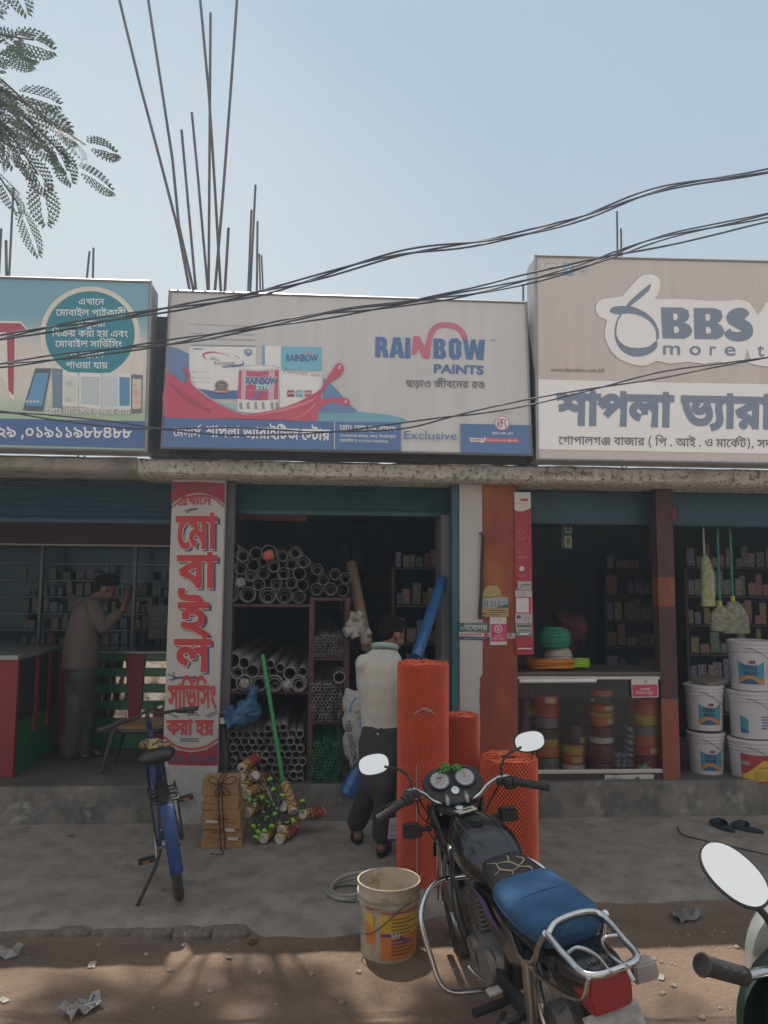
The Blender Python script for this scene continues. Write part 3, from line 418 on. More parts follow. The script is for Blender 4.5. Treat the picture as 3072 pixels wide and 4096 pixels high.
def latin(body, bold=0.0):
    """mesh triangles of a line of Latin lettering at 1 unit per em, and its width"""
    cu = bpy.data.curves.new('line', 'FONT'); cu.body = body; cu.offset = bold; cu.resolution_u = 3
    o = bpy.data.objects.new('line', cu); _link(o)
    me = bpy.data.meshes.new_from_object(o.evaluated_get(bpy.context.evaluated_depsgraph_get()))
    v = [(p.co.x, p.co.y) for p in me.vertices]; f = [tuple(p.vertices) for p in me.polygons]
    bpy.data.objects.remove(o); bpy.data.curves.remove(cu); bpy.data.meshes.remove(me)
    return v, f
class Sheet:
    """a printed face: marks are laid on its plane, each layer 1.5 mm above the last"""
    def __init__(s, plane, parent, zs=1.0): s.pl = plane; s.parent = parent; s.zs = zs      # zs: zoom of the pixels heights are given in
    def put(s, name, v, f, m, layer):
        bm = bmesh.new(); bv = [bm.verts.new(s.pl.hit(x, y, .0015 * layer)) for x, y in v]
        for t in f:
            try: bm.faces.new([bv[i] for i in t])
            except ValueError: pass
        n = s.pl.n
        for fc in bm.faces:
            fc.normal_update()
            if fc.normal.dot(n) < 0: fc.normal_flip()
        return obj(name, bm, m, s.parent, 'raw')
    def poly(s, name, loops, m, layer=1, smooth=0):
        if not isinstance(loops[0][0], (list, tuple)): loops = [loops]
        if smooth:
            loops = [[(p.x, p.y) for p in smooth_path([(x, y, 0) for x, y in L + L[:1]], smooth)][:-1] for L in loops]
        v, t = fill_loops([[(x, y) for x, y in L] for L in loops])
        return s.put(name, [(p.x, p.y) for p in v], t, m, layer)
    def text(s, name, body, p0, p1, m, layer=2, bold=0.0, hs=None, shift=(0, 0), arch=0.0):
        """one line of writing from p0 to p1 (baseline ends, photograph pixels); hs = pixels per em upwards"""
        if body in RUNS:
            v, t = fill_loops(glyph_loops(body, bold)); v = [(q.x / 1000, q.y / 1000) for q in v]
        else: v, t = latin(body, bold)
        used = {i for q in t for i in q}
        x0 = min(v[i][0] for i in used); w = max(v[i][0] for i in used) - x0
        dx, dy = p1[0] - p0[0], p1[1] - p0[1]; ln = math.hypot(dx, dy); h = hs / s.zs if hs else ln / w
        ux, uy = dx / w, dy / w; nx, ny = dy / ln * h, -dx / ln * h
        q = []
        for x, y in v:
            a = 4 * ((x - x0) / w) * (1 - (x - x0) / w) * arch
            q.append((p0[0] + (x - x0) * ux + y * nx + shift[0], p0[1] + (x - x0) * uy + y * ny + shift[1] - a))
        return s.put(name, q, t, m, layer)
def oval(cx, cy, rx, ry, n=40, rot=0.0):
    c, s_ = math.cos(rot), math.sin(rot)
    return [(cx + rx * math.cos(a) * c - ry * math.sin(a) * s_, cy + rx * math.cos(a) * s_ + ry * math.sin(a) * c) for a in [2 * math.pi * i / n for i in range(n)]]
def ring(cx, cy, rx, ry, t, n=40, rot=0.0): return [oval(cx, cy, rx, ry, n, rot), oval(cx, cy, rx - t, ry - t, n, rot)[::-1]]
def rect(x0, y0, x1, y1): return [(x0, y0), (x1, y0), (x1, y1), (x0, y1)]
def stroke(pts, w, n=5):
    """a brush line of width w (one or several) as an outline"""
    P = smooth_path([(x, y, 0) for x, y in pts], n); k = len(P); a = []; b = []
    for i, p in enumerate(P):
        d = (P[min(i + 1, k - 1)] - P[max(i - 1, 0)]).normalized(); f = i / (k - 1)
        ww = w if isinstance(w, (int, float)) else w[min(len(w) - 2, int(f * (len(w) - 1)))] * (1 - (f * (len(w) - 1)) % 1) + w[min(len(w) - 1, int(f * (len(w) - 1)) + 1)] * ((f * (len(w) - 1)) % 1)
        a.append((p.x - d.y * ww / 2, p.y + d.x * ww / 2)); b.append((p.x + d.y * ww / 2, p.y - d.x * ww / 2))
    return a + b[::-1]
# ---------------------------------------------------------------- setting: ground
YF = 6.14                       # front of the raised shop floor and its pillars
FLOOR = 0.28
def Z(ox, oy, s): return lambda x, y: (ox + x / s, oy + y / s)

def ground_material():
    m = bpy.data.materials.new('earth'); m.use_nodes = True; nt = m.node_tree; N = nt.nodes; L = nt.links; b = N['Principled BSDF']
    tc = N.new('ShaderNodeTexCoord')
    def nz(s, d=8, r=.65):
        n = N.new('ShaderNodeTexNoise'); n.inputs['Scale'].default_value = s; n.inputs['Detail'].default_value = d; n.inputs['Roughness'].default_value = r
        L.new(tc.outputs['Object'], n.inputs['Vector']); return n.outputs['Fac']
    def rp(f, a, c):
        r = N.new('ShaderNodeMapRange'); r.inputs['From Min'].default_value = a; r.inputs['From Max'].default_value = c; L.new(f, r.inputs['Value']); return r.outputs[0]
    def mx(f, a, c):
        x = N.new('ShaderNodeMix'); x.data_type = 'RGBA'; L.new(f, x.inputs['Factor'])
        for v, k in ((a, 'A'), (c, 'B')):
            if isinstance(v, tuple): x.inputs[k].default_value = (*v, 1)
            else: L.new(v, x.inputs[k])
        return x.outputs['Result']
    c = mx(rp(nz(1.3), .35, .65), (.205, .145, .108), (.28, .20, .148))
    c = mx(rp(nz(.9, 5), .5, .68), c, (.17, .13, .104))
    c = mx(rp(nz(55, 3), .62, .74), c, (.34, .27, .21))
    c = mx(rp(nz(30, 4), .62, .76), c, (.10, .075, .06))
    L.new(c, b.inputs['Base Color']); b.inputs['Roughness'].default_value = .95; b.inputs['Specular IOR Level'].default_value = .15
    bp = N.new('ShaderNodeBump'); bp.inputs['Strength'].default_value = 1.0; bp.inputs['Distance'].default_value = .035
    L.new(nz(26, 10, .7), bp.inputs['Height']); L.new(bp.outputs[0], b.inputs['Normal'])
    return m
M_EARTH = ground_material()
def apron_edge(x):
    """where the concrete in front of the shops breaks off (towards the street)"""
    e = 4.38
    if x > -.45: e = 4.38 - .17 * min(1, (x + .45) / .12)
    if x > .05: e = 4.21 + .38 * min(1, (x - .05) / .9)
    return e + .035 * noise.noise(Vector((x * 4, 0, 3))) + .05 * noise.noise(Vector((x * 1.3, 0, 9)))
def dirt_z(x, y):
    return -.055 + .028 * noise.noise(Vector((x * .9, y * .9, 0))) + .012 * noise.noise(Vector((x * 3.1, y * 3.1, 4))) - .02 * min(1, max(0, (3.6 - y))) + .005 * noise.noise(Vector((x * 13, y * 13, 7))) - sum(.013 * math.exp(-((y - c0 - .05 * math.sin(x * 1.1 + c0)) ** 2) / .0022) for c0 in (3.38, 3.12, 2.75))
def sheet(name, x0, x1, y0, y1, st, zf, m):
    bm = B(); nx = int((x1 - x0) / st); ny = int((y1 - y0) / st)
    V = [[bm.verts.new((x0 + (x1 - x0) * i / nx, y0 + (y1 - y0) * j / ny, zf(x0 + (x1 - x0) * i / nx, y0 + (y1 - y0) * j / ny))) for i in range(nx + 1)] for j in range(ny + 1)]
    for j in range(ny):
        for i in range(nx): bm.faces.new((V[j][i], V[j][i + 1], V[j + 1][i + 1], V[j + 1][i]))
    return tag(obj(name, bm, m, smooth=60), kind='structure')
sheet('ground', -3.6, 4.2, -.6, 4.75, .03, dirt_z, M_EARTH)
bm = B()                                                       # the same earth carried on to the horizon
for a, b_ in (((-400, -400), (400, -9)), ((-400, 4.75), (400, 500)), ((-400, -.6), (-3.6, 4.75)), ((4.2, -.6), (400, 4.75))):
    bm.faces.new([bm.verts.new(p) for p in ((a[0], a[1], -.08), (b_[0], a[1], -.08), (b_[0], b_[1], -.08), (a[0], b_[1], -.08))])
tag(obj('far_ground', bm, M_EARTH), kind='structure')
M_ROAD = mat('dry concrete road', (.30, .285, .26), .9, var=.12, scale=.8)
bm = B(); bm.faces.new([bm.verts.new(p) for p in ((-400, -9, -.075), (400, -9, -.075), (400, -.6, -.075), (-400, -.6, -.075))])
tag(obj('road', bm, M_ROAD), kind='structure')

M_APRON = mat('apron concrete', (.285, .25, .218), .9, var=.2, scale=4, col2=(.185, .165, .15), mix=(.48, .7), bump=.8, bscale=110, dirt=(.35, .29, .235), dscale=3.5, dmix=(.52, .66), spec=.2)
bm = B(); xs = [-5 + .04 * i for i in range(281)]; rows = []
for x in xs:
    e = apron_edge(x); col = []
    for t in (0, .012, .04, .12, .3, .6, 1.0):
        y = e + (YF + .3 - e) * t
        z = -.085 if t == 0 else -.025 + .01 * noise.noise(Vector((x * 6, 3, 0))) if t == .012 else (.004 * noise.noise(Vector((x * 2, y * 2, 1))) - (.012 if t == .012 else 0))
        col.append(bm.verts.new((x, y - (.17 + .12 * noise.noise(Vector((x * 3, 0, 0))) + .03 * noise.noise(Vector((x * 14, 2, 0))) if t == 0 else .02 if t == .012 else 0), z)))
    rows.append(col)
for a, b_ in zip(rows, rows[1:]):
    for j in range(6): bm.faces.new((a[j], b_[j], b_[j + 1], a[j + 1]))
for f in bm.faces: f.material_index = 1 if f.calc_area() < .03 and min(v.co.z for v in f.verts) < -.05 else 0
tag(obj('pavement', bm, [M_APRON, M_EARTH], smooth=40), kind='structure')

M_BRICK = mat('edging brick', (.20, .162, .135), .92, var=.2, scale=9, col2=(.12, .10, .09), bump=.6, bscale=45)
x = -2.9; i = 0
while x < -.52:
    w = .205 + random.uniform(-.02, .03); yy = 4.37 + .03 * math.sin(x * 3)
    bm = B(); box(bm, (0, 0, 0), (w - .009, .13, .10), None, .014); rough_up(bm, .008, 22, x)
    o = obj('edging_brick', bm, M_BRICK, smooth=50); o.location = (x + w / 2, yy, -.072 + random.uniform(-.006, .006)); o.rotation_euler = (R(random.uniform(-3, 3)), 0, R(random.uniform(-4, 4)))
    tag(o, 'worn brick laid in the row along the broken concrete edge', 'brick', 'edging bricks along the concrete'); x += w; i += 1

# ---------------------------------------------------------------- the row of shops
bld = thing('shop_building', 'single storey row of concrete shops with raised floor, roof slab and roller shutters', 'shop building', (0, YF, 0))
def part(name, bm, m, smooth=None, parent=None, label=None):
    bmesh.ops.translate(bm, vec=(0, -YF, 0), verts=bm.verts[:]) if parent is None else None
    o = obj(name, bm, m, parent or bld, smooth)
    if label: o['label'] = label
    return o
M_SLAB = mat('mouldy slab', (.64, .635, .59), .95, var=.25, scale=15, col2=(.13, .135, .14), mix=(.52, .64), bump=.6, bscale=60, dirt=(.42, .41, .39), dscale=2.5, dmix=(.52, .72), spec=.1)
M_SLABG = mat('grey slab', (.48, .475, .45), .95, var=.2, scale=4, col2=(.20, .205, .21), mix=(.5, .72), bump=.5, bscale=40, dirt=(.62, .61, .57), dscale=6, dmix=(.55, .75), spec=.1)
M_SOFFIT = mat('soffit plaster', (.30, .26, .22), .95, var=.15)
M_PLINTH = mat('plinth cement', (.20, .185, .165), .9, var=.22, scale=3, col2=(.10, .097, .09), mix=(.45, .65), bump=.5, bscale=40, dirt=(.36, .345, .31), dscale=4, dmix=(.56, .7))
M_FLOOR = mat('shop floor', (.13, .12, .105), .55, var=.2, scale=2, col2=(.09, .085, .08))
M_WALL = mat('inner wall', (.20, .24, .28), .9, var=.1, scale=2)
M_PILW = mat('painted plaster', (.50, .48, .455), .85, var=.05, scale=4, dirt=(.40, .375, .34), dscale=4.5, dmix=(.60, .74), bump=.25, bscale=30)
def slab(x0, x1, z0, z1, m):
    bm = B(); n = int((x1 - x0) / .05); prof = [(YF - .17, z0 + .012), (YF - .19, z0 + .028), (YF - .19, z1 - .02), (YF - .17, z1), (10.4, z1), (10.4, z0), (YF - .08, z0)]
    secs = []
    for i in range(n + 1):
        x = x0 + (x1 - x0) * i / n
        secs.append([Vector((x, y + (.012 * noise.noise(Vector((x * 6, y, zz * 30))) if y < 7 else 0), zz + (.008 * noise.noise(Vector((x * 4, y * 3, zz * 20))) if y < 7 else 0))) for y, zz in prof])
    loft(bm, secs); return bm
part('canopy_slab', slab(-1.515, 7, 2.66, 2.80, M_SLAB), M_SLAB, 40)
part('canopy_slab', slab(-6, -1.53, 2.685, 2.805, M_SLAB), M_SLABG, 40, label='left length of the roof slab, set a little higher')
bm = B(); box2(bm, (-6, YF, -.1), (7, 10.3, FLOOR - .004)); rough_up(bm, .0, 1)
part('raised_floor', bm, M_PLINTH)
bm = B(); box2(bm, (-6, YF + .02, FLOOR - .003), (7, 10.2, FLOOR)); part('floor_screed', bm, M_FLOOR)
bm = B(); box2(bm, (-6, 10.2, FLOOR), (7, 10.35, 2.66)); part('back_wall', bm, M_WALL)
PX0, PX1 = at(669, 2500, YF - .03).x, at(886, 2500, YF - .03).x       # painted pillar
QX0, QX1, QX2 = at(1838, 2300, YF - .03).x, at(1932, 2300, YF - .03).x, at(2066, 2300, YF - .03).x
for a, b_ in ((PX0 + .12, PX1 - .08), (QX1 - .02, QX1 + .14)):
    bm = B(); box2(bm, (a, YF + .4, FLOOR), (b_, 10.2, 2.66)); part('partition_wall', bm, M_WALL)
bm = B(); box2(bm, (-5.2, YF, FLOOR), (-5.0, 10.2, 2.66)); part('partition_wall', bm, M_WALL)
bm = B(); box2(bm, (6.2, YF, FLOOR), (6.4, 10.2, 2.66)); part('partition_wall', bm, M_WALL)

# painted pillar with the hand lettering
pil_bm = B(); box2(pil_bm, (PX0, YF - .03, .02), (PX1, YF + .42, 2.66), .008)
pil = part('pillar', pil_bm, M_PILW, 40, label='white pillar painted with red hand lettering')
zp = Z(0, 1850, 1.701)
bm = B(); box2(bm, (PX0 - .002, YF - .034, .0), (PX1 + .002, YF + .1, at(*zp(1300, 2064), YF - .03).z)); rough_up(bm, .004, 8); part('pillar_base', bm, M_SLABG)
P_RED = flat('sign paint red', (.50, .045, .05), .6, .1); P_DRED = flat('sign paint dark red', (.30, .03, .05), .65, .15)
P_NAVY = flat('sign paint navy', (.07, .085, .15), .65, .15); P_WHITE = flat('sign paint white', (.66, .64, .60), .7, .06)
ps = Sheet(planeY(YF - .032), pil)
_so = ps.put
def _shift_put(name, v, f, m, layer):
    o = _so(name, v, f, m, layer); o.location = (0, -YF, 0); return o
ps.put = _shift_put
def pz(L): return [zp(*p) for p in L]
top_arc = [(1165, 285)] + [(1165 + 365 * t, 285 - 4 * t * (1 - t) * 78) for t in [i / 16 for i in range(17)]][1:]
ps.poly('painted_border', pz([(1166, 133), (1346, 131), (1530, 142)] + [(1528, 292), ] + top_arc[::-1]), P_DRED, 1)
ps.poly('painted_border', pz(stroke([(1168, 305), (1250, 245), (1345, 222), (1440, 236), (1526, 300)], 9)), P_DRED, 1)
ps.poly('painted_border', pz([(1110, 1893), (1200, 1955), (1300, 1972), (1400, 1955), (1484, 1905), (1480, 2067), (1150, 2055), (1108, 1990)]), P_DRED, 1)
ps.poly('painted_border', pz(stroke([(1112, 1865), (1200, 1930), (1300, 1950), (1400, 1932), (1484, 1880)], 14)), P_RED, 1)
for xx in range(0, 9):
    x0 = 1150 + xx * 38; a = stroke([(x0, 2000), (x0 - 6, 2040)], 5) if xx % 3 == 0 else oval(x0, 2018, 15, 22, 14)
    ps.poly('painted_scroll', pz(a), P_NAVY, 2)
    x0 = 1185 + xx * 38; ps.poly('painted_scroll', pz(stroke([(x0, 155), (x0 + 4, 190)], 4) if xx % 3 else oval(x0, 172, 13, 16, 14)), P_NAVY, 2)
def painted(key, x0, x1, yb, em, arch=0, bold=32, tilt=0, sh=16, ms=P_RED):
    if sh: ps.text('lettering_shadow', key, zp(x0, yb), zp(x1, yb + tilt), P_NAVY, 2, bold - 6, em / 1.701, (sh / 1.701, sh / 1.701), arch)
    if sh: ps.text('lettering_outline', key, zp(x0, yb), zp(x1, yb + tilt), P_WHITE, 3, bold + 14, em / 1.701, (0, 0), arch)
    ps.text('lettering', key, zp(x0, yb), zp(x1, yb + tilt), ms, 4, bold, em / 1.701, (0, 0), arch)
painted('l1', 1212, 1440, 300, 95, 8, 22, -6, 0)
painted('p2', 1196, 1482, 578, 330, 0, 34)
painted('p3', 1204, 1482, 845, 330, 0, 34)
painted('p4', 1210, 1428, 1165, 330, 0, 34)
painted('p5', 1184, 1440, 1415, 330, 0, 34)
painted('p6', 1140, 1474, 1668, 235, 0, 22, 0, 0)
painted('p7', 1132, 1456, 1850, 150, 0, 30, 0, 0)
for a in ([(1226, 1880), (1356, 1880)], [(1226, 1893), (1350, 1896)], [(1258, 330), (1300, 315), (1348, 312)], [(1268, 343), (1300, 325), (1340, 318)],
          [(1190, 1462), (1260, 1458), (1345, 1462)], [(1190, 1470), (1270, 1466), (1345, 1472)], [(1320, 1448), (1322, 1478)], [(1140, 1440), (1170, 1450), (1190, 1470), (1150, 1480)],
          [(1180, 1425), (1185, 1460), (1175, 1490)], [(1270, 1720), (1315, 1712), (1360, 1722)], [(1290, 1706), (1315, 1690), (1342, 1706)], [(1400, 1725), (1450, 1702), (1478, 1690)], [(1412, 1735), (1482, 1705)], [(1140, 1700), (1180, 1722), (1215, 1735)]):
    ps.poly('painted_flourish', pz(stroke(a, 6)), P_NAVY, 2)

# right pillar: bare white strip, the rest red paint worn through
M_RED = mat('worn red paint', (.25, .05, .03), .7, var=.2, scale=2.5, col2=(.34, .10, .035), mix=(.46, .66), dirt=(.5, .46, .42), dscale=11, dmix=(.70, .74), stretch=(1, 1, .45))
bm = B(); box2(bm, (QX0, YF - .03, .02), (QX1 - .001, YF + .42, 2.66), .006); part('pillar', bm, M_PILW, 40, label='bare white strip of the pillar between centre and right shop')
bm = B()
z0 = .02; secs = []
for i in range(60):
    z = .02 + 2.635 * i / 59; w = .012 * noise.noise(Vector((0, z * 9, 2))) + (-.03 if z < 1.1 else 0)
    secs.append([Vector(p) for p in ((QX1 + w, YF - .034, z), (QX2, YF - .034, z), (QX2, YF + .40, z), (QX1 + .02, YF + .40, z))])
loft(bm, secs); part('pillar', bm, M_RED, 40, label='worn red pillar covered with stickers')
# shutter guides and roller shutters
M_BLUE = mat('blue frame paint', (.035, .115, .14), .6, var=.15, scale=3, stretch=(1, 1, .3)); M_GREYF = mat('grey frame', (.17, .16, .165), .7, var=.12)
bm = B(); box2(bm, (at(1806, 2300, YF).x, YF - .02, .1), (QX0 - .004, YF + .12, 2.655), .004); part('shutter_guide', bm, M_BLUE)
bm = B(); box2(bm, (at(1757, 2300, YF + .25).x, YF + .13, FLOOR), (at(1802, 2300, YF + .2).x, YF + .5, 2.42)); part('door_jamb', bm, M_GREYF)
bm = B(); box2(bm, (PX1 + .004, YF + .05, FLOOR), (PX1 + .07, YF + .16, 2.655), .004); part('shutter_guide', bm, mat('dark guide', (.10, .09, .095), .6))
def shutter(x0, x1, z0, z1, m, y, pitch=.042):
    bm = B(); n = int((z1 - z0) / pitch); prof = []
    for i in range(n):
        for t in range(6):
            prof.append((y + .011 * math.sin(2 * math.pi * t / 6), z0 + (z1 - z0) * (i + t / 6) / n))
    prof += [(y, z1)]; q = [Vector((x0, a, b_)) for a, b_ in prof]
    V0 = [bm.verts.new(p) for p in q]; V1 = [bm.verts.new((x1, p.y, p.z)) for p in q]
    for i in range(len(q) - 1): bm.faces.new((V0[i], V1[i], V1[i + 1], V0[i + 1]))
    box2(bm, (x0, y - .02, z0 - .035), (x1, y + .02, z0), .004)
    return part('roller_shutter', bm, m, 40)
M_SHUT = mat('shutter green', (.032, .09, .10), .45, .25, var=.15, scale=2); M_SHUT2 = mat('shutter blue green', (.032, .072, .10), .45, .25, var=.12)
shutter(PX1 + .01, at(1806, 2300, YF).x, at(1300, 2045, YF + .2).z, 2.655, M_SHUT, YF + .2)
shutter(-5.0, PX0 - .005, at(300, 2075, YF + .2).z, 2.655, M_SHUT2, YF + .2)
bm = B(); box2(bm, (QX2 + .05, YF + .25, at(2300, 2100, YF + .3).z), (6.2, YF + .55, 2.655), .01); part('shutter_housing', bm, M_SHUT2)
# orange post in the right shop front
OX0, OX1 = at(2637, 2500, YF + .05).x, at(2704, 2500, YF + .05).x
M_ORG = mat('orange post paint', (.23, .065, .035), .7, var=.2, scale=3, col2=(.12, .04, .035), mix=(.55, .7), stretch=(1, 1, .25)); M_MAR = mat('maroon post paint', (.10, .035, .035), .7, var=.2, col2=(.06, .03, .03), stretch=(1, 1, .3))
bm = B(); zc = [FLOOR - .02, at(2640, 2800, YF).z, at(2640, 2425, YF).z, at(2640, 2310, YF).z, 2.655]
for i in range(4): box2(bm, (OX0, YF + .05, zc[i]), (OX1, YF + .17, zc[i + 1]))
bmesh.ops.translate(bm, vec=(0, -YF, 0), verts=bm.verts[:])
for f in bm.faces:
    z = f.calc_center_median().z; f.material_index = 1 if (zc[1] < z < zc[2] or z > zc[3]) else 0
o = obj('post', bm, [M_ORG, M_MAR], bld); o['label'] = 'orange painted post with worn maroon stretches'
# name scratched into the slab
ss = Sheet(planeY(YF - .2065), bld, 1.659); ss.text('scratched_writing', 's1', Z(2072, 1000, 1.659)(142, 1506), Z(2072, 1000, 1.659)(492, 1500), flat('scratch', (.10, .10, .10), .9), 1, -14, 46).location = (0, -YF, 0)
# ---------------------------------------------------------------- sign boards
k2 = 1.75
def pr(r, g, b, rough=.5, k=k2):
    r, g, b = (int(c + (162 - c) * .16) for c in (r, g, b))          # faded inks, with the glare's veil over the signs put into the colour
    return flat('print %d %d %d' % (r, g, b), srgb(r, g, b, k), rough, .03)
M_ALU = mat('sign frame', (.38, .38, .38), .45, .6, var=.1); M_SIGNSIDE = mat('sign side sheet', (.34, .345, .35), .6, .2, var=.12, scale=3, dirt=(.13, .13, .13), dscale=4, dmix=(.6, .75))
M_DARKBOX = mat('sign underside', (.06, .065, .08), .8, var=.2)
def faded(name, col, top=None, bot=None, zt=0, zm=0, zb=0):
    """printed flex banner: flat print with faint weave, runs of dirt; top and bottom print colours blend by height"""
    m = mat(name, col, .5, var=.05, scale=2, dirt=tuple(c * .80 for c in col), dscale=5, dmix=(.64, .88), stretch=(6, 1, .35))
    nt = m.node_tree; N = nt.nodes; L = nt.links; b = N['Principled BSDF']; src = b.inputs['Base Color'].links[0].from_socket
    if top is not None:
        tc = N.new('ShaderNodeTexCoord'); sx = N.new('ShaderNodeSeparateXYZ'); L.new(tc.outputs['Object'], sx.inputs[0])
        for c, a, e in ((top, zm, zt), (bot, zb + .45 * (zm - zb), zb)):
            r = N.new('ShaderNodeMapRange'); r.interpolation_type = 'SMOOTHSTEP'; r.inputs['From Min'].default_value = a; r.inputs['From Max'].default_value = e; L.new(sx.outputs[2], r.inputs['Value'])
            x = N.new('ShaderNodeMix'); x.data_type = 'RGBA'; L.new(r.outputs[0], x.inputs['Factor']); L.new(src, x.inputs['A']); x.inputs['B'].default_value = (*c, 1); src = x.outputs['Result']
        L.new(src, b.inputs['Base Color'])
    return m
def board(name, label, cat, corners, depth, mface, zs):
    """corners = front face TL, TR, BR, BL in the world; a sheet-metal box of the given depth behind it"""
    root = thing(name, label, cat, tuple((corners[3] + corners[2]) / 2))
    off = -root.location
    bk = Vector((0, depth, 0)); TL, TR, BR, BL = corners
    bm = B(); loft(bm, [[p + Vector((0, .004, 0)) for p in corners], [p + bk for p in corners]], cap=True); bmesh.ops.translate(bm, vec=off, verts=bm.verts[:]); obj('box_body', bm, M_SIGNSIDE, root)
    bm = B(); bm.faces.new([bm.verts.new(p + off) for p in corners]); fc = bm.faces[:][0]; fc.normal_update()
    if fc.normal.y > 0: fc.normal_flip()
    obj('printed_face', bm, mface, root, 'raw')
    bm = B(); t = .016
    for a, b_ in ((TL, TR), (TR, BR), (BR, BL), (BL, TL)):
        d = (b_ - a).normalized(); tube(bm, [a + off - d * t * .4 + Vector((0, -.004, 0)), b_ + off + d * t * .4 + Vector((0, -.004, 0))], t * .72, 4)
    obj('frame', bm, M_ALU, root)
    pl = plane3(TL, TR, BL); sh = Sheet(pl, root, zs); _p = sh.put
    def put(nm, v, f, m, layer):
        o = _p(nm, v, f, m, layer + 1); o.location = off; return o
    sh.put = put
    return root, sh

# --- phone repair shop, far left
z1 = Z(0, 1000, 1.659); PL = planeY(5.74)
c = [Vector((-4.3, 5.74, 0)), PL.hit(603, 1127), PL.hit(583, 1806), Vector((-4.3, 5.74, 0))]; c[0].z = PL.hit(0, 1114).z; c[3].z = PL.hit(0, 1790).z
zt = c[0].z - (c[3].z + c[2].z) / 2
sg, sh = board('signboard', 'blue and white phone shop signboard with a teal circle and printed handsets', 'signboard', c, .25, faded('phone banner', srgb(190, 186, 178, k2), srgb(112, 152, 168, k2), srgb(150, 172, 150, k2), 1.05, .74, .24), 1.659)
def q1(L): return [z1(*p) for p in L]
sh.poly('halo', q1(oval(597, 560, 330, 318, 48)), pr(200, 194, 182), 0)
sh.poly('disc', q1(oval(597, 558, 297, 285, 48)), pr(38, 112, 130), 1)
for k, x0, x1, y in (('l1', 522, 692, 362), ('l2', 370, 835, 436), ('l3', 505, 700, 507), ('l4', 343, 850, 574), ('l5', 365, 812, 643), ('l6', 465, 690, 712), ('l7', 435, 716, 784)):
    sh.text('lettering', k, z1(x0, y), z1(x1, y + 3), pr(205, 212, 214), 2, 10)
sh.poly('big_letter', q1([(-60, 470), (140, 472), (215, 560), (110, 562), (100, 1000), (70, 985), (20, 850), (-60, 820)]), pr(205, 200, 196), 1)
sh.poly('big_letter', q1([(-60, 484), (135, 486), (185, 540), (98, 545), (90, 965), (55, 930), (45, 545), (-60, 545)]), pr(150, 62, 74), 2)
for L_, c1, c2 in (([(235, 785), (340, 785), (285, 1070), (150, 1062)], (70, 80, 92), (80, 135, 175)), ([(345, 785), (415, 790), (415, 1055), (350, 1045)], (90, 115, 135), (95, 120, 140)),
                 ([(405, 805), (520, 815), (520, 1040), (415, 1035)], (205, 205, 200), (188, 196, 190)), ([(525, 812), (672, 818), (672, 1060), (525, 1040)], (205, 205, 202), (168, 180, 182)),
                 ([(675, 815), (785, 815), (785, 1060), (675, 1060)], (190, 196, 198), (176, 186, 192)), ([(785, 815), (868, 820), (868, 1060), (785, 1060)], (200, 205, 206), (70, 125, 165)), ([(872, 825), (947, 830), (942, 1080), (872, 1085)], (95, 98, 104), (186, 178, 160))):
    sh.poly('printed_phone', q1(L_), pr(*c1), 2); cx = sum(p[0] for p in L_) / 4; cy = sum(p[1] for p in L_) / 4
    sh.poly('printed_screen', q1([(cx + (x - cx) * .82, cy + (y - cy) * .78) for x, y in L_]), pr(*c2), 3)
for cx, cy, r in ((462, 890, 26), (450, 990, 22), (905, 950, 24), (915, 1010, 20), (890, 900, 14)): sh.poly('printed_flower', q1(oval(cx, cy, r, r * .8, 9)), pr(190, 150, 150) if cx > 800 else pr(165, 182, 172), 4)
for i in range(4): sh.poly('printed_icon', q1(rect(172 + i * 24, 998, 188 + i * 24, 1012)), pr(190, 190, 180), 4)
sh.text('lettering', 'l8', z1(300, 1088), z1(862, 1092), pr(120, 128, 132), 4, 30)
sh.text('lettering', 'l8', z1(300, 1088), z1(862, 1092), pr(225, 226, 224), 5, 8)
sh.poly('blue_band', q1([(-2400, 1110), (0, 1118), (962, 1136), (958, 1318), (0, 1292), (-2400, 1270)]), pr(58, 88, 138), 1)
sh.text('lettering', 'l9', z1(-150, 1240), z1(876, 1246), pr(215, 214, 208), 2, 18)

# --- paint shop, centre: the flex face leans back a little
za = Z(600, 1100, 2.07375); zb = Z(1300, 1200, 1.84333)
A, Bq = planeY(5.83), planeY(5.74)
c = [A.hit(681, 1164), A.hit(2103, 1211), Bq.hit(2127, 1820), Bq.hit(648, 1790)]
sg2, s2 = board('signboard', 'white and blue paint shop signboard with red paint splash and printed tins', 'signboard', c, .06, faded('paint banner', srgb(168, 168, 167, k2)), 2.0)
def qa(L): return [za(*p) for p in L]
def qb(L): return [zb(*p) for p in L]
W_ = pr(200, 199, 198); DB = pr(62, 92, 138); RD = pr(168, 66, 88); RDd = pr(140, 58, 80); RDl = pr(186, 110, 122); CY = pr(92, 142, 160); GR = pr(128, 128, 132); BLK = pr(84, 88, 100)
s2.poly('printed_splash', qa([(150, 590), (235, 610), (322, 655), (322, 890), (290, 900), (150, 800)]), pr(86, 110, 150), 1)
for y, cc in ((420, (150, 152, 158)), (490, (128, 136, 150)), (532, (128, 136, 150)), (582, (96, 108, 128))): s2.poly('printed_bucket', qa([(328, y - 5 - (582 - y) * .08), (878, y + 4), (878, y + 10), (328, y + 1 - (582 - y) * .08)]), pr(*cc), 1)
s2.poly('printed_bucket', qa([(328, 592), (878, 600), (870, 1040), (640, 1030), (480, 1000), (325, 900)]), W_, 1)
s2.poly('printed_bucket', qa([(395, 940), (540, 965), (735, 955), (735, 1030), (520, 1025)]), DB, 2)
s2.poly('printed_mark', qa(stroke([(470, 702), (440, 660), (510, 640), (580, 648), (655, 668)], [4, 16, 12, 6, 2])), RD, 2)
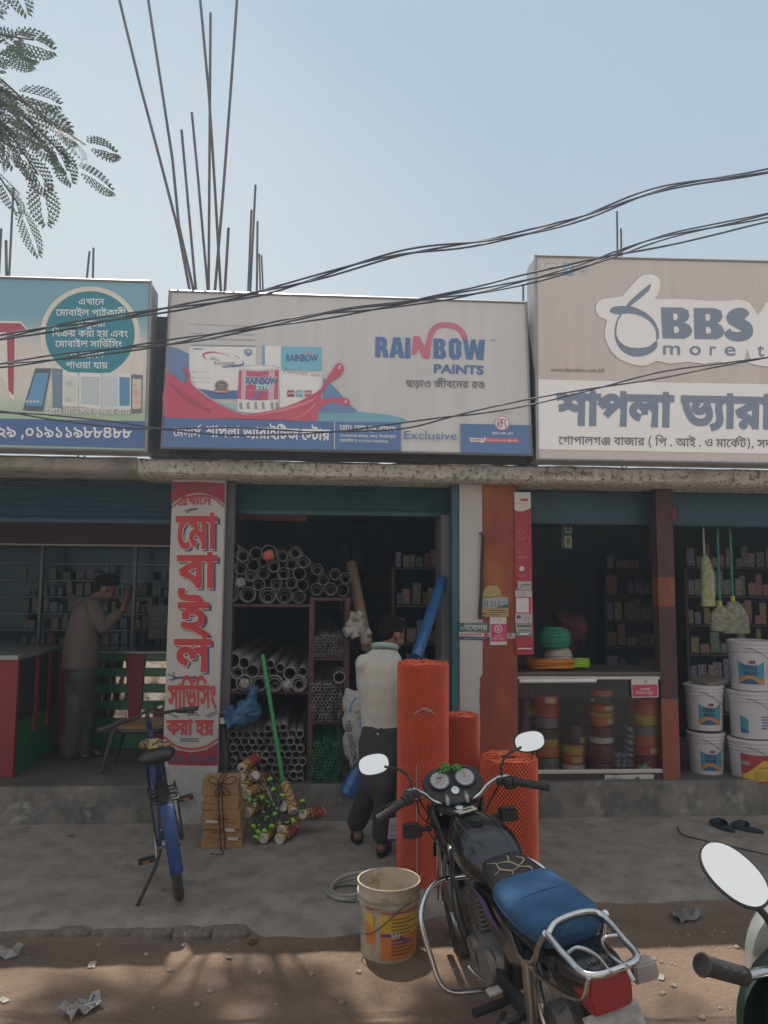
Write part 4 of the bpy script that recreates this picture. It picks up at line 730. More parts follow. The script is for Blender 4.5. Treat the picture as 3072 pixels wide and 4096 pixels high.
s2.poly('printed_mark', qa(stroke([(765, 705), (775, 735), (740, 750), (600, 762)], [2, 14, 18, 20])), DB, 2)
s2.poly('printed_mark', qa(stroke([(705, 665), (745, 692)], [4, 18])), BLK, 3)
s2.text('lettering', 'ALL', za(500, 706), za(578, 710), BLK, 3, 0, 36); s2.text('lettering', 'ROUNDER', za(532, 742), za(706, 746), BLK, 3, 0, 32); s2.text('lettering', 'EXTERIOR', za(602, 770), za(682, 773), W_, 4, .01)
s2.text('lettering', 'RAINBOW', za(358, 618), za(442, 620), BLK, 3, .03)
s2.poly('printed_badge', qa([(780, 620), (815, 610), (850, 622), (848, 655), (815, 680), (784, 655)]), pr(96, 120, 152), 2); s2.text('lettering', '10', za(798, 645), za(830, 646), W_, 3, .03)
for y in (808, 855, 893): s2.poly('printed_mark', qa(oval(362, y - 3, 12, 12, 12)), pr(170, 168, 165), 2); s2.text('lettering', 'Resistance for Anti Dirt', za(385, y), za(500, y + 3), GR, 2)
s2.poly('printed_badge', qa(oval(592, 920, 58, 50, 24)), pr(150, 128, 92), 3); s2.poly('printed_badge', qa(oval(592, 920, 45, 40, 24)), BLK, 4)
s2.text('lettering', 'HYBRID', za(566, 918), za(618, 920), pr(190, 170, 120), 5, .02); s2.text('lettering', 'GERMAN', za(566, 938), za(618, 940), pr(190, 170, 120), 5, .02)
s2.poly('printed_badge', qa([(535, 948), (650, 952), (650, 978), (535, 974)]), pr(158, 84, 84), 5); s2.text('lettering', 'TECHNOLOGY', za(540, 972), za(645, 974), W_, 6, .02)
s2.poly('printed_pack', qa(rect(932, 584, 954, 745)), pr(96, 140, 172), 1); s2.poly('printed_pack', qa([(954, 586), (1084, 588), (1425, 596), (1425, 1090), (1080, 1100), (1070, 760), (954, 748)]), W_, 1)
s2.poly('printed_pack', qa([(1086, 590), (1425, 597), (1425, 800), (1086, 790)]), pr(96, 158, 178), 2)
s2.text('lettering', 'RAINBOW', za(1128, 712), za(1395, 716), DB, 3, .05, 72)
s2.poly('printed_mark', qa(stroke([(1250, 690), (1270, 655), (1305, 642), (1345, 658), (1358, 690)], 9)), RDl, 3)
s2.text('lettering', 'Feather', za(1108, 810), za(1318, 830), pr(150, 132, 142), 4, 0, 66); s2.text('lettering', 'Silk', za(1330, 838), za(1422, 846), pr(160, 148, 150), 4, 0, 60)
for x, cc in ((1138, (128, 58, 68)), (1210, (92, 150, 158)), (1282, (160, 76, 84))): s2.poly('printed_mark', qa(rect(x, 956, x + 60, 1010)), pr(*cc), 3); s2.poly('printed_mark', qa(stroke([(x + 6, 975), (x + 25, 985), (x + 40, 972), (x + 55, 990)], 6)), W_, 4)
s2.poly('printed_tin', qa([(735, 770), (1075, 775), (1065, 1120), (900, 1150), (725, 1130)]), W_, 4)
s2.poly('printed_tin', qa(oval(905, 768, 172, 24, 30)), pr(176, 172, 170), 5); s2.poly('printed_tin', qa(oval(905, 770, 155, 15, 30)), W_, 6)
s2.poly('printed_tin', qa([(738, 788), (900, 800), (1070, 788), (1062, 1030), (900, 1040), (728, 1025)]), pr(164, 70, 96), 5)
s2.poly('printed_tin', qa([(762, 790), (800, 795), (790, 1032), (755, 1028)]), pr(184, 150, 160), 6); s2.poly('printed_tin', qa([(985, 795), (1035, 792), (1028, 1032), (980, 1036)]), pr(184, 150, 160), 6)
s2.poly('printed_tin', qa([(820, 1035), (960, 905), (1000, 905), (880, 1038)]), pr(120, 84, 128), 6)
s2.text('lettering', 'RAINBOW', za(795, 900), za(1055, 908), DB, 8, .06, 74); s2.text('lettering', 'RAINBOW', za(793, 902), za(1057, 910), W_, 7, .12, 76)
s2.poly('printed_mark', qa(stroke([(920, 860), (940, 838), (975, 832), (1005, 850), (1015, 875)], 8)), RDl, 7)
s2.text('lettering', 'SYN', za(876, 946), za(990, 950), pr(150, 200, 205), 8, .06, 54); s2.text('lettering', 'Super Gloss Synthetic Enamel', za(818, 960), za(1000, 964), W_, 8)
for x in (740, 800, 865, 925, 1000, 1040): s2.poly('printed_mark', qa([(x, 1060), (x + 22, 1050), (x + 24, 1090), (x + 30, 1110), (x + 4, 1112)]), pr(128, 128, 134), 6)
s2.poly('printed_shadow_pool', qa([(560, 1050), (735, 1075), (735, 1120), (700, 1120)]), pr(130, 168, 178), 3)
s2.poly('printed_splash', qa([(143, 795), (200, 840), (270, 892), (300, 880), (310, 830), (270, 775), (290, 765), (330, 800), (336, 880), (380, 940), (500, 1030), (640, 1105), (770, 1158), (900, 1142), (1060, 1110), (1200, 1065), (1330, 1000), (1420, 940), (1470, 850), (1520, 780), (1545, 738), (1580, 730), (1605, 755), (1600, 800), (1565, 842), (1520, 870), (1470, 910), (1418, 1000), (1440, 1030), (1520, 1016), (1600, 1020), (1650, 1030), (1658, 1065), (1630, 1085), (1560, 1060), (1500, 1060), (1440, 1080), (1395, 1150), (1370, 1215), (1100, 1200), (600, 1190), (124, 1184)]), RD, 8, 2)
s2.poly('printed_splash', qa(stroke([(860, 1165), (1050, 1130), (1220, 1085), (1340, 1040), (1380, 1010)], [3, 18, 26, 14, 3])), RDl, 9); s2.poly('printed_splash', qa(stroke([(1150, 1205), (1270, 1160), (1350, 1090), (1370, 1060)], [4, 18, 22, 4])), pr(188, 92, 96), 9)
s2.poly('printed_splash', qa(stroke([(150, 880), (230, 960), (350, 1050), (500, 1130)], [4, 40, 50, 8])), RDd, 9); s2.poly('printed_splash', qa(oval(1572, 765, 10, 20, 12, .5)), pr(200, 150, 160), 9); s2.poly('printed_splash', qa(oval(1625, 1050, 10, 16, 12, 0)), pr(200, 150, 160), 9)
s2.poly('printed_splash', qa([(1436, 850), (1520, 920), (1590, 1000), (1680, 1095), (1700, 1140), (1380, 1140), (1440, 1080)]), pr(84, 112, 152), 7, 2)
s2.poly('printed_wave', qb([(-20, 790), (-60, 900), (558, 902), (555, 865), (400, 838), (200, 820)]), CY, 6, 2)
s2.poly('blue_band', [za(120, 1182), za(600, 1196), za(1400, 1212), zb(70, 898), zb(558, 902), zb(560, 1112), zb(70, 1106), za(98, 1425)], DB, 9)
s2.poly('blue_band', qb([(1000, 912), (1508, 924), (1522, 1138), (1003, 1122)]), DB, 9)
s2.poly('white_rule', qb(rect(68, 896, 73, 1102)), W_, 10)
s2.text('lettering', 'c1', za(190, 1336), za(420, 1344), W_, 11, 15, 108); s2.text('lettering', 'c1b', za(462, 1340), za(1492, 1370), W_, 11, 25, 128)
s2.text('lettering', 'c2', zb(106, 955), zb(524, 968), W_, 11, 15); s2.text('lettering', 'c3', zb(106, 1010), zb(522, 1018), W_, 11, 8); s2.text('lettering', 'c4', zb(106, 1046), zb(466, 1052), W_, 11, 8)
s2.text('lettering', 'Exclusive', zb(584, 1022), zb(972, 1030), DB, 11, 0, 92); s2.text('lettering', 'A Product of', zb(1226, 836), zb(1382, 838), GR, 11)
s2.poly('emblem', [zb(*p) for p in oval(1305, 906, 57, 55, 40)], W_, 10); s2.poly('emblem', [[zb(*p) for p in L] for L in ring(1305, 906, 55, 53, 5)], pr(146, 58, 80), 11)
for a in ([(1275, 935), (1275, 885), (1295, 880), (1298, 905), (1275, 908), (1297, 940)], [(1305, 940), (1305, 882), (1322, 882)], [(1305, 908), (1318, 908)], [(1328, 880), (1330, 932), (1340, 932)]): s2.poly('emblem', qb(stroke(a, 7, 2)), pr(146, 58, 80), 12)
s2.text('lettering', 'c6', zb(1228, 992), zb(1386, 996), W_, 11, 8)
s2.poly('phone_strip', qb([(1160, 1014), (1425, 1022), (1430, 1052), (1160, 1046)]), pr(176, 72, 82), 10); s2.poly('phone_strip', qb([(1066, 1014), (1165, 1020), (1162, 1048), (1070, 1046)]), pr(190, 176, 156), 11)
s2.text('lettering', 'c8', zb(1192, 1040), zb(1420, 1046), W_, 11, 5); s2.text('lettering', 'c7', zb(1080, 1038), zb(1150, 1041), BLK, 12, 5); s2.poly('phone_strip', qb(stroke([(1150, 1050), (1172, 1040), (1180, 1012)], [14, 7, 14])), W_, 12)
# big RAINBOW word: blocks of heavy condensed capitals, the N in red rising into an arc
def block(L): s2.poly('lettering', [[zb(*p) for p in q] for q in (L if isinstance(L[0][0], tuple) else [L])], DB, 2)
block([[(372, 270), (430, 272), (455, 290), (458, 330), (445, 352), (462, 372), (468, 423), (430, 422), (424, 380), (412, 366), (408, 366), (408, 421), (370, 420)], [(408, 302), (408, 335), (420, 335), (422, 318), (420, 302)]])
block([[(504, 275), (556, 276), (586, 426), (548, 425), (543, 398), (518, 397), (514, 424), (476, 423)], [(530, 310), (521, 365), (539, 366)]])
block([(592, 277), (628, 278), (630, 428), (590, 427)])
block([[(800, 283), (862, 285), (886, 300), (888, 335), (874, 355), (892, 376), (894, 415), (870, 432), (800, 430)], [(838, 310), (838, 342), (850, 342), (852, 312)], [(838, 368), (838, 402), (852, 402), (854, 370)]])
block([[(936, 282), (980, 284), (1004, 310), (1006, 410), (985, 437), (936, 435), (914, 410), (913, 305)], [(952, 315), (952, 400), (966, 400), (968, 316)]])
block([(1018, 288), (1052, 289), (1062, 370), (1078, 290), (1110, 291), (1122, 372), (1138, 292), (1180, 293), (1168, 440), (1118, 438), (1104, 360), (1088, 437), (1042, 436)])
NR = pr(170, 84, 104)
s2.poly('lettering', qb([(654, 264), (698, 268), (738, 350), (752, 282), (790, 282), (770, 430), (722, 427), (688, 345), (676, 392), (668, 385), (658, 410), (648, 398), (638, 396)]), NR, 3)
s2.poly('lettering', qb(stroke([(771, 284), (790, 230), (830, 192), (890, 182), (960, 195), (1010, 235), (1036, 286)], 38)), NR, 2)
s2.text('lettering', 'PAINTS', zb(803, 534), zb(1170, 546), DB, 2, .035, 95); s2.text('lettering', 'c5', zb(594, 640), zb(1178, 650), BLK, 2, 12); s2.text('lettering', 'TM', zb(1215, 310), zb(1256, 311), GR, 2)
# dark casing under and behind the leaning face
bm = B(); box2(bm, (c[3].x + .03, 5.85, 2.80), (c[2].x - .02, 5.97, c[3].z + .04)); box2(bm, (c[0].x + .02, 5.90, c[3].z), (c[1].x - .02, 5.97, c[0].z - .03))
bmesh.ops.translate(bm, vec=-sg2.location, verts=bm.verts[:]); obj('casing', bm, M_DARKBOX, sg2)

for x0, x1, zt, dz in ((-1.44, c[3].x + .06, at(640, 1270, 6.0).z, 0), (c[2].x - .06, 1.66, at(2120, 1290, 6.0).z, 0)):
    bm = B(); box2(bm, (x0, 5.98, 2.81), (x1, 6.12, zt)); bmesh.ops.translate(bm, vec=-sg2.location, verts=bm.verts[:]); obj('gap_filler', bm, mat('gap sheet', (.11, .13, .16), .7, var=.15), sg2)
# --- cable shop, right
z4 = Z(2072, 1000, 1.659); PR = planeY(5.72)
def q4(L): return [z4(*p) for p in L]
c = [PR.hit(2142, 1024), Vector((4.6, 5.72, 0)), Vector((4.6, 5.72, 0)), PR.hit(2150, 1838)]; c[1].z = PR.hit(3072, 1040).z; c[2].z = PR.hit(3072, 1853).z
sg3, s3 = board('signboard', 'beige cable shop signboard with a big slate blue ribbon logo', 'signboard', c, .27, faded('cable banner', srgb(170, 162, 158, k2)), 1.659)
SL = pr(96, 110, 130); WT = pr(212, 212, 213)
s3.poly('white_band', q4([(128, 858), (900, 878), (1659, 890), (3600, 920), (3600, 1400), (1659, 1352), (132, 1322)]), WT, 1)
outl = [(690, 308), (800, 185), (860, 160), (925, 175), (945, 220), (930, 290), (890, 345), (900, 325), (1100, 325), (1350, 340), (1450, 328), (1540, 350), (1590, 430), (1640, 360), (1700, 345), (2400, 360), (2400, 780), (1600, 768), (1540, 720), (1520, 655), (1500, 740), (1440, 765), (1340, 742), (1240, 755), (1120, 742), (1010, 755), (920, 735), (860, 765), (770, 762), (660, 715), (595, 630), (575, 540), (590, 465), (540, 445), (515, 385), (540, 335), (600, 320)]
s3.poly('logo_ground', q4([(1385 + (x - 1385) * 1.004, 480 + (y - 480) * 1.012) for x, y in outl]), pr(132, 126, 122), 1, 2); s3.poly('logo_ground', q4(outl), WT, 2, 2)
s3.poly('logo', q4([(880, 222), (882, 240), (868, 270), (800, 330), (745, 372), (716, 376), (735, 345), (800, 285)]), SL, 3)
s3.poly('logo', q4([(612, 392), (640, 375), (740, 372), (820, 400), (890, 450), (930, 520), (936, 580), (918, 600), (916, 540), (880, 480), (820, 440), (740, 420), (660, 428), (612, 412)]), SL, 3, 2)
s3.poly('logo', q4([(690, 428), (665, 470), (652, 540), (665, 590), (710, 635), (790, 650), (870, 640), (918, 600), (925, 640), (890, 680), (830, 704), (760, 706), (690, 670), (650, 610), (640, 540), (652, 475), (676, 428)]), SL, 3, 2)
def heavy(L): s3.poly('lettering', [q4(q) for q in (L if isinstance(L[0][0], tuple) else [L])], SL, 4)
heavy([[(948, 380), (1090, 382), (1130, 400), (1138, 440), (1122, 470), (1102, 482), (1140, 498), (1158, 535), (1142, 570), (1105, 588), (960, 586)], [(1030, 420), (1032, 464), (1055, 464), (1064, 442), (1055, 420)], [(1034, 506), (1036, 550), (1062, 550), (1072, 528), (1062, 506)]])
heavy([[(1166, 384), (1310, 386), (1350, 404), (1358, 444), (1342, 474), (1322, 486), (1352, 502), (1370, 539), (1354, 574), (1320, 592), (1172, 590)], [(1244, 424), (1246, 468), (1270, 468), (1278, 446), (1270, 424)], [(1246, 510), (1248, 554), (1274, 554), (1284, 532), (1274, 510)]])
s3.poly('lettering', q4(stroke([(1520, 440), (1490, 415), (1440, 425), (1420, 455), (1470, 485), (1520, 515), (1520, 555), (1470, 575), (1410, 565), (1385, 535)], [50, 62, 70, 72, 78, 72, 70, 62, 58, 50])), SL, 4)
s3.text('lettering', 'm', z4(962, 692), z4(1076, 694), SL, 4, .012, 128); s3.text('lettering', 'o', z4(1138, 695), z4(1214, 697), SL, 4, .012, 128); s3.text('lettering', 'r', z4(1272, 697), z4(1314, 698), SL, 4, .012, 128); s3.text('lettering', 'e', z4(1370, 698), z4(1444, 700), SL, 4, .012, 128); s3.text('lettering', 't', z4(1588, 704), z4(1632, 705), SL, 4, .012, 128)
s3.text('lettering', 'www.bbscables.com.bd', z4(218, 806), z4(570, 812), pr(92, 84, 80), 2, 0, 42)
s3.text('lettering', 'b1', z4(250, 1150), z4(2350, 1192), SL, 3, 45, 305); s3.text('lettering', 'b2', z4(268, 1288), z4(2080, 1318), pr(84, 88, 96), 3, 12, 80)
s3.poly('emblem', [q4(L) for L in ring(220, 125, 64, 48, 6)], pr(200, 198, 192), 2); s3.poly('emblem', [q4(L) for L in ring(220, 125, 44, 32, 3)], pr(200, 198, 192), 2); s3.text('lettering', 'ISO', z4(192, 130), z4(250, 132), pr(200, 198, 192), 2, .02, 40)
s3.text('lettering', 'CERTIFIED', z4(178, 98), z4(262, 100), pr(200, 198, 192), 2, .02, 22, (0, 0), 12); s3.text('lettering', 'COMPANY', z4(185, 162), z4(255, 163), pr(200, 198, 192), 2, .02, 22, (0, 0), -10)
s3.poly('emblem', q4([(302, 82), (368, 84), (372, 166), (304, 166)]), pr(92, 138, 172), 2); s3.poly('emblem', q4(stroke([(322, 112), (336, 134), (352, 96)], [5, 9, 5])), WT, 3)
for L in (ring(430, 110, 38, 34, 4), ring(430, 110, 18, 34, 3), ring(430, 110, 38, 13, 3)): s3.poly('emblem', [q4(q) for q in L], pr(150, 166, 182), 2)
s3.text('lettering', 'Accredited', z4(392, 162), z4(470, 164), pr(160, 160, 160), 2)
# ---------------------------------------------------------------- centre shop: pipe rack and pipes
zC = Z(840, 2050, 1.659); zD = Z(840, 2550, 2.07375)
YP = YF + .06                                                    # where the pipe mouths stand
M_PVC = mat('grey plastic pipe', (.34, .325, .29), .5, var=.12, scale=3); M_PVCD = mat('shaded plastic pipe', (.22, .215, .20), .6, var=.15, scale=3)  # the second, darker grey has the upper bays' shade put into its colour
M_PVCG = mat('green plastic pipe', (.06, .24, .12), .45, var=.15, scale=4); M_STEEL = mat('steel pipe', (.30, .29, .28), .45, .5, var=.12)
M_RACK = mat('rack paint', (.085, .035, .03), .7, var=.25, scale=4); M_WOODD = mat('rack board', (.10, .075, .055), .8, var=.2)
rk = thing('pipe_rack', 'dark red steel rack with open bays filled with plastic pipes', 'rack', (0, YP, FLOOR))
def rpart(n, bm, m):
    bmesh.ops.translate(bm, vec=(0, -YP, -FLOOR), verts=bm.verts[:]); return obj(n, bm, m, rk)
def cx(x, y=900, Y=YP): return at(*zC(x, y), Y).x
def cz(y, x=500, Y=YP): return at(*zC(x, y), Y).z
for x0, x1, zt in ((72, 96, cz(620)), (655, 688, cz(560)), (893, 925, cz(560))):
    for yy in (YP + .03, YP + 1.4):
        bm = B(); box2(bm, (cx(x0), yy, FLOOR), (cx(x1), yy + .05, zt)); rpart('upright', bm, M_RACK)
for y, x0, x1 in ((606, 96, 655), (1186, 96, 655), (562, 688, 893), (962, 688, 893), (1388, 688, 893)):
    bm = B(); box2(bm, (cx(x0) + .001, YP + .035, cz(y + 22)), (cx(x1) - .001, YP + .075, cz(y) - .002)); rpart('crossbar', bm, M_RACK)
    bm = B(); box2(bm, (cx(x0) + .001, YP + .09, cz(y + 14)), (cx(x1) - .001, YP + 2.6, cz(y) - .004)); rpart('shelf', bm, M_WOODD)
PIPES = {}
def pipe_mesh(m, n, wall, length):
    k = (m.name, n, round(wall, 3), length)
    if k in PIPES: return PIPES[k]
    bm = B(); A = [2 * math.pi * j / n for j in range(n)]
    def rg(r, y): return [bm.verts.new((r * math.cos(a), y, r * math.sin(a))) for a in A]
    o0, o1, i0, i1 = rg(1, 0), rg(1, length), rg(1 - wall, 0), rg(1 - wall, length)
    for j in range(n):
        q = (j + 1) % n
        bm.faces.new((o0[j], o1[j], o1[q], o0[q])); bm.faces.new((i0[j], i0[q], i1[q], i1[j])); bm.faces.new((o0[j], o0[q], i0[q], i0[j])); bm.faces.new((o1[j], i1[j], i1[q], o1[q]))
    me = bpy.data.meshes.new('pipe'); bm.normal_update(); bm.to_mesh(me); bm.free(); me.materials.append(m)
    me.polygons.foreach_set('use_smooth', [True] * len(me.polygons)); me.set_sharp_from_angle(angle=R(40)); PIPES[k] = me
    return me
def pipe(name, px, py, rpx, m, label, group, z=zC, dy=None, wall=.10, n=22, length=2.8, s=1.659):
    Y = YP + (random.uniform(-.03, .05) if dy is None else dy); p = at(*z(px, py), Y); r = rpx / s / FPX * Y * 1.0
    o = bpy.data.objects.new(name, pipe_mesh(m, n, wall, length)); _link(o); o.location = p; o.scale = (r, 1, r); o.rotation_euler = (R(random.uniform(-.25, .1)), 0, R(random.uniform(-.3, .3)))
    return tag(o, label, 'pipe', group)
def nest(name, L, m, lab, grp, z=zC, n=22, s=1.659, dy=None):
    for x, y, r, *inn in L:
        d = random.uniform(-.02, .04) if dy is None else dy
        pipe(name, x, y, r, m, lab, grp, z, d, .07, n, 2.8, s)
        yy = y; rr = r
        for q in inn:
            yy += (rr * .90 - q) * .85; xx = x + random.uniform(-.05, .05) * r; pipe(name, xx, yy, q, m, 'narrower ' + lab.replace('stacked', 'pushed inside another').replace('lying', 'pushed inside another'), 'nested ' + grp, z, d + random.uniform(0, .04), .08, n, 2.6, s); rr = q
LU = [(153, 238, 38), (220, 288, 40, 32), (305, 268, 40), (390, 265, 50), (480, 288, 38, 28), (565, 265, 40, 30), (620, 328, 40, 26), (140, 322, 42, 27), (540, 343, 38, 30), (425, 358, 38, 30), (352, 330, 28), (288, 350, 40),
      (205, 372, 40, 28), (353, 403, 40, 28), (487, 405, 40, 28), (592, 405, 42), (140, 422, 40, 28, 20), (270, 420, 38, 26, 18), (200, 466, 36), (322, 478, 40, 26), (440, 475, 38, 27, 20), (540, 468, 38, 28), (615, 483, 38),
      (143, 542, 48, 36, 24), (250, 545, 52, 40), (383, 550, 54, 42, 26), (493, 552, 52, 40, 26), (590, 562, 42, 28, 15)]
nest('drain_pipe', LU, M_PVCD, 'shade-darkened grey drain pipe stacked in the top left bay of the rack', 'drain pipes in the top left bay')
nest('drain_pipe', [(710, 377, 38, 25), (830, 410, 38, 28), (900, 437, 38, 26), (752, 448, 35, 25), (708, 510, 40, 27), (800, 508, 42, 27, 15), (882, 515, 40)], M_PVCD, 'shade-darkened grey pipe stacked on top of the narrow bay', 'pipes on top of the narrow bay')
nest('drain_pipe', [(148, 983, 50), (225, 1000, 36), (180, 1065, 40, 30), (280, 1053, 42), (150, 1130, 52, 42), (225, 1130, 50), (325, 1137, 50, 40), (428, 1135, 52, 40, 22), (510, 1150, 37), (590, 1135, 52, 42, 30), (397, 1008, 28), (465, 1032, 28), (418, 1057, 27), (530, 1070, 42), (615, 1058, 32)], M_PVC, 'wide grey drain pipe lying in the middle left bay', 'drain pipes in the middle left bay')
pipe('drain_pipe', 858, 1095, 38, M_PVC, 'short cut of wide pipe lying on top of the small conduit bundle', None, length=.5)
def heap(name, x0, x1, ytop, ybot, r0, r1, m, lab, grp, z, s, n=12, seed=1, wall=.16, skip=None, cols=None, length=2.6):
    rnd = random.Random(seed); y = ybot; row = 0; k = 0
    while y > ytop(x1) - 60 if callable(ytop) else y > ytop:
        x = x0 + (row % 2) * (r0 + r1) / 2
        while x < x1:
            r = rnd.uniform(r0, r1); X = x + r + rnd.uniform(-.1, .1) * r; Yy = y - r + rnd.uniform(-.18, .18) * r
            lim = ytop(X) if callable(ytop) else ytop
            if Yy - r > lim and X + r < x1 + r0 * .4 and not (skip and skip(X, Yy)):
                mm = m if cols is None else rnd.choices(cols[0], cols[1])[0]
                pipe(name, X, Yy, r, mm, lab, grp, z, rnd.uniform(-.05, .06), wall, n, length, s); k += 1
            x += 2 * r + rnd.uniform(.0, .8)
        y -= (r0 + r1) * .90; row += 1
    return k
k1 = heap('conduit_pipe', 682, 892, lambda x: 830 - 20 * math.cos((x - 787) / 70), 956, 9, 12.5, M_PVC, 'thin grey conduit pipe bundled in the narrow bay below head height', 'thin conduit pipes in the upper bundle', zC, 1.659, 10, 3)
k2_ = heap('conduit_pipe', 666, 888, lambda x: 1122 + max(0, x - 775) * .75, 1384, 11, 13.5, M_PVC, 'thin pale conduit pipe packed in the lower narrow bay', 'thin conduit pipes in the lower bundle', zC, 1.659, 10, 5)
k3 = heap('water_pipe', 100, 640, lambda x: 1400 + max(0, 300 - x) * .22 + 12 * math.sin(x / 40), 1905, 23, 27, M_PVC, 'grey water pipe lying in the big heap at the bottom of the rack', 'water pipes in the bottom heap', zC, 1.659, 16, 8, .11, None, ([M_PVC, M_PVCD, M_PVCG], [.78, .18, .04]))
k4 = heap('green_pipe', 830, 1098, lambda x: 835 + abs(x - 950) * .35, 1218, 12, 17, M_PVCG, 'green water pipe packed at the bottom of the narrow bay', 'green pipes at the bottom of the narrow bay', zD, 2.07375, 12, 11, .20)
for x, y, r in ((872, 1288, 26), (944, 1290, 27), (1000, 1284, 25), (1050, 1284, 25), (700, 1282, 22)): pipe('steel_pipe', x, y, r, M_STEEL, 'short steel pipe lying on the shop floor under the rack', 'steel pipes on the floor', zD, -.02, .14, 16, 2.0, 2.07375)
print('heaps', k1, k2_, k3, k4)
# rags pushed in pipe mouths
def rag(px, py, r, m, lab, cat='rag', Y=None):
    Y = Y or YP - .03; p = at(*zC(px, py), Y); bm = B(); bmesh.ops.create_icosphere(bm, subdivisions=3, radius=1)
    rr = r / 1.659 / FPX * Y
    for v in bm.verts: v.co = Vector((v.co.x * rr, v.co.y * .05, v.co.z * rr)) * (1 + .35 * noise.noise(v.co * 2.6 + Vector((px, 0, 0))))
    o = obj('crumpled_cloth', bm, m, smooth=180); o.location = p + Vector((0, .03, 0)); return tag(o, lab, cat)
M_WRAG = mat('white rag', (.45, .42, .39), .9, var=.3, scale=30, col2=(.14, .12, .11)); M_RRAG = mat('red rag', (.45, .09, .06), .8, var=.2)
rag(388, 285, 38, M_RRAG, 'red cloth stuffed in the highest wide pipe'); rag(200, 466, 32, M_WRAG, 'white crumpled paper in a pipe of the top left bay')
rag(228, 1140, 36, M_WRAG, 'white crumpled paper in a pipe of the middle bay'); rag(508, 1150, 33, M_WRAG, 'dirty white plug closing a middle bay pipe')
# orange board hanging under the shutter
bm = B(); P4 = [at(*zC(*q), YF + .55) for q in ((185, -45), (655, -35), (640, 60), (190, 48))]; poly_prism(bm, P4, Vector((0, .012, 0)))
tag(obj('hanging_board', bm, mat('faded orange board', (.22, .07, .05), .8, var=.2)), 'faded orange board hanging under the centre shutter', 'board')
# leaning things
def lean(name, a, b, r, m, label, cat, n=18, bend=None, smooth=5, rr=None, hollow=False):
    bm = B(); pts = [a] + (bend or []) + [b]; tube(bm, pts, rr or r, n, True, smooth if bend else 0)
    return tag(obj(name, bm, m, smooth=40), label, cat)
M_CARD = mat('cardboard tube', (.26, .17, .11), .85, var=.2, scale=4)
lean('cardboard_tube', at(*zC(1045, 900), YF + .12), at(*zC(938, 345), YF + .75), .048, M_CARD, 'brown cardboard tube leaning beside the narrow pipe bay', 'tube')
M_FILM = mat('blue film', (.02, .105, .27), .22, var=.2, scale=6, bump=.5, bscale=14, coat=.3)
def film(a, b, r, label):
    bm = B(); n = 26; rings = []
    d = (b - a); x, y = frame_of(d)
    secs = []
    for i in range(n + 1):
        t = i / n; c_ = a + d * t; rad = r * (.80 if i in (0, n) else 1) * (1 + .06 * noise.noise(Vector((t * 9, r * 90, 0))))
        secs.append([c_ + (x * math.cos(q) + y * math.sin(q)) * rad * (1 + .05 * noise.noise(Vector((q * 2, t * 14, 1)))) for q in [2 * math.pi * j / 16 for j in range(16)]])
    loft(bm, secs); return tag(obj('plastic_film_roll', bm, M_FILM, smooth=50), label, 'plastic roll')
film(at(*zC(1368, 960), YF - .45), at(*zC(1548, 425), YF + .18), .045, 'shiny blue plastic roll leaning behind the tallest orange mesh roll')
film(at(*zD(1128, 1315), YF - .06), at(*zD(1312, 950), YF - .02), .062, 'shiny blue plastic roll end low beside the cement sack')
lean('plastic_rod', at(*zD(604, 1190), YF - .10), at(*zD(437, 142), YP - .03), .0175, mat('green rod plastic', (.03, .27, .08), .35, var=.15, scale=8), 'bright green plastic rod leaning in front of the pipe heap', 'rod')
bl = lean('metal_rod', at(*zD(140, 1085), YF - .02), at(*zD(98, 640), YF + .04), .024, mat('black rod', (.025, .025, .03), .5), 'short black rod with white tag beside painted pillar', 'rod')
bm = B(); a, b = at(*zD(104, 665), YF - .0), at(*zD(107, 712), YF - .0); tube(bm, [a, b], .026, 12); obj('tag', bm, flat('white tag', (.5, .48, .45)), bl)
# blue sheet stuffed on the pipes
def crumple(name, outline_px, z, Y, depth, m, label, cat, amp=.035, freq=9, seed=0, sub=5):
    pts = [z(*p) for p in outline_px]; v, t = fill_loops([pts + []])
    cxp = sum(p[0] for p in pts) / len(pts); cyp = sum(p[1] for p in pts) / len(pts)
    C0 = at(cxp, cyp, Y); P3 = [at(*p, Y) - C0 for p in pts]; bm = B(); secs = []; N = len(P3)
    M_ = 48; ringp = []
    L = [(P3[(i + 1) % N] - P3[i]).length for i in range(N)]; T = sum(L)
    for k in range(M_):
        d = T * k / M_; i = 0
        while d > L[i]: d -= L[i]; i += 1
        ringp.append(P3[i].lerp(P3[(i + 1) % N], d / L[i]))
    for f, dy in ((.02, -1), (.25, -.97), (.5, -.86), (.72, -.66), (.9, -.38), (1, 0), (.9, .38), (.6, .7), (.05, .9)):
        secs.append([Vector((p.x * f, dy * depth, p.z * f)) for p in ringp])
    loft(bm, secs); bmesh.ops.subdivide_edges(bm, edges=bm.edges[:], cuts=1, use_grid_fill=True); bm.normal_update()
    for q in bm.verts:
        w = q.co * freq + Vector((seed, seed, seed))
        q.co += q.normal * amp * (abs(noise.noise(w)) * 2 - .5 + .45 * abs(noise.noise(w * 2.4)) + .3 * noise.noise(w * 5)) * .8
    o = obj(name, bm, m, smooth=50); o.location = C0; return tag(o, label, cat)
M_TARP = mat('blue tarpaulin', (.03, .105, .21), .55, var=.2, scale=14, bump=.7, bscale=22)
crumple('tarpaulin', [(122, 590), (210, 575), (290, 520), (378, 440), (392, 520), (428, 585), (435, 640), (395, 690), (270, 742), (200, 735), (140, 768), (118, 680)], zD, YF - .02, .10, M_TARP, 'crumpled blue tarpaulin stuffed between the pipes by the pillar', 'tarpaulin', .05, 8, 3)
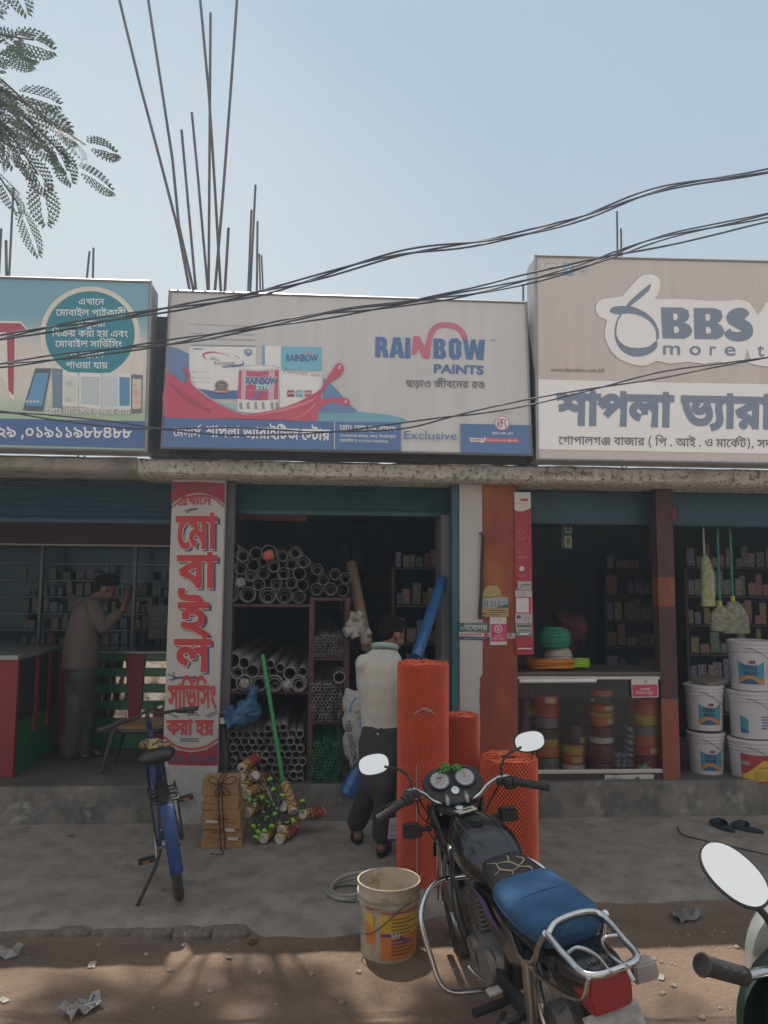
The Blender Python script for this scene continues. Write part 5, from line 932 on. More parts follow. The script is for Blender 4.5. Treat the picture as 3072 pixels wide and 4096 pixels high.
# cement sack
M_SACK = mat('woven sack', (.42, .40, .375), .75, var=.1, scale=6, bump=.6, bscale=18, dirt=(.30, .28, .26), dscale=6)
sk = crumple('cement_sack', [(1128, 425), (1200, 428), (1290, 425), (1318, 520), (1325, 700), (1310, 900), (1250, 1030), (1170, 1085), (1150, 1060), (1120, 900), (1100, 650), (1118, 500)], zD, YF - .04, .11, M_SACK, 'grey white cement sack with printed side leaning by the pipes', 'cement sack', .03, 5, 8)
tk = Sheet(Plane(at(*zD(1180, 800), YF - .185), (-.1, -1, .05)), sk, 2.07375); _tp = tk.put
def _put(n, v, f, m, l):
    o = _tp(n, v, f, m, l); o.location = -sk.location; return o
tk.put = _put
K_ = flat('sack print', (.05, .05, .055), .8)
tk.text('printed_lettering', 'TIGER BRAND CEMENT', zD(1118, 690), zD(1196, 1085), K_, 2, .02, 62)
tk.text('printed_lettering', 'PORTLAND', zD(1205, 640), zD(1300, 612), K_, 2, .02, 40); tk.text('printed_lettering', 'TIGER', zD(1232, 694), zD(1290, 672), K_, 2, .02, 34)
tk.poly('printed_mark', [zD(*p) for p in oval(1266, 730, 30, 32, 20)], flat('sack blue', (.08, .22, .40)), 1); tk.poly('printed_mark', [zD(*p) for p in stroke([(1160, 620), (1175, 550), (1215, 500)], 16)], flat('sack blue', (.08, .22, .40)), 1)
tk.poly('printed_mark', [zD(*p) for p in [(1250, 560), (1268, 530), (1290, 540), (1296, 560), (1280, 555), (1276, 568), (1262, 556)]], K_, 1)
# bunch of white fittings hanging on the narrow bay
M_FIT = mat('white plastic fitting', (.30, .28, .25), .4, var=.12)
def fitting(px, py, ang, sc, lab):
    bm = B(); tube(bm, [(0, 0, -.055), (0, 0, .055)], .032, 14); tube(bm, [(0, 0, -.06), (0, 0, -.03)], .037, 14); tube(bm, [(0, 0, .03), (0, 0, .06)], .037, 14); tube(bm, [(0, 0, 0), (.06, 0, 0)], .032, 14); tube(bm, [(.035, 0, 0), (.065, 0, 0)], .037, 14)
    o = obj('pipe_fitting', bm, M_FIT, smooth=40); o.location = at(*zC(px, py), YF + .0); o.rotation_euler = (R(15), R(ang), R(20)); o.scale = (sc,) * 3
    return tag(o, lab, 'pipe fitting', 'white fittings hanging in a bunch')
for a in ((945, 705, 10, .9), (978, 705, -60, .9), (950, 775, 160, 1.15), (985, 775, 35, .85), (1015, 815, -30, 1.0), (968, 740, 90, .8)): fitting(*a, 'white plastic pipe tee hanging in a bunch by the brown tube')
# goods on the inner right wall: shelf with glossy packets, a bucket below
def shelf_unit(name, label, x0, x1, y0, y1, zs, m):
    r = thing(name, label, 'shelf', ((x0 + x1) / 2, (y0 + y1) / 2, FLOOR))
    for z in zs:
        bm = B(); box2(bm, (x0, y0, z - .02), (x1, y1, z)); bmesh.ops.translate(bm, vec=-r.location, verts=bm.verts[:]); obj('board', bm, m, r)
    for x in (x0, x1):
        bm = B(); box2(bm, (x - .015, y0 + .02, FLOOR), (x + .015, y1 - .02, zs[-1])); bmesh.ops.translate(bm, vec=-r.location, verts=bm.verts[:]); obj('side_panel', bm, m, r)
    return r
M_SHELF = mat('dark shelf', (.07, .065, .06), .8)
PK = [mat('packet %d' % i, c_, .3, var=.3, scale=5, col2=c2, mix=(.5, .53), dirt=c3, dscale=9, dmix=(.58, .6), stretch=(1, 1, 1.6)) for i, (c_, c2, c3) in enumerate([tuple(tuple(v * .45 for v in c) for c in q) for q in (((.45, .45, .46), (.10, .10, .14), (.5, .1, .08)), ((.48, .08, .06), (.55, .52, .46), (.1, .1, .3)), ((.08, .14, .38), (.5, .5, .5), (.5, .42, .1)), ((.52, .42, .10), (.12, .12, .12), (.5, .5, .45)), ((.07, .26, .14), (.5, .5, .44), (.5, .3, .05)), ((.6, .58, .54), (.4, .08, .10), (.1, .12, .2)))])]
PBOX = {}
def packet(name, p, s, lab, grp, i):
    k = (name, i)
    if k not in PBOX:
        bm = B(); box(bm, (0, 0, .5), (1, 1, 1), None, .06); me = bpy.data.meshes.new(name); bm.to_mesh(me); bm.free(); me.materials.append(PK[i]); PBOX[k] = me
    o = bpy.data.objects.new(name, PBOX[k]); _link(o); o.location = p; o.scale = s; o.rotation_euler = (0, 0, R(random.uniform(-8, 8))); return tag(o, lab, 'packet', grp)
def fill_shelf(x0, x1, y, zs, lab, grp, wmin, wmax, hmax, rnd, frac=1.0):
    n = 0
    for z in zs:
        x = x0 + .03
        while x < x1 - wmin:
            w = rnd.uniform(wmin, wmax)
            if rnd.random() < frac: packet('packet', (x + w / 2, y, z + .001), (w * .92, rnd.uniform(.10, .2), rnd.uniform(.35, 1) * hmax), lab, grp, rnd.randrange(6)); n += 1
            x += w
    return n
rnd = random.Random(4)
xq = at(1755, 2300, YF + .9).x
zsC = [.55, .95, 1.3, 1.65, 2.0]
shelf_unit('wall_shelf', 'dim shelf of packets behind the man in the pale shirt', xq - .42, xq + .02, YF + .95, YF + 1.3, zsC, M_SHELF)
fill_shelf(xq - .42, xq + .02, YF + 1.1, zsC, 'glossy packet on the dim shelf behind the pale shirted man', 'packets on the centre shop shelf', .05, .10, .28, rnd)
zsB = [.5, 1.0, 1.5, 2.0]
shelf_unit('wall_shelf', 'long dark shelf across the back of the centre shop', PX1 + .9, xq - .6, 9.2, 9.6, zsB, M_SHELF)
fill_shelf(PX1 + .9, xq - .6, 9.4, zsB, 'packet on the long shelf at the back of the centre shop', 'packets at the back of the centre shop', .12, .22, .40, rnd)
# ---------------------------------------------------------------- right shop
zR = Z(2000, 1850, 1.5476); zK = Z(1700, 1850, 2.2114)
YG = YF + .06                                                    # glass front of the show case
def rx(x, y=1600, Y=YG): return at(*zR(x, y), Y).x
def rz(y, x=550, Y=YG): return at(*zR(x, y), Y).z
M_ALUW = mat('bright trim', (.55, .54, .52), .35, .5, var=.08); M_BASE = mat('maroon base board', (.055, .035, .035), .5, var=.2)
M_GLASS = mat('clear glass', (.9, .95, .95), .03, var=0, trans=1.0, alpha=.32)
X0, X1 = QX2 + .012, rx(1018); ZT, ZB = rz(1335), rz(1912)
sc_ = thing('display_case', 'low glass show case of tape coils with bright metal trim and maroon base', 'show case', ((X0 + X1) / 2, YG, FLOOR))
def spart(n, bm, m, sm=None):
    bmesh.ops.translate(bm, vec=-sc_.location, verts=bm.verts[:]); return obj(n, bm, m, sc_, sm)
bm = B(); box2(bm, (X0, YG + .01, FLOOR + .004), (X1, YG + .6, ZB - .02)); spart('base', bm, M_BASE)
bm = B(); box2(bm, (X0, YG, ZB - .019), (X1, YG + .03, ZB + .012), .004); spart('trim', bm, M_ALUW)
bm = B(); box2(bm, (X0, YG, ZT - .012), (X1, YG + .03, ZT + .014), .004); spart('trim', bm, M_ALUW)
bm = B(); box2(bm, (X0, YG - .004, ZT + .016), (X1 + .01, YG + .62, ZT + .05), .006); spart('top', bm, mat('case top', (.10, .075, .07), .5, var=.2))
bm = B(); box2(bm, (X0, YG + .015, ZB + .013), (X1 - .03, YG + .019, ZT - .013)); spart('glass_front', bm, M_GLASS)
bm = B(); box2(bm, (X1 - .03, YG, ZB + .013), (X1, YG + .03, ZT - .013)); spart('corner_post', bm, M_BASE)
bm = B(); box2(bm, (X0, YG + .58, ZB), (X1, YG + .6, ZT)); spart('back', bm, mat('case back', (.085, .095, .11), .5))
bm = B(); box2(bm, (X0, YG + .031, ZB - .018), (X1, YG + .579, ZB - .004)); spart('case_floor', bm, M_BASE)
bm = B(); tube(bm, [at(*zR(118, 1353), YG - .02), at(*zR(595, 1350), YG - .02)], .017, 8); spart('lamp_tube', bm, mat('white tube', (.7, .7, .68), .4))
TAPE = [mat('tape %s' % n, c_, .3, var=.1, scale=20, coat=.3) for n, c_ in (('black', (.03, .03, .032)), ('red', (.38, .04, .04)), ('yellow', (.42, .27, .03)), ('grey', (.15, .15, .155)), ('orange', (.42, .10, .04)), ('maroon', (.13, .03, .045)), ('white', (.5, .48, .46)), ('brown', (.24, .14, .08)))]
NAMES = ['black', 'red', 'yellow', 'grey', 'orange red', 'maroon', 'white', 'brown']
def coil(px, y0, y1, rpx, ci, where, Y):
    a, b = at(*zR(px, y1), Y), at(*zR(px, y0), Y); h = max(.02, b.z - a.z); r = rpx / 1.5476 / FPX * Y
    bm = B(); prof = [(r * .45, 0), (r * .96, 0)]
    nl = max(3, int(h / .012))
    for i in range(nl): prof += [(r, h * (i + .15) / nl), (r * 1.0, h * (i + .75) / nl), (r * .975, h * (i + .95) / nl)]
    prof += [(r * .96, h * .995), (r * .45, h * .995), (r * .45, 0)]
    lathe(bm, prof, 24, cap0=False, cap1=False); o = obj('cable_coil', bm, TAPE[ci], smooth=35); o.location = (a.x, Y, a.z); o.rotation_euler = (R(random.uniform(-1.5, 1.5)), R(random.uniform(-1.5, 1.5)), random.random() * 6)
    if ci in (1, 0, 4) and h > .05:
        bm = B(); q = Sheet(planeY(0), o); k = 14
        V = [bm.verts.new((r * 1.012 * math.sin(t), -r * 1.012 * math.cos(t), z)) for z in (h * .25, h * .8) for t in [-.5 + 1.0 * i / k for i in range(k + 1)]]
        for i in range(k): bm.faces.new((V[i], V[i + 1], V[k + 2 + i], V[k + 1 + i]))
        lb = obj('label', bm, flat('coil label', (.45, .36, .16)), o)
    return tag(o, '%s %s' % (NAMES[ci], where), 'cable coil')
stacks = [('first', 158, 52, [(1455, 1510, 0), (1510, 1575, 0), (1575, 1635, 0), (1640, 1700, 3), (1705, 1775, 0), (1775, 1840, 2), (1840, 1908, 0)], .22),
          ('second', 288, 76, [(1438, 1495, 1), (1497, 1566, 1), (1570, 1635, 3), (1640, 1700, 0), (1702, 1745, 2), (1748, 1812, 4), (1815, 1862, 3), (1865, 1908, 7)], .12),
          ('third', 452, 70, [(1612, 1680, 0), (1682, 1740, 0), (1742, 1798, 2), (1800, 1858, 4), (1860, 1908, 6)], .12),
          ('fourth', 628, 74, [(1405, 1440, 4), (1440, 1490, 0), (1492, 1535, 4), (1537, 1565, 2), (1567, 1620, 4), (1622, 1690, 5), (1692, 1728, 6), (1730, 1786, 5), (1788, 1845, 5), (1847, 1908, 5)], .12),
          ('last', 900, 72, [(1458, 1500, 1), (1500, 1550, 4), (1552, 1615, 2), (1618, 1680, 3), (1682, 1742, 4), (1744, 1805, 1), (1808, 1860, 5), (1862, 1908, 1)], .12)]
ordn = ['top', 'second from the top', 'third from the top', 'fourth from the top', 'fifth from the top', 'sixth from the top', 'seventh from the top', 'eighth from the top', 'ninth from the top', 'bottom']
for nm, x, r, L, dy in stacks:
    base = L[-1][1]
    for i, (a, b, ci) in enumerate(L): coil(x, a, b, r, ci, 'coil, %s in the %s stack of the glass case' % (ordn[i] if i < len(L) - 1 else 'lowest', nm), YG + dy)
def bottle(px, y0, y1, r, lab):
    Y = YG + .14; a, b = at(*zR(px, y1), Y), at(*zR(px, y0), Y); h = b.z - a.z; bm = B()
    lathe(bm, [(r, 0), (r, h * .72), (r * .8, h * .78), (r * .55, h * .82)], 14, cap1=True); o = obj('bottle', bm, mat('white bottle', (.42, .42, .50), .35, var=.1), smooth=40); o.location = (a.x, Y, a.z)
    bm = B(); lathe(bm, [(r * .6, h * .82), (r * .6, h)], 12); obj('cap', bm, flat('bottle cap', (.06, .06, .10)), o, 40)
    bm = B(); lathe(bm, [(r * 1.02, h * .2), (r * 1.02, h * .5)], 14, cap0=False, cap1=False); obj('label', bm, flat('bottle label', (.10, .11, .20)), o, 40); return tag(o, lab, 'bottle', 'small bottles in the glass case')
for px, a, b in ((725, 1790, 1850), (725, 1850, 1908), (765, 1790, 1850), (765, 1850, 1908), (805, 1620, 1700), (805, 1700, 1780), (805, 1785, 1850), (805, 1850, 1908), (838, 1790, 1850), (838, 1850, 1908)): bottle(px, a, b, .021, 'small white bottle with dark band stacked in the glass case')
bm = B(); box(bm, (0, 0, 0), (.13, .05, .035), None, .006); o = obj('carton', bm, flat('mint carton', (.16, .38, .26))); o.location = at(*zR(885, 1885), YG + .045); o.rotation_euler = (0, R(-38), R(15)); tag(o, 'small mint green carton tilted at the front of the glass case', 'carton')
# notices on the case
def card(name, pts, z, Y, col, label, cat, t=.003):
    P4 = [at(*z(*p), Y) for p in pts]; c = sum(P4, Vector()) / len(P4); bm = B(); poly_prism(bm, [p - c for p in P4], Vector((0, t, 0)))
    o = obj(name, bm, col if not isinstance(col, tuple) else flat('card %.2f %.2f %.2f' % col, col, .55)); o.location = c; tag(o, label, cat)
    sh = Sheet(planeY(Y - .0005), o, z(1, 0)[0] and 1 / (z(1, 0)[0] - z(0, 0)[0])); _q = sh.put
    def put(n, v, f, m, l):
        g = _q(n, v, f, m, l); g.location = -c; return g
    sh.put = put; sh.z = z
    sh.P = lambda n, L, m, l=1: sh.poly(n, [z(*p) for p in L], m, l)
    sh.T = lambda b, x0, y0, x1, m, l=2, bold=0, hs=None, dy=0: sh.text('lettering', b, z(x0, y0), z(x1, y0 + dy), m, l, bold, hs)
    return sh
CW = (.58, .56, .54); cr = flat('notice crimson', (.50, .05, .11)); cw = flat('notice white', (.62, .60, .58)); ck = flat('notice ink', (.09, .09, .10)); cg = flat('notice grey', (.32, .31, .31))
def bird(sh, x, y, s, m, l=3): sh.P('emblem', [(x - s, y - s * .7), (x + s, y - s * .1), (x + s * .2, y + .1 * s), (x + s * .1, y + s * .8), (x - .2 * s, y + s * .2), (x - s * .4, y - s * .1)], m, l)
s = card('notice', [(812, 1340), (978, 1338), (982, 1453), (818, 1456)], zR, YG - .016, CW, 'red and white payment notice at the top corner of the glass case', 'notice')
s.P('red_panel', [(818, 1376), (974, 1374), (977, 1447), (822, 1450)], cr); bird(s, 905, 1355, 12, cr); s.T('k2', 866, 1412, 930, cw, 2, 10); s.T('k3', 842, 1434, 952, cw, 2, 10)
s = card('shop_plate', [(648, 1935), (952, 1930), (950, 1988), (648, 1993)], zR, YG - .0, (.50, .49, .44), 'long white plate fixed to the maroon base of the glass case', 'plate')
s.T('RAINBOW', 660, 1965, 760, flat('plate ink', (.10, .26, .30)), 2, .03); s.P('emblem', stroke([(705, 1948), (718, 1936), (736, 1942)], 5), cr, 2); s.T('k4', 866, 1974, 934, flat('plate ink', (.10, .26, .30)), 2, 20); s.P('emblem', [(835, 1950), (862, 1945), (862, 1970), (848, 1982), (836, 1968)], ck, 2)
# on top of the case
ropeG = mat('green rope', (.02, .20, .12), .7, var=.35, scale=60, bump=.8, bscale=60); ropeW = mat('white rope', (.42, .37, .30), .8, var=.35, scale=60, bump=.8, bscale=60)
def rope_ball(c, rx_, rz_, m, label, turns=26, rr=.011, seed=1, name='rope_ball'):
    rnd = random.Random(seed); bm = B(); pts = []
    n = turns * 20
    for i in range(n):
        t = i / n; a = 2 * math.pi * i / 20; lat = (t - .5) * 2 * .92
        tilt = .25 * math.sin(t * 19); rad = rx_ * math.sqrt(max(.12, 1 - abs(lat) ** 3.2)); pts.append(Vector((rad * math.cos(a), rad * math.sin(a), lat * rz_ + tilt * .03 * math.cos(a + t * 40))))
    tube(bm, pts, rr, 5); lathe(bm, [(rx_ * .4, -rz_ * .95), (rx_ * .93, -rz_ * .6), (rx_ * .97, 0), (rx_ * .9, rz_ * .6), (rx_ * .4, rz_ * .93)], 16)
    o = obj(name, bm, m, smooth=40); o.location = c; return tag(o, label, 'rope')
cT = ZT + .052
rope_ball(at(*zR(358, 1205), YG + .24) + Vector((0, 0, 0)), .112, .088, ropeW, 'white rope ball standing on the orange hose on the glass case', 20, .010, 2)
rope_ball(at(*zR(332, 1088), YG + .24), .135, .095, ropeG, 'green rope ball sitting on top of the white rope', 22, .010, 3)
def hose(c, r0, r1, layers, m, label, name='hose_coil'):
    bm = B(); pts = []; n = layers * 28
    for i in range(n):
        t = i / n; a = 2 * math.pi * i / 28; r = r0 + (r1 - r0) * (.5 + .5 * math.sin(t * 23)); pts.append((r * math.cos(a) * 1.25, r * math.sin(a), .075 * t + .004 * math.sin(a * 3)))
    tube(bm, pts, .011, 6); o = obj(name, bm, m, smooth=40); o.location = c; return tag(o, label, 'hose')
c_ = at(*zR(310, 1300), YG + .22); hose(Vector((c_.x, c_.y, cT + .012)), .17, .15, 5, mat('orange hose', (.50, .17, .02), .45, var=.15), 'coiled orange hose lying on the glass case under the rope')
c_ = at(*zR(470, 1280), YG + .2); hose(Vector((c_.x, c_.y, cT + .015)), .09, .05, 4, mat('lime hose', (.22, .42, .03), .45, var=.15), 'small lime green hose coil on the glass case beside the orange hose')
crumple('cloth_bundle', [(330, 935), (480, 930), (535, 1020), (520, 1130), (420, 1180), (300, 1100)], zR, YG + 1.1, .16, mat('maroon cloth', (.10, .03, .045), .9, var=.2), 'dim maroon cloth bundle behind the green rope', 'cloth', .04, 5, 6)
# inside shelves
M_PKD = M_SHELF; rnd = random.Random(9)
zsR = [.55, .85, 1.15, 1.45, 1.75, 2.05]
xa, xb = at(*zR(1120, 800), 7.9).x, 5.4
shelf_unit('wall_shelf', 'tall dark goods shelf behind the white paint buckets', xa, xb, 7.75, 8.1, zsR, M_SHELF)
fill_shelf(xa, xb, 7.88, zsR, 'packet on the tall dark shelf behind the paint buckets', 'packets behind the paint buckets', .06, .12, .27, rnd)
xa, xb = at(*zR(640, 800), 8.8).x, at(*zR(990, 800), 8.8).x
shelf_unit('wall_shelf', 'dim goods shelf seen deep behind the glass show case', xa, xb, 8.7, 9.05, zsR, M_SHELF)
fill_shelf(xa, xb, 8.85, zsR, 'packet on the dim shelf deep behind the glass case', 'packets deep in the right shop', .08, .15, .26, rnd, .9)
# hanging goods
def hang(name, label, cat, p): return thing(name, label, cat, p)
sp = card('sachet_strip', [(378, 215), (446, 222), (446, 540), (380, 530)], zR, YF + .5, (.02, .085, .07), 'narrow dark green sachet strip hanging over the glass case', 'sachet strip')
for a, b in ((365, 438), (455, 525)): sp.P('sachet', [(398, a), (444, a + 2), (444, b), (400, b - 3)], flat('sachet cream', (.34, .34, .24)), 1); sp.P('sachet', [(410, a + 14), (434, a + 16), (434, b - 12), (412, b - 14)], flat('sachet dark', (.08, .11, .10)), 2)
sp.P('sachet', [(425, 228), (445, 230), (445, 270), (428, 268)], flat('sachet grey', (.22, .16, .18)), 1)
def dustpan(px, py, w, h, col, label):
    Y = YF + .45; c = at(*zR(px, py), Y); k = Y / FPX / 1.5476; r = thing('dustpan', label, 'dustpan', c)
    W, H = w * k, h * k; bm = B(); poly_prism(bm, [Vector(p) for p in ((-W * .38, 0, H / 2), (W * .38, 0, H / 2), (W / 2, 0, -H / 2), (-W / 2, 0, -H / 2))], Vector((0, .012, 0)))
    box2(bm, (-W * .5, -.05, -H * .5), (-W * .43, .0, H * .45)); box2(bm, (W * .43, -.05, -H * .5), (W * .5, .0, H * .45)); obj('pan', bm, col, r)
    bm = B(); tube(bm, [(0, 0, H / 2), (W * .12, 0, H / 2 + .3)], .011, 8); obj('handle', bm, col, r)
dustpan(878, 318, 58, 74, flat('dull yellow plastic', (.24, .22, .05)), 'dull yellow dustpan hanging under the slab above the glass case'); dustpan(940, 332, 70, 86, flat('dull blue plastic', (.06, .16, .24)), 'dull blue dustpan hanging beside the yellow one')
bm = B(); box(bm, (0, 0, 0), (.10, .02, .13), None, .02); o = obj('plastic_bag', bm, flat('red bag', (.25, .04, .07))); o.location = at(*zR(1062, 320), YF + .25); tag(o, 'small crimson bag hanging right behind the orange post', 'bag')
# mop and brooms
Y = YF + .42
mp_ = thing('mop', 'mop in a printed sleeve with yellow handle hanging head down', 'mop', at(*zR(1258, 240), Y)); o0 = mp_.location.copy()
def mpart(par, n, pts, r, m, k=10):
    bm = B(); tube(bm, [at(*zR(*p), Y) - par.location for p in pts], r, k); return obj(n, bm, m, par, 40)
mpart(mp_, 'grip', [(1254, 238), (1256, 370)], .016, flat('mop yellow', (.38, .36, .05))); mpart(mp_, 'shaft', [(1256, 370), (1264, 575)], .009, flat('shaft grey', (.42, .42, .36)))
bm = B(); loft(bm, [ell(at(*zR(x, y), Y) - o0, w, .03, 14, 2.5, Vector((1, 0, 0)), Vector((0, 1, 0))) for x, y, w in ((1264, 575, .012), (1270, 600, .04), (1285, 690, .062), (1287, 800, .065), (1288, 890, .062))])
rough_up(bm, .012, 25); obj('head', bm, mat('mop sleeve', (.26, .33, .10), .6, var=.25, scale=18, col2=(.40, .38, .36), mix=(.5, .56)), mp_, 40)
for a, b, n in ((((1336, 110), (1360, 862)), (1375, 985), 'left'), (((1412, 110), (1440, 832)), (1458, 990), 'right')):
    br = thing('broom', 'long green broom stick with yellow socket, the %s' % ('one nearer the mop' if n == 'left' else 'one over the buckets'), 'broom', at(*zR(*a[0]), Y + .02))
    mpart(br, 'stick', a, .0115, flat('broom green', (.02, .22, .15))); e = a[1]; mpart(br, 'socket', [(e[0] - 1, e[1] - 6), (e[0] + 2, e[1] + 30)], .02, flat('broom yellow', (.42, .40, .04)))
    bm = B(); W = .11 if n == 'left' else .13
    secs = [ell(at(*zR(e[0] + t * (b[0] - e[0]), e[1] + 28 + t * (b[1] - e[1])), Y + .02) - br.location, W * (.35 + .65 * min(1, t * 2)), .03, 14, 2.5, Vector((1, 0, 0)), Vector((0, 1, 0))) for t in (0, .15, .4, .7, 1.0, 1.25)]
    loft(bm, secs); rough_up(bm, .02, 18, 2); obj('head', bm, mat('broom wrap', (.17, .18, .10), .6, var=.4, scale=14, col2=(.28, .27, .25), mix=(.5, .55)), br, 40)
# paint buckets
M_BUCK = mat('white bucket plastic', (.56, .53, .55), .42, var=.06, scale=3)
def bucket_profile(r, h):
    return [(r * .86, 0), (r * .875, .008), (r * .95, h * .78), (r * 1.0, h * .785), (r * 1.0, h * .80), (r * .965, h * .805), (r * .97, h * .85), (r * 1.01, h * .855), (r * 1.01, h * .87), (r * .975, h * .875), (r * .98, h * .94)]
def paint_bucket(px, y0, y1, rpx, Y, kind, label, rot=0.0):
    a, b = at(*zR(px, y1), Y), at(*zR(px, y0), Y); h = b.z - a.z; r = rpx / 1.5476 / FPX * Y
    bm = B(); lathe(bm, bucket_profile(r, h), 36); o = obj('paint_bucket', bm, M_BUCK, smooth=35); o.location = (a.x, Y, a.z); tag(o, label, 'paint bucket')
    bm = B(); lathe(bm, [(r * .9, h * .93), (r * 1.03, h * .935), (r * 1.035, h * .985), (r * .93, h), (r * .9, h * .985), (r * .5, h * .985)], 36); obj('lid', bm, M_BUCK, o, 35)
    def band(n, u0, u1, f0, f1, m, off, bumpy=None):
        bm = B(); k = 22; V = []
        for j in range(9):
            row = []
            for i in range(k + 1):
                u = u0 + (u1 - u0) * i / k; lo, hi = (f0, f1) if bumpy is None else bumpy((i / k))
                f = lo + (hi - lo) * j / 8; rr = r * (.875 + .075 * f / .78) + off; t = rot + u
                row.append(bm.verts.new((rr * math.sin(t), -rr * math.cos(t), h * f)))
            V.append(row)
        for p, q in zip(V, V[1:]):
            for i in range(k): bm.faces.new((p[i], p[i + 1], q[i + 1], q[i]))
        return obj(n, bm, m, o, 60)
    def word(body, u0, u1, f, hh, m, off, bold=.04):
        v, t = latin(body, bold); x0 = min(p[0] for p in v); w = max(p[0] for p in v) - x0; bm = B(); bv = []
        for x, y in v:
            u = u0 + (u1 - u0) * (x - x0) / w; ff = f + y * hh; rr = r * (.875 + .075 * ff / .78) + off; bv.append(bm.verts.new((rr * math.sin(rot + u), -rr * math.cos(rot + u), h * ff)))
        for q in t:
            try: bm.faces.new([bv[i] for i in q])
            except ValueError: pass
        return obj('lettering', bm, m, o)
    if kind == 'wave':
        band('label_band', -.75, .5, .14, .60, flat('label teal', (.05, .26, .33)), .002, lambda t: (.14, .60 - .10 * math.sin(t * 3.1)))
        band('label_wave', -.75, .5, 0, 0, flat('label orange', (.46, .22, .07)), .004, lambda t: (.19 + .06 * math.sin(t * 6 - 1), .27 + .05 * math.sin(t * 6 - .6) + .03 * t))
        band('label_wave', -.75, .5, 0, 0, flat('label blue', (.03, .10, .25)), .0035, lambda t: (.14, .19 + .055 * math.sin(t * 6 - 1)))
        band('label_mark', -.22, .06, .55, .61, flat('label brown', (.20, .07, .06)), .003)
        word('DIDILE', -.52, .12, .43, .13, flat('label navy', (.03, .07, .16)), .006); word('BINDER', -.48, .16, .32, .11, flat('label navy', (.03, .07, .16)), .006)
        for k in range(6): band('small_print', .62, .70, .24 + k * .05, .265 + k * .05, flat('small print', (.22, .23, .26)), .003)
    elif kind == 'back':
        band('label_band', -1.1, -.72, .12, .48, flat('label teal', (.05, .26, .33)), .002, lambda t: (.12, .5 - .1 * t)); band('label_wave', -1.1, -.72, .12, .26, flat('label blue', (.03, .10, .25)), .003, lambda t: (.12, .24 - .08 * t))
        for k, (u, w) in enumerate(((.0, .5), (.0, .42), (.0, .46), (.0, .36), (.0, .3))): band('small_print', -.1, -.1 + w, .46 - k * .06, .485 - k * .06, flat('print blue', (.06, .12, .30)), .003)
    else:
        band('label_band', -1.0, .55, .12, .70, flat('label red', (.36, .045, .05)), .002, lambda t: (.12, .72 - .05 * t)); band('label_panel', -.95, .62, 0, 0, flat('label yellow', (.58, .40, .05)), .004, lambda t: (.15, .30 + .28 * min(1, max(0, t - .12) * 2)))
        band('label_mark', -.95, -.6, .48, .56, flat('label grey', (.30, .26, .24)), .005); word('Weather Shield', -.2, .35, .42, .05, flat('label redink', (.40, .07, .04)), .006)
        for k in range(5): band('small_print', -.4, .4 - .05 * k, .20 + k * .032, .212 + k * .032, flat('print brown', (.36, .22, .05)), .006)
        band('label_foot', -.9, .6, .10, .13, flat('label redink', (.40, .07, .04)), .006)
    bm = B(); tube(bm, [(r * 1.0 * math.sin(t), -r * 1.03 * math.cos(t) - .004, h * (.86 - .30 * math.cos((t - .9) * 1.0) ** 2)) for t in [-.67 + 3.14 * i / 16 for i in range(17)]], .0025, 6); obj('handle', bm, flat('wire', (.05, .05, .05)), o)
    return o
YB1 = YF + .30
paint_bucket(1278, 1660, 1922, 112, YB1, 'wave', 'white paint bucket with teal label, lower of the shorter stack')
paint_bucket(1267, 1368, 1645, 118, YB1, 'wave', 'white paint bucket with teal label, on top of the shorter stack')
paint_bucket(1562, 1700, 1988, 134, YF + .16, 'red', 'white paint bucket with red and yellow label at the bottom')
paint_bucket(1556, 1405, 1692, 134, YF + .18, 'back', 'white paint bucket with blue print, middle of the taller stack', .1)
paint_bucket(1556, 1098, 1402, 134, YF + .2, 'wave', 'white paint bucket with teal label, on top of the taller stack', -.35)
bm = B(); box(bm, (0, 0, 0), (.22, .22, .04), None, .012); rough_up(bm, .01, 12); o = obj('folded_paper', bm, flat('dusty paper', (.18, .16, .13))); o.location = at(*zR(1290, 1350), YB1); o.rotation_euler = (R(8), R(-8), R(20)); tag(o, 'dusty folded paper lying on the shorter bucket stack', 'paper')
# ---- notices on the pillar (Y just proud of the pillar face)
YN = YF - .040
st = card('banner', [(790, 262), (934, 262), (950, 1100), (964, 1698), (806, 1700)], zK, YN - .006, (.36, .035, .06), 'tall narrow crimson banner on the right edge of the red pillar', 'banner')
st.P('white_head', [(790, 263), (934, 263), (937, 400), (905, 418), (865, 432), (825, 432), (792, 418)], cw); st.T('sakib', 838, 340, 912, cr, 2, .06); st.P('small_print', rect(798, 362, 912, 367), cg, 2)
for cy in (612, 785): st.sheet = st.poly('emblem', [[zK(*p) for p in L] for L in ring(850, cy, 24, 24, 4, 24)], flat('banner pink', (.48, .20, .22)), 1)
for y, w in ((662, 40), (680, 24), (830, 52), (842, 50), (990, 36), (1005, 30)): st.P('small_print', rect(860 - w, y, 860 + w, y + 5), flat('banner pink', (.48, .20, .22)), 1)
st.P('emblem', oval(857, 940, 22, 22, 16), cw)
def sub(pts, col, label, cat='sticker', Y=YN - .012): return card('sticker', pts, zK, Y, col, label, cat)
s = sub([(820, 1050), (938, 1053), (938, 1126), (822, 1122)], (.42, .43, .40), 'pale green and white sticker at the top of the banner stickers'); s.T('PAINTERS', 858, 1086, 932, flat('sticker teal', (.10, .20, .22)), 2, .04); s.P('mark', [(832, 1110), (850, 1080), (858, 1108)], flat('sticker teal2', (.12, .30, .36)), 1)
for y in (1094, 1104): s.P('small_print', rect(862, y, 928, y + 4), cg, 1)
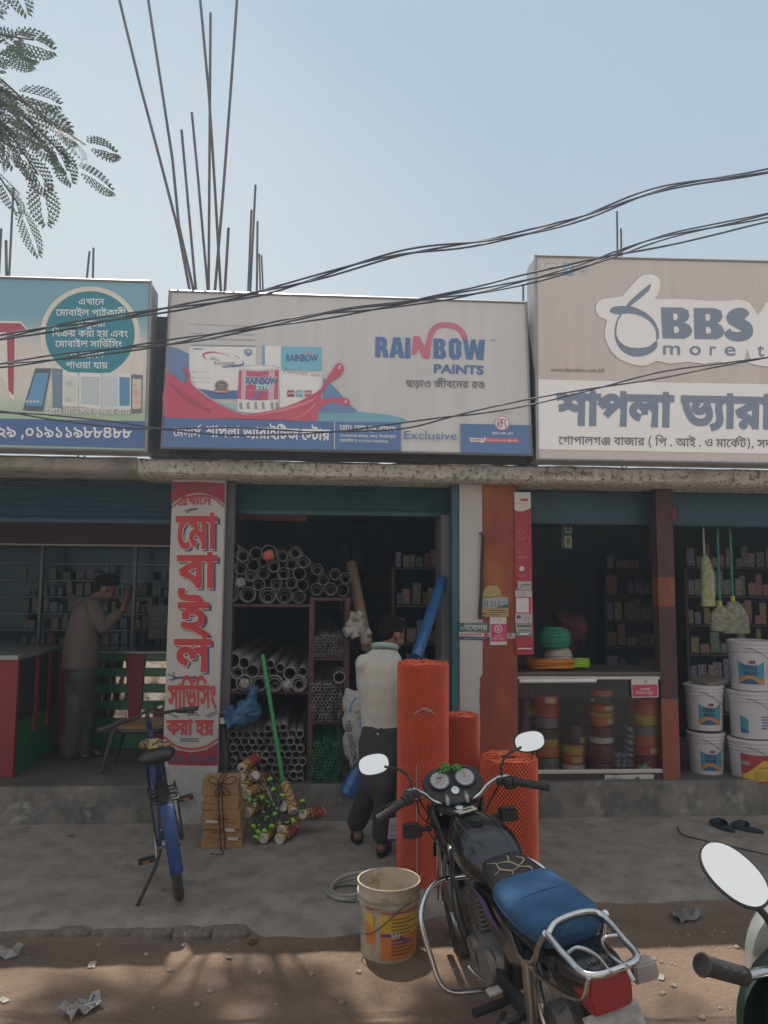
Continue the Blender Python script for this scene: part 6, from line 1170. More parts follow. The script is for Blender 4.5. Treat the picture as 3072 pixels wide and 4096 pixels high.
s = sub([(798, 1130), (944, 1132), (948, 1422), (800, 1420)], (.46, .43, .42), 'white and crimson payment sticker halfway down the banner'); s.P('red_panel', [(798, 1186), (940, 1190), (942, 1336), (800, 1334)], cr); s.P('white_panel', rect(808, 1198, 918, 1326), cw, 2); bird(s, 870, 1156, 13, cr)
s.P('mark', rect(812, 1352, 848, 1380), flat('sticker navy', (.08, .08, .16)), 1)
for y in (1356, 1368, 1380, 1392): s.P('small_print', rect(862, y, 930, y + 4), cg, 1)
s = sub([(802, 1424), (946, 1426), (948, 1536), (804, 1532)], (.38, .38, .34), 'pale TRANSTEC sticker below the payment sticker'); s.T('TRANSTEC', 810, 1454, 942, ck, 2, .05); s.P('band', [(806, 1496), (944, 1498), (946, 1532), (806, 1530)], flat('sticker teal3', (.15, .27, .28)), 1); s.P('mark', [(820, 1524), (850, 1504), (900, 1508), (935, 1500), (900, 1526)], cw, 2); s.P('small_print', rect(830, 1480, 935, 1488), ck, 1)
s = sub([(804, 1540), (954, 1542), (962, 1622), (806, 1625)], (.40, .04, .05), 'small red sticker near the foot of the banner')
s.P('small_print', rect(820, 1640, 945, 1652), cw, 2)
s = card('sticker', [(506, 1178), (528, 1110), (560, 1086), (630, 1086), (660, 1115), (672, 1160), (690, 1185), (736, 1196), (740, 1364), (504, 1364)], zK, YN, (.40, .29, .12), 'yellow helmet shaped sticker with a house picture on the red pillar', 'sticker')
s.P('picture', [(508, 1196), (676, 1190), (735, 1200), (735, 1284), (508, 1284)], flat('sticker sky', (.26, .33, .38))); s.P('picture', [(510, 1210), (575, 1202), (600, 1180), (680, 1205), (685, 1284), (510, 1284)], flat('sticker house', (.36, .37, .38)), 2)
for x in (520, 545, 585, 612, 650): s.P('picture', rect(x, 1225, x + 14, 1275), flat('sticker window', (.16, .18, .20)), 3)
s.P('shade_line', stroke([(515, 1190), (580, 1192), (670, 1180)], 8), flat('helmet edge', (.24, .15, .05)), 3); s.P('picture', [(640, 1278), (735, 1250), (735, 1284), (640, 1284)], flat('sticker tree', (.07, .12, .07)), 3)
for y, x1 in ((1304, 700), (1322, 725), (1342, 660)): s.P('small_print', rect(562, y, x1, y + 7), ck, 1)
s.T('SEVEN', 510, 1340, 552, flat('sticker navy', (.08, .08, .16)), 2, .06)
s = card('sticker', [(574, 1368), (720, 1368), (724, 1614), (576, 1616)], zK, YN - .004, CW, 'white and pink payment sticker under the helmet sticker', 'sticker'); s.P('pink_panel', [(582, 1428), (722, 1428), (722, 1582), (582, 1584)], flat('sticker pink', (.55, .05, .16))); s.poly('emblem', [[zK(*p) for p in L] for L in ring(648, 1474, 38, 38, 14, 30)], flat('coin', (.58, .42, .40)), 2); s.P('emblem', oval(648, 1474, 14, 18, 16), flat('coin', (.58, .42, .40)), 2); bird(s, 662, 1394, 14, cr)
s.T('k2', 618, 1542, 684, cw, 2, 10); s.T('k3', 594, 1566, 704, cw, 2, 10)
s = card('sticker', [(300, 1418), (576, 1418), (578, 1572), (300, 1564)], zK, YN + .004, (.055, .14, .12), 'green notice with white Bengali word on the white pillar strip', 'sticker'); s.T('k1', 348, 1482, 552, cw, 2, 20); s.poly('emblem', [[zK(*p) for p in L] for L in ring(328, 1468, 13, 13, 5, 20)], cw, 2); s.P('band', [(302, 1500), (576, 1506), (576, 1542), (302, 1536)], CW and cw, 1); s.P('band', [(302, 1537), (576, 1543), (577, 1571), (301, 1563)], flat('notice navy', (.06, .06, .16)), 1)
for i in range(7): s.P('small_print', rect(310 + i * 28, 1512, 332 + i * 28, 1528), flat('notice redink', (.42, .10, .10)), 2)
s.P('emblem', oval(543, 1522, 22, 26, 18), flat('notice redink', (.42, .10, .10)), 3)
for y in (1424, 1436, 1490, 1552): s.P('small_print', rect(345, y, 545, y + 5), flat('notice pale', (.30, .38, .34)), 2)
s = card('sticker', [(726, 1510), (800, 1508), (800, 1558), (728, 1558)], zK, YN, (.48, .45, .38), 'tiny cream sticker between pink sticker and banner', 'sticker'); s.P('mark', rect(740, 1520, 770, 1532), ck, 1); s.P('small_print', rect(735, 1542, 795, 1547), flat('notice redink', (.42, .10, .10)), 1)
bm = B(); tube(bm, [at(*zK(*p), YN - .012) for p in ((478, 640), (490, 622), (505, 640), (510, 720), (503, 900), (498, 1100), (490, 1280), (490, 1385))], [.004, .006, .012, .012, .013, .016], 8, True, 4); tag(obj('iron_hook_bar', bm, mat('dark iron', (.035, .035, .04), .6, .3)), 'dark hooked iron bar hanging on the seam of the pillar', 'iron bar')
# ---------------------------------------------------------------- left shop: phone repair
zA = Z(0, 1850, 1.701)
YC = 7.45                                                        # front of the long counter
def ax(x, y=1300, Y=YC): return at(*zA(x, y), Y).x
def az(y, x=900, Y=YC): return at(*zA(x, y), Y).z
M_GRN = mat('counter green', (.012, .155, .06), .35, var=.12, coat=.2); M_CRED = mat('counter red', (.26, .018, .03), .4, var=.1); M_CDK = mat('counter dark', (.035, .035, .04), .5)
M_MIR = mat('mirror strip', (.75, .72, .66), .12, 1.0, var=.25, scale=9, bump=.5, bscale=5); M_TOPM = mat('counter top', (.30, .30, .30), .25, .3)
cn = thing('counter', 'long shop counter of green slats and mirror strips with tapered red panels', 'counter', (ax(800), YC, FLOOR))
def cpart(par, n, bm, m, sm=None):
    bmesh.ops.translate(bm, vec=-par.location, verts=bm.verts[:]); return obj(n, bm, m, par, sm)
CX0, CX1 = ax(395), PX0 + .10
bm = B(); box2(bm, (CX0, YC + .03, FLOOR), (CX1, YC + .55, az(1300))); cpart(cn, 'body', bm, M_CDK)
bm = B(); box2(bm, (CX0 - .03, YC - .03, az(1300)), (CX1, YC + .58, az(1283)), .004); cpart(cn, 'top', bm, M_TOPM)
for a, b in ((1302, 1350), (1400, 1456), (1508, 1566), (1622, 1682)):
    bm = B(); box2(bm, (CX0, YC, az(b)), (CX1, YC + .028, az(a)), .003); cpart(cn, 'slat', bm, M_GRN)
for a, b in ((1352, 1398), (1458, 1506), (1568, 1620), (1684, 1738)):
    bm = B(); n = 40; V = []
    for i in range(n + 1):
        x = ax(700) + (CX1 - ax(700)) * i / n
        V.append([bm.verts.new((x, YC + .012 + .010 * noise.noise(Vector((x * 14, z * 9, a))), z)) for z in (az(b), (az(a) + az(b)) / 2, az(a))])
    for p, q in zip(V, V[1:]):
        for k in range(2): bm.faces.new((p[k], q[k], q[k + 1], p[k + 1]))
    cpart(cn, 'mirror_strip', bm, M_MIR, 180)
bm = B(); box2(bm, (CX0, YC - .002, FLOOR + .004), (CX1, YC + .028, az(1742)), .003); cpart(cn, 'kick_board', bm, M_GRN)
for x0, x1, x2, x3, yb in ((853, 988, 948, 872, 1740), (388, 468, 445, 370, 1950)):
    bm = B(); poly_prism(bm, [at(*zA(x, y), YC - .02) for x, y in ((x0, 1302), (x1, 1302), (x2, yb), (x3, yb))], Vector((0, .015, 0))); cpart(cn, 'red_panel', bm, M_CRED)
bm = B(); poly_prism(bm, [at(*zA(x, y), YC - .02) for x, y in ((1050, 1665), (1130, 1660), (1130, 1920), (1020, 1900))], Vector((0, .015, 0))); cpart(cn, 'red_panel', bm, M_CRED)
# counter along the left side, end towards the street
ce = thing('counter', 'counter end of red and green boards at the left edge of the phone shop', 'counter', (at(*zA(20, 1700), 6.5).x, 6.5, FLOOR))
xr = at(*zA(110, 1700), 6.42).x; zt_ = at(*zA(40, 1330), 6.4).z
bm = B(); box2(bm, (-4.9, 6.46, FLOOR), (xr - .03, 7.42, zt_ - .02)); cpart(ce, 'body', bm, M_CDK)
bm = B(); box2(bm, (-4.9, 6.40, zt_ - .018), (xr, 7.44, zt_ + .02), .005); cpart(ce, 'top', bm, M_TOPM)
bm = B(); box2(bm, (xr - .029, 6.46, FLOOR + .004), (xr - .008, 7.42, FLOOR + .42)); cpart(ce, 'side_board', bm, M_GRN)
bm = B(); box2(bm, (xr - .03, 6.41, FLOOR + .004), (xr, 6.458, zt_ - .02)); cpart(ce, 'red_panel', bm, M_CRED)
bm = B(); box2(bm, (-4.9, 6.43, FLOOR + .004), (xr - .032, 6.457, zt_ - .02)); cpart(ce, 'front_panel', bm, mat('counter orange red', (.24, .026, .026), .4))
for yy in (6.8, 7.1):
    bm = B(); box2(bm, (xr - .007, yy, FLOOR + .3), (xr + .008, yy + .06, zt_ - .02)); cpart(ce, 'red_strip', bm, M_CRED)
# glazed display cabinet behind
YS = 8.25
cab = thing('display_cabinet', 'tall dark glazed cabinet of phone accessories under a maroon fascia', 'cabinet', (ax(700, 900, YS), YS, FLOOR))
SX0, SX1 = -4.9, PX0 + .115
zF0, zF1 = az(565, 700, YS), az(380, 700, YS)
bm = B(); box2(bm, (SX0, YS - .12, zF0), (SX1, YS + .4, zF1)); cpart(cab, 'fascia', bm, mat('maroon fascia', (.10, .03, .05), .4, var=.1))
bm = B(); box2(bm, (SX0, YS - .13, zF0 - .012), (SX1, YS - .10, zF0 + .004)); cpart(cab, 'trim', bm, M_ALUW)
bm = B(); box2(bm, (SX0, YS + .36, FLOOR), (SX1, YS + .4, zF0)); cpart(cab, 'mirror_back', bm, mat('cabinet mirror', (.045, .065, .07), .22, .95, var=.2))
shelfz = [az(y, 700, YS) for y in (1250, 1140, 1028, 915, 803, 690)]
for z in shelfz:
    bm = B(); box2(bm, (SX0, YS, z - .010), (SX1, YS + .35, z + .004)); cpart(cab, 'glass_shelf', bm, mat('shelf edge', (.09, .125, .125), .15, .2))
for x in (280, 915, -400, -1000):
    bm = B(); box2(bm, (ax(x, 900, YS) - .014, YS - .03, FLOOR), (ax(x, 900, YS) + .014, YS + .02, zF0 - .013)); cpart(cab, 'upright', bm, mat('steel edge', (.13, .125, .115), .3, .7))
bm = B(); box2(bm, (SX0, YS, FLOOR), (SX1, YS + .35, shelfz[0] - .015)); cpart(cab, 'cupboard', bm, M_CDK)
rnd = random.Random(12)
for si, z in enumerate(shelfz[:-1]):
    x = SX0 + 1.6
    while x < SX1 - .1:
        w = rnd.uniform(.04, .10)
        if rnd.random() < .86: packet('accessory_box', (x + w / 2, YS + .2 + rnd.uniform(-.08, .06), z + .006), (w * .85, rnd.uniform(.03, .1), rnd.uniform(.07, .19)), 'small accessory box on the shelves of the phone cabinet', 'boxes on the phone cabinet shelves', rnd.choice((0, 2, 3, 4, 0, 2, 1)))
        x += w * rnd.uniform(1, 1.5)
s = card('paper_notice', [(1012, 972), (1140, 975), (1140, 1200), (1010, 1198)], zA, 7.9, (.16, .165, .165), 'grey paper with Bengali writing stuck up beside the painted pillar', 'paper')
s.T('l1', 1035, 1088, 1110, ck, 2, 5); s.T('p6', 1032, 1145, 1135, ck, 2, 5); s.T('l7', 1030, 1182, 1135, ck, 2, 5); s.P('line', rect(1014, 1045, 1138, 1049), ck, 1)
bm = B(); c = at(*zA(590, 308), 7.3); lathe(bm, [(.02, .09), (.03, .07), (.13, .05), (.14, .0), (.10, -.03), (.02, -.035)], 24)
fan = thing('ceiling_fan', 'ceiling fan with pale round motor hanging over the phone counter', 'fan', c); obj('motor', bm, mat('fan cream', (.30, .28, .25), .5), fan, 40)
bm = B(); tube(bm, [(0, 0, .08), (0, 0, 2.66 - c.z)], .012, 8); obj('rod', bm, M_CDK, fan)
for k in range(3):
    bm = B(); a = R(10 + 120 * k); box(bm, (.42, 0, 0), (.56, .13, .008), Quaternion((1, 0, 0), R(10)), .003); bmesh.ops.rotate(bm, matrix=Matrix.Rotation(a, 3, 'Z'), verts=bm.verts[:]); obj('blade', bm, mat('fan blade', (.12, .13, .13), .5), fan)
# chair
YH = 6.72; chz = at(*zA(990, 1760), YH).z; c0 = at(*zA(990, 1760), YH); ch = thing('chair', 'low black legged chair with pale wooden seat before the counter', 'chair', (c0.x, YH, FLOOR)); hh = chz - FLOOR
bm = B(); loft(bm, [ell((0, .0, hh - .03), .24, .20, 24, 3.2, Vector((1, 0, 0)), Vector((0, 1, 0))), ell((0, 0, hh), .25, .21, 24, 3.2, Vector((1, 0, 0)), Vector((0, 1, 0)))]); obj('seat', bm, mat('chair seat', (.30, .17, .085), .5, var=.15, stretch=(1, 8, 1)), ch, 40)
bm = B(); tube(bm, ell((0, 0, hh - .05), .225, .185, 20, 3.2, Vector((1, 0, 0)), Vector((0, 1, 0))), .022, 6, closed=True); obj('seat_frame', bm, M_CDK, ch, 40)
for sx in (-1, 1):
    for sy in (-1, 1):
        bm = B(); tube(bm, [(sx * .2, sy * .16, hh - .03), (sx * .225, sy * .18, hh * .75), (sx * .29, sy * .22, 0)], [.026, .022, .016], 8, True, 3); obj('leg', bm, M_CDK, ch, 40)
# ---------------------------------------------------------------- people
M_SKIN = mat('brown skin', (.17, .078, .048), .5, var=.1, scale=12); M_HAIR = mat('black hair', (.010, .009, .009), .85, spec=.1, var=.3, scale=60, bump=.8, bscale=90)
def cap(bm, a, b, ra, rb, n=12):
    """limb piece tapering from a to b with round ends"""
    a, b = Vector(a), Vector(b); tube(bm, [a, a.lerp(b, .5), b], [ra, (ra + rb) / 2, rb], n); ball(bm, a, ra, 12, 8); ball(bm, b, rb, 12, 8)
def chain(bm, pts, rs):
    for i in range(len(pts) - 1): cap(bm, pts[i], pts[i + 1], rs[i], rs[i + 1])
def torso(bm, secs, fw):
    """stack of elliptical sections: (centre, half width, half depth); fw = facing direction"""
    f = Vector((fw[0], fw[1], 0)).normalized(); sd = Vector((f.y, -f.x, 0))
    loft(bm, [ell(c, w, d, 24, 2.4, sd, f) for c, w, d in secs])
def head(bm, c, fw, up, s=1.0):
    """skull, jaw, nose, ears, eye hollows; fw = where the face looks"""
    f = Vector(fw).normalized(); u = (Vector(up) - f * Vector(up).dot(f)).normalized(); r = f.cross(u)
    q = Matrix((r, f, u)).transposed().to_quaternion()
    P = lambda x, y, z: Vector(c) + (r * x + f * y + u * z) * s
    ball(bm, P(0, -.012, .03), (.074 * s, .092 * s, .088 * s), 18, 12, q); ball(bm, P(0, .028, -.045), (.056 * s, .062 * s, .062 * s), 16, 10, q); ball(bm, P(0, .055, -.085), (.028 * s, .026 * s, .024 * s), 10, 8, q)
    ball(bm, P(0, .098, -.022), (.014 * s, .02 * s, .026 * s), 10, 8, q); ball(bm, P(0, .072, .016), (.055 * s, .022 * s, .014 * s), 10, 8, q); ball(bm, P(0, .088, -.062), (.024 * s, .012 * s, .010 * s), 10, 8, q)
    for k in (-1, 1): ball(bm, P(k * .076, -.005, -.012), (.011 * s, .022 * s, .034 * s), 10, 8, q); ball(bm, P(k * .04, .062, -.03), (.026 * s, .026 * s, .024 * s), 10, 8, q)
    return P, q
def hand(bm, w, d, palm_n, s=1.0, side=1, curl=.5):
    """palm, four separate bent fingers and a thumb from the side of the palm"""
    d = Vector(d).normalized(); n = Vector(palm_n); n = (n - d * n.dot(d)).normalized(); t = d.cross(n) * side
    w = Vector(w)
    for k in range(3): cap(bm, w + t * (.026 - .022 * k) * s + d * .01 * s, w + t * (.03 - .026 * k) * s + d * .085 * s, .016 * s, .014 * s, 8)
    for k, L in enumerate((.068, .078, .072, .056)):
        a = w + t * (.036 - .022 * k) * s + d * .088 * s; b = a + (d * math.cos(curl) + n * math.sin(curl)) * L * .5 * s; e = b + (d * math.cos(curl * 2.2) + n * math.sin(curl * 2.2)) * L * .5 * s
        cap(bm, a, b, .0098 * s, .009 * s, 8); cap(bm, b, e, .009 * s, .0075 * s, 8)
    a = w + t * .034 * s + d * .02 * s; b = a + (t * .7 + d * .6 + n * .3) * .04 * s; e = b + (d * .8 + n * .5 + t * .1) * .034 * s; cap(bm, a, b, .013 * s, .011 * s, 8); cap(bm, b, e, .011 * s, .009 * s, 8)
def foot(bm, ankle, heel_z, fw, s=1.0):
    f = Vector((fw[0], fw[1], 0)).normalized(); sd = Vector((f.y, -f.x, 0)); a = Vector(ankle); g = Vector((a.x, a.y, heel_z))
    cap(bm, a, g + Vector((0, 0, .055)) - f * .01, .034 * s, .036 * s); ball(bm, g - f * .035 + Vector((0, 0, .034)), (.034 * s, .038 * s, .034 * s)); cap(bm, g + Vector((0, 0, .05)), g + f * .12 * s + Vector((0, 0, .028)), .036 * s, .026 * s)
    for k in range(5): cap(bm, g + f * .115 * s + sd * (.034 - .017 * k) * s + Vector((0, 0, .022)), g + f * (.172 - .009 * abs(k - 1)) * s + sd * (.038 - .018 * k) * s + Vector((0, 0, .014)), .015 * s, .011 * s, 8)
def sandal(par, g, fw, m, off):
    f = Vector((fw[0], fw[1], 0)).normalized(); sd = Vector((f.y, -f.x, 0)); g = Vector(g) + f * .055; bm = B()
    ol = []
    for j in range(28):
        a = 2 * math.pi * j / 28; x = .045 * math.sin(a) * (1 + .14 * math.cos(a)); y = .135 * math.cos(a); ol.append(g + sd * x + f * y - off)
    poly_prism(bm, ol, Vector((0, 0, .016))); o = obj('sandal', bm, m, par, 40)
    bm = B()
    for k in (-1, 1): tube(bm, [g + f * .07 + Vector((0, 0, .016)) - off, g + f * .03 + sd * k * .03 + Vector((0, 0, .052)) - off, g - f * .03 + sd * k * .045 + Vector((0, 0, .014)) - off], .007, 6, True, 4)
    obj('strap', bm, m, o, 40)
def person(label, build):
    """build fills body, hair and clothing forms in world space; everything hangs from one Empty at the feet"""
    parts, base = build()
    root = thing('person', label, 'person', base)
    for n, bm, m, vox, sm in parts:
        b2 = remesh(bm, vox, sm) if vox else bm
        bmesh.ops.translate(b2, vec=-Vector(base), verts=b2.verts[:]); obj(n, b2, m, root, 180)
    return root
def fold(bm, amp, freq, stretch=(1, 1, .35), seed=0):
    bm.normal_update()
    for v in bm.verts:
        w = Vector((v.co.x * stretch[0], v.co.y * stretch[1], v.co.z * stretch[2])) * freq + Vector((seed, 0, 0)); v.co += v.normal * amp * noise.noise(w)
    return bm
def striped(name, base, bands, z0, per):
    """knitted polo: soft bands of colour running round the body"""
    m = mat(name, base, .85, var=.06, scale=20, bump=.3, bscale=120); nt = m.node_tree; N = nt.nodes; L = nt.links; b = N['Principled BSDF']; src = b.inputs['Base Color'].links[0].from_socket
    tc = N.new('ShaderNodeTexCoord'); sx = N.new('ShaderNodeSeparateXYZ'); L.new(tc.outputs['Object'], sx.inputs[0])
    r = N.new('ShaderNodeValToRGB'); r.color_ramp.interpolation = 'EASE'; md = N.new('ShaderNodeMath'); md.operation = 'MULTIPLY_ADD'; md.inputs[1].default_value = 1 / per; md.inputs[2].default_value = -z0 / per; L.new(sx.outputs[2], md.inputs[0])
    fr = N.new('ShaderNodeMath'); fr.operation = 'FRACT'; L.new(md.outputs[0], fr.inputs[0]); L.new(fr.outputs[0], r.inputs[0])
    el = r.color_ramp.elements
    while len(el) < len(bands): el.new(.5)
    for e, (p, c) in zip(el, bands): e.position = p; e.color = (*c, 1)
    x = N.new('ShaderNodeMix'); x.data_type = 'RGBA'; x.blend_type = 'MULTIPLY'; x.inputs['Factor'].default_value = 1; L.new(src, x.inputs['A']); L.new(r.outputs[0], x.inputs['B']); L.new(x.outputs['Result'], b.inputs['Base Color'])
    return m
zM = Z(1350, 2350, 1.77)
def man_front():
    fw = Vector((.35, .94, 0)); sd = Vector((fw.y, -fw.x, 0))
    P = lambda x, y, Y: at(*zM(x, y), Y)
    fl, fr = gnd(*zM(140, 1800)), gnd(*zM(318, 1890)); fl.z = fr.z = .0
    hip = P(322, 1075, 5.36); kl, kr = P(245, 1390, 5.36), P(345, 1395, 5.27); al, ar = fl + Vector((0, .0, .10)), fr + Vector((0, 0, .10))
    chest = P(300, 640, 5.36); neck = P(338, 440, 5.36); hc = P(388, 335, 5.40); sl, sr = P(190, 535, 5.36), P(432, 560, 5.42)
    el, er = P(195, 790, 5.50), P(470, 740, 5.48); wl, wr = P(290, 870, 5.66), P(480, 870, 5.66)
    bm = B(); hf = Vector((.78, .58, -.35)); Ph, q = head(bm, hc, hf, (0.05, .05, 1), 1.0); cap(bm, neck - Vector((0, 0, .08)), hc + Vector((-.02, -.02, -.05)), .062, .054)
    torso(bm, [(hip, .13, .09), (P(310, 900, 5.36), .125, .085), (chest, .15, .09), (P(318, 500, 5.36), .12, .07)], fw)
    for s_, e_, w_, k in ((sl, el, wl, -1), (sr, er, wr, 1)): chain(bm, [s_, e_, w_], [.046, .038, .027]); hand(bm, w_, (w_ - e_), (0, 0, -1), 1.0, k, .6)
    for k_, a_, s_ in ((kl, al, -1), (kr, ar, 1)): chain(bm, [hip + sd * .075 * s_, k_, a_], [.075, .05, .034])
    foot(bm, al, .018, (.0, 1, 0)); foot(bm, ar, .018, (.25, 1, 0))
    hb = B(); ball(hb, Ph(0, -.026, .055), (.080, .092, .082), 18, 12, q); ball(hb, Ph(0, -.062, .0), (.068, .050, .060), 16, 10, q); ball(hb, Ph(0, .035, .095), (.062, .055, .032), 14, 10, q)
    for k in (-1, 1): ball(hb, Ph(k * .066, -.005, .03), (.014, .032, .04), 10, 8, q)
    sh = B(); torso(sh, [(P(322, 1035, 5.36), .150, .112), (P(316, 960, 5.36), .146, .105), (P(308, 830, 5.36), .146, .105), (P(303, 690, 5.36), .162, .108), (P(303, 570, 5.36), .160, .098), (P(318, 490, 5.36), .135, .085), (P(335, 430, 5.36), .075, .07)], fw)
    for s_, e_ in ((sl, el), (sr, er)): cap(sh, s_ + Vector((0, 0, -.005)), s_.lerp(e_, .62), .064, .060, 14)
    sh = remesh(sh, .011, 3); fold(sh, .008, 9, (1, 1, .28), 3); fold(sh, .004, 24, (1, 1, .4), 9)
    co = B(); n0 = P(335, 432, 5.36)
    cr_ = []
    for t in range(25):
        a = 2 * math.pi * t / 24; cr_.append(n0 + sd * (.078 * math.cos(a)) + fw * (.068 * math.sin(a)) + Vector((0, 0, .012 - .018 * math.sin(a))))
    tube(co, cr_[:-1], .020, 8, closed=True)
    tr = B()
    for k_, a_, s_ in ((kl, al, -1), (kr, ar, 1)): chain(tr, [hip + sd * .07 * s_ + Vector((0, 0, -.03)), k_, a_ + Vector((0, 0, .04))], [.105, .082, .072])
    torso(tr, [(hip + Vector((0, 0, -.10)), .155, .12), (hip, .158, .118), (hip + Vector((0, 0, .10)), .148, .108)], fw)
    tr = remesh(tr, .012, 3); fold(tr, .008, 10, (1, 1, .3), 5); fold(tr, .004, 24, (1, 1, .6), 2)
    base = (fl + fr) / 2; base.z = 0
    return [('body', bm, M_SKIN, .0085, 2), ('hair', hb, M_HAIR, .008, 2),
            ('shirt', sh, striped('pale striped polo', (.50, .485, .46), [(0, (1, .98, .95)), (.22, (1, .95, .90)), (.42, (.88, .94, .94)), (.62, (1, .98, .96)), (.82, (.98, .92, .87))], 0, .21), 0, 0),
            ('collar', co, mat('mint collar', (.28, .40, .36), .8), 0, 0), ('trousers', tr, mat('dark grey trousers', (.040, .038, .042), .8, var=.15, scale=30), 0, 0)], base, fl, fr
_b = {}
def mf():
    p, base, fl, fr = man_front(); _b['f'] = (base, fl, fr); return p, base
pm = person('person in pale striped polo and dark trousers standing with back turned by the orange mesh', mf)
base, fl, fr = _b['f']; M_SAND = mat('black sandal', (.02, .02, .022), .6)
sandal(pm, fl + Vector((0, 0, .002)), (0, 1, 0), M_SAND, base); sandal(pm, fr + Vector((0, 0, .002)), (.25, 1, 0), M_SAND, base)
def man_back():
    YM = 6.95; fw = Vector((.86, .5, 0)); sd = Vector((fw.y, -fw.x, 0)); P = lambda x, y, dy=0.0: at(*zA(x, y), YM + dy)
    fl, fr = P(465, 2000, .03), P(560, 2003, .12); fl.z = fr.z = FLOOR
    hip = P(548, 1400); kl, kr = P(512, 1690, .0), P(570, 1690, .08); al, ar = fl + Vector((0, 0, .09)), fr + Vector((0, 0, .09))
    neck = P(655, 900); hc = P(715, 862, .02); sl, sr = P(560, 965, .15), P(635, 985, -.14); er = P(705, 1120, -.12); wr = P(850, 985, -.05); el = P(640, 1130, .24); wl = P(835, 1010, .2)
    bm = B(); hf = Vector((.88, .30, -.42)); Ph, q = head(bm, hc, hf, (.2, 0, 1), 1.0); cap(bm, neck - Vector((.02, 0, .06)), hc + Vector((-.035, 0, -.04)), .06, .052)
    torso(bm, [(hip, .13, .09), (P(560, 1200), .125, .085), (P(590, 1040), .15, .09), (P(630, 930), .10, .07)], fw)
    for s_, e_, w_, k in ((sl, el, wl, -1), (sr, er, wr, 1)): chain(bm, [s_, e_, w_], [.046, .038, .027]); hand(bm, w_, Vector((.32, .1, 1)), (-.7, .3, 0), 1.0, k, .25)
    for k_, a_, s_ in ((kl, al, -1), (kr, ar, 1)): chain(bm, [hip + sd * .06 * s_, k_, a_], [.075, .05, .034])
    foot(bm, al, FLOOR + .018, fw); foot(bm, ar, FLOOR + .018, fw)
    hb = B(); ball(hb, Ph(0, -.026, .055), (.080, .092, .082), 18, 12, q); ball(hb, Ph(0, -.062, .0), (.068, .050, .060), 16, 10, q); ball(hb, Ph(0, .04, .092), (.062, .06, .034), 14, 10, q)
    sh = B(); torso(sh, [(P(548, 1400), .17, .155), (P(552, 1300), .165, .148), (P(562, 1180), .16, .14), (P(580, 1060), .175, .13), (P(605, 970), .165, .105), (P(640, 915), .10, .075)], fw)
    for s_, e_, w_ in ((sl, el, wl), (sr, er, wr)): chain(sh, [s_, e_, e_.lerp(w_, .62)], [.074, .062, .05])
    sh = remesh(sh, .012, 3); fold(sh, .012, 10, (1, 1, .4), 4)
    tr = B()
    for k_, a_, s_ in ((kl, al, -1), (kr, ar, 1)): chain(tr, [hip + sd * .06 * s_ + Vector((0, 0, -.02)), k_, a_ + Vector((0, 0, .0))], [.115, .09, .08])
    torso(tr, [(hip + Vector((0, 0, -.10)), .145, .12), (hip + Vector((0, 0, .06)), .14, .11)], fw); tr = remesh(tr, .012, 3); fold(tr, .009, 11, (1, 1, .5), 7)
    base = (fl + fr) / 2; base.z = FLOOR; _b['b'] = (base, fl, fr)
    return [('body', bm, M_SKIN, .0085, 2), ('hair', hb, M_HAIR, .008, 2), ('shirt', sh, mat('brown grey shirt', (.115, .088, .08), .85, var=.08, bump=.3, bscale=90), 0, 0), ('trousers', tr, mat('slate trousers', (.06, .062, .064), .8, var=.12), 0, 0)], base
pb = person('person in long brown shirt standing at the phone counter with raised hands', man_back)
base, fl, fr = _b['b']
for g in (fl, fr): sandal(pb, g + Vector((0, 0, .002)), (.86, .5, 0), M_SAND, base)
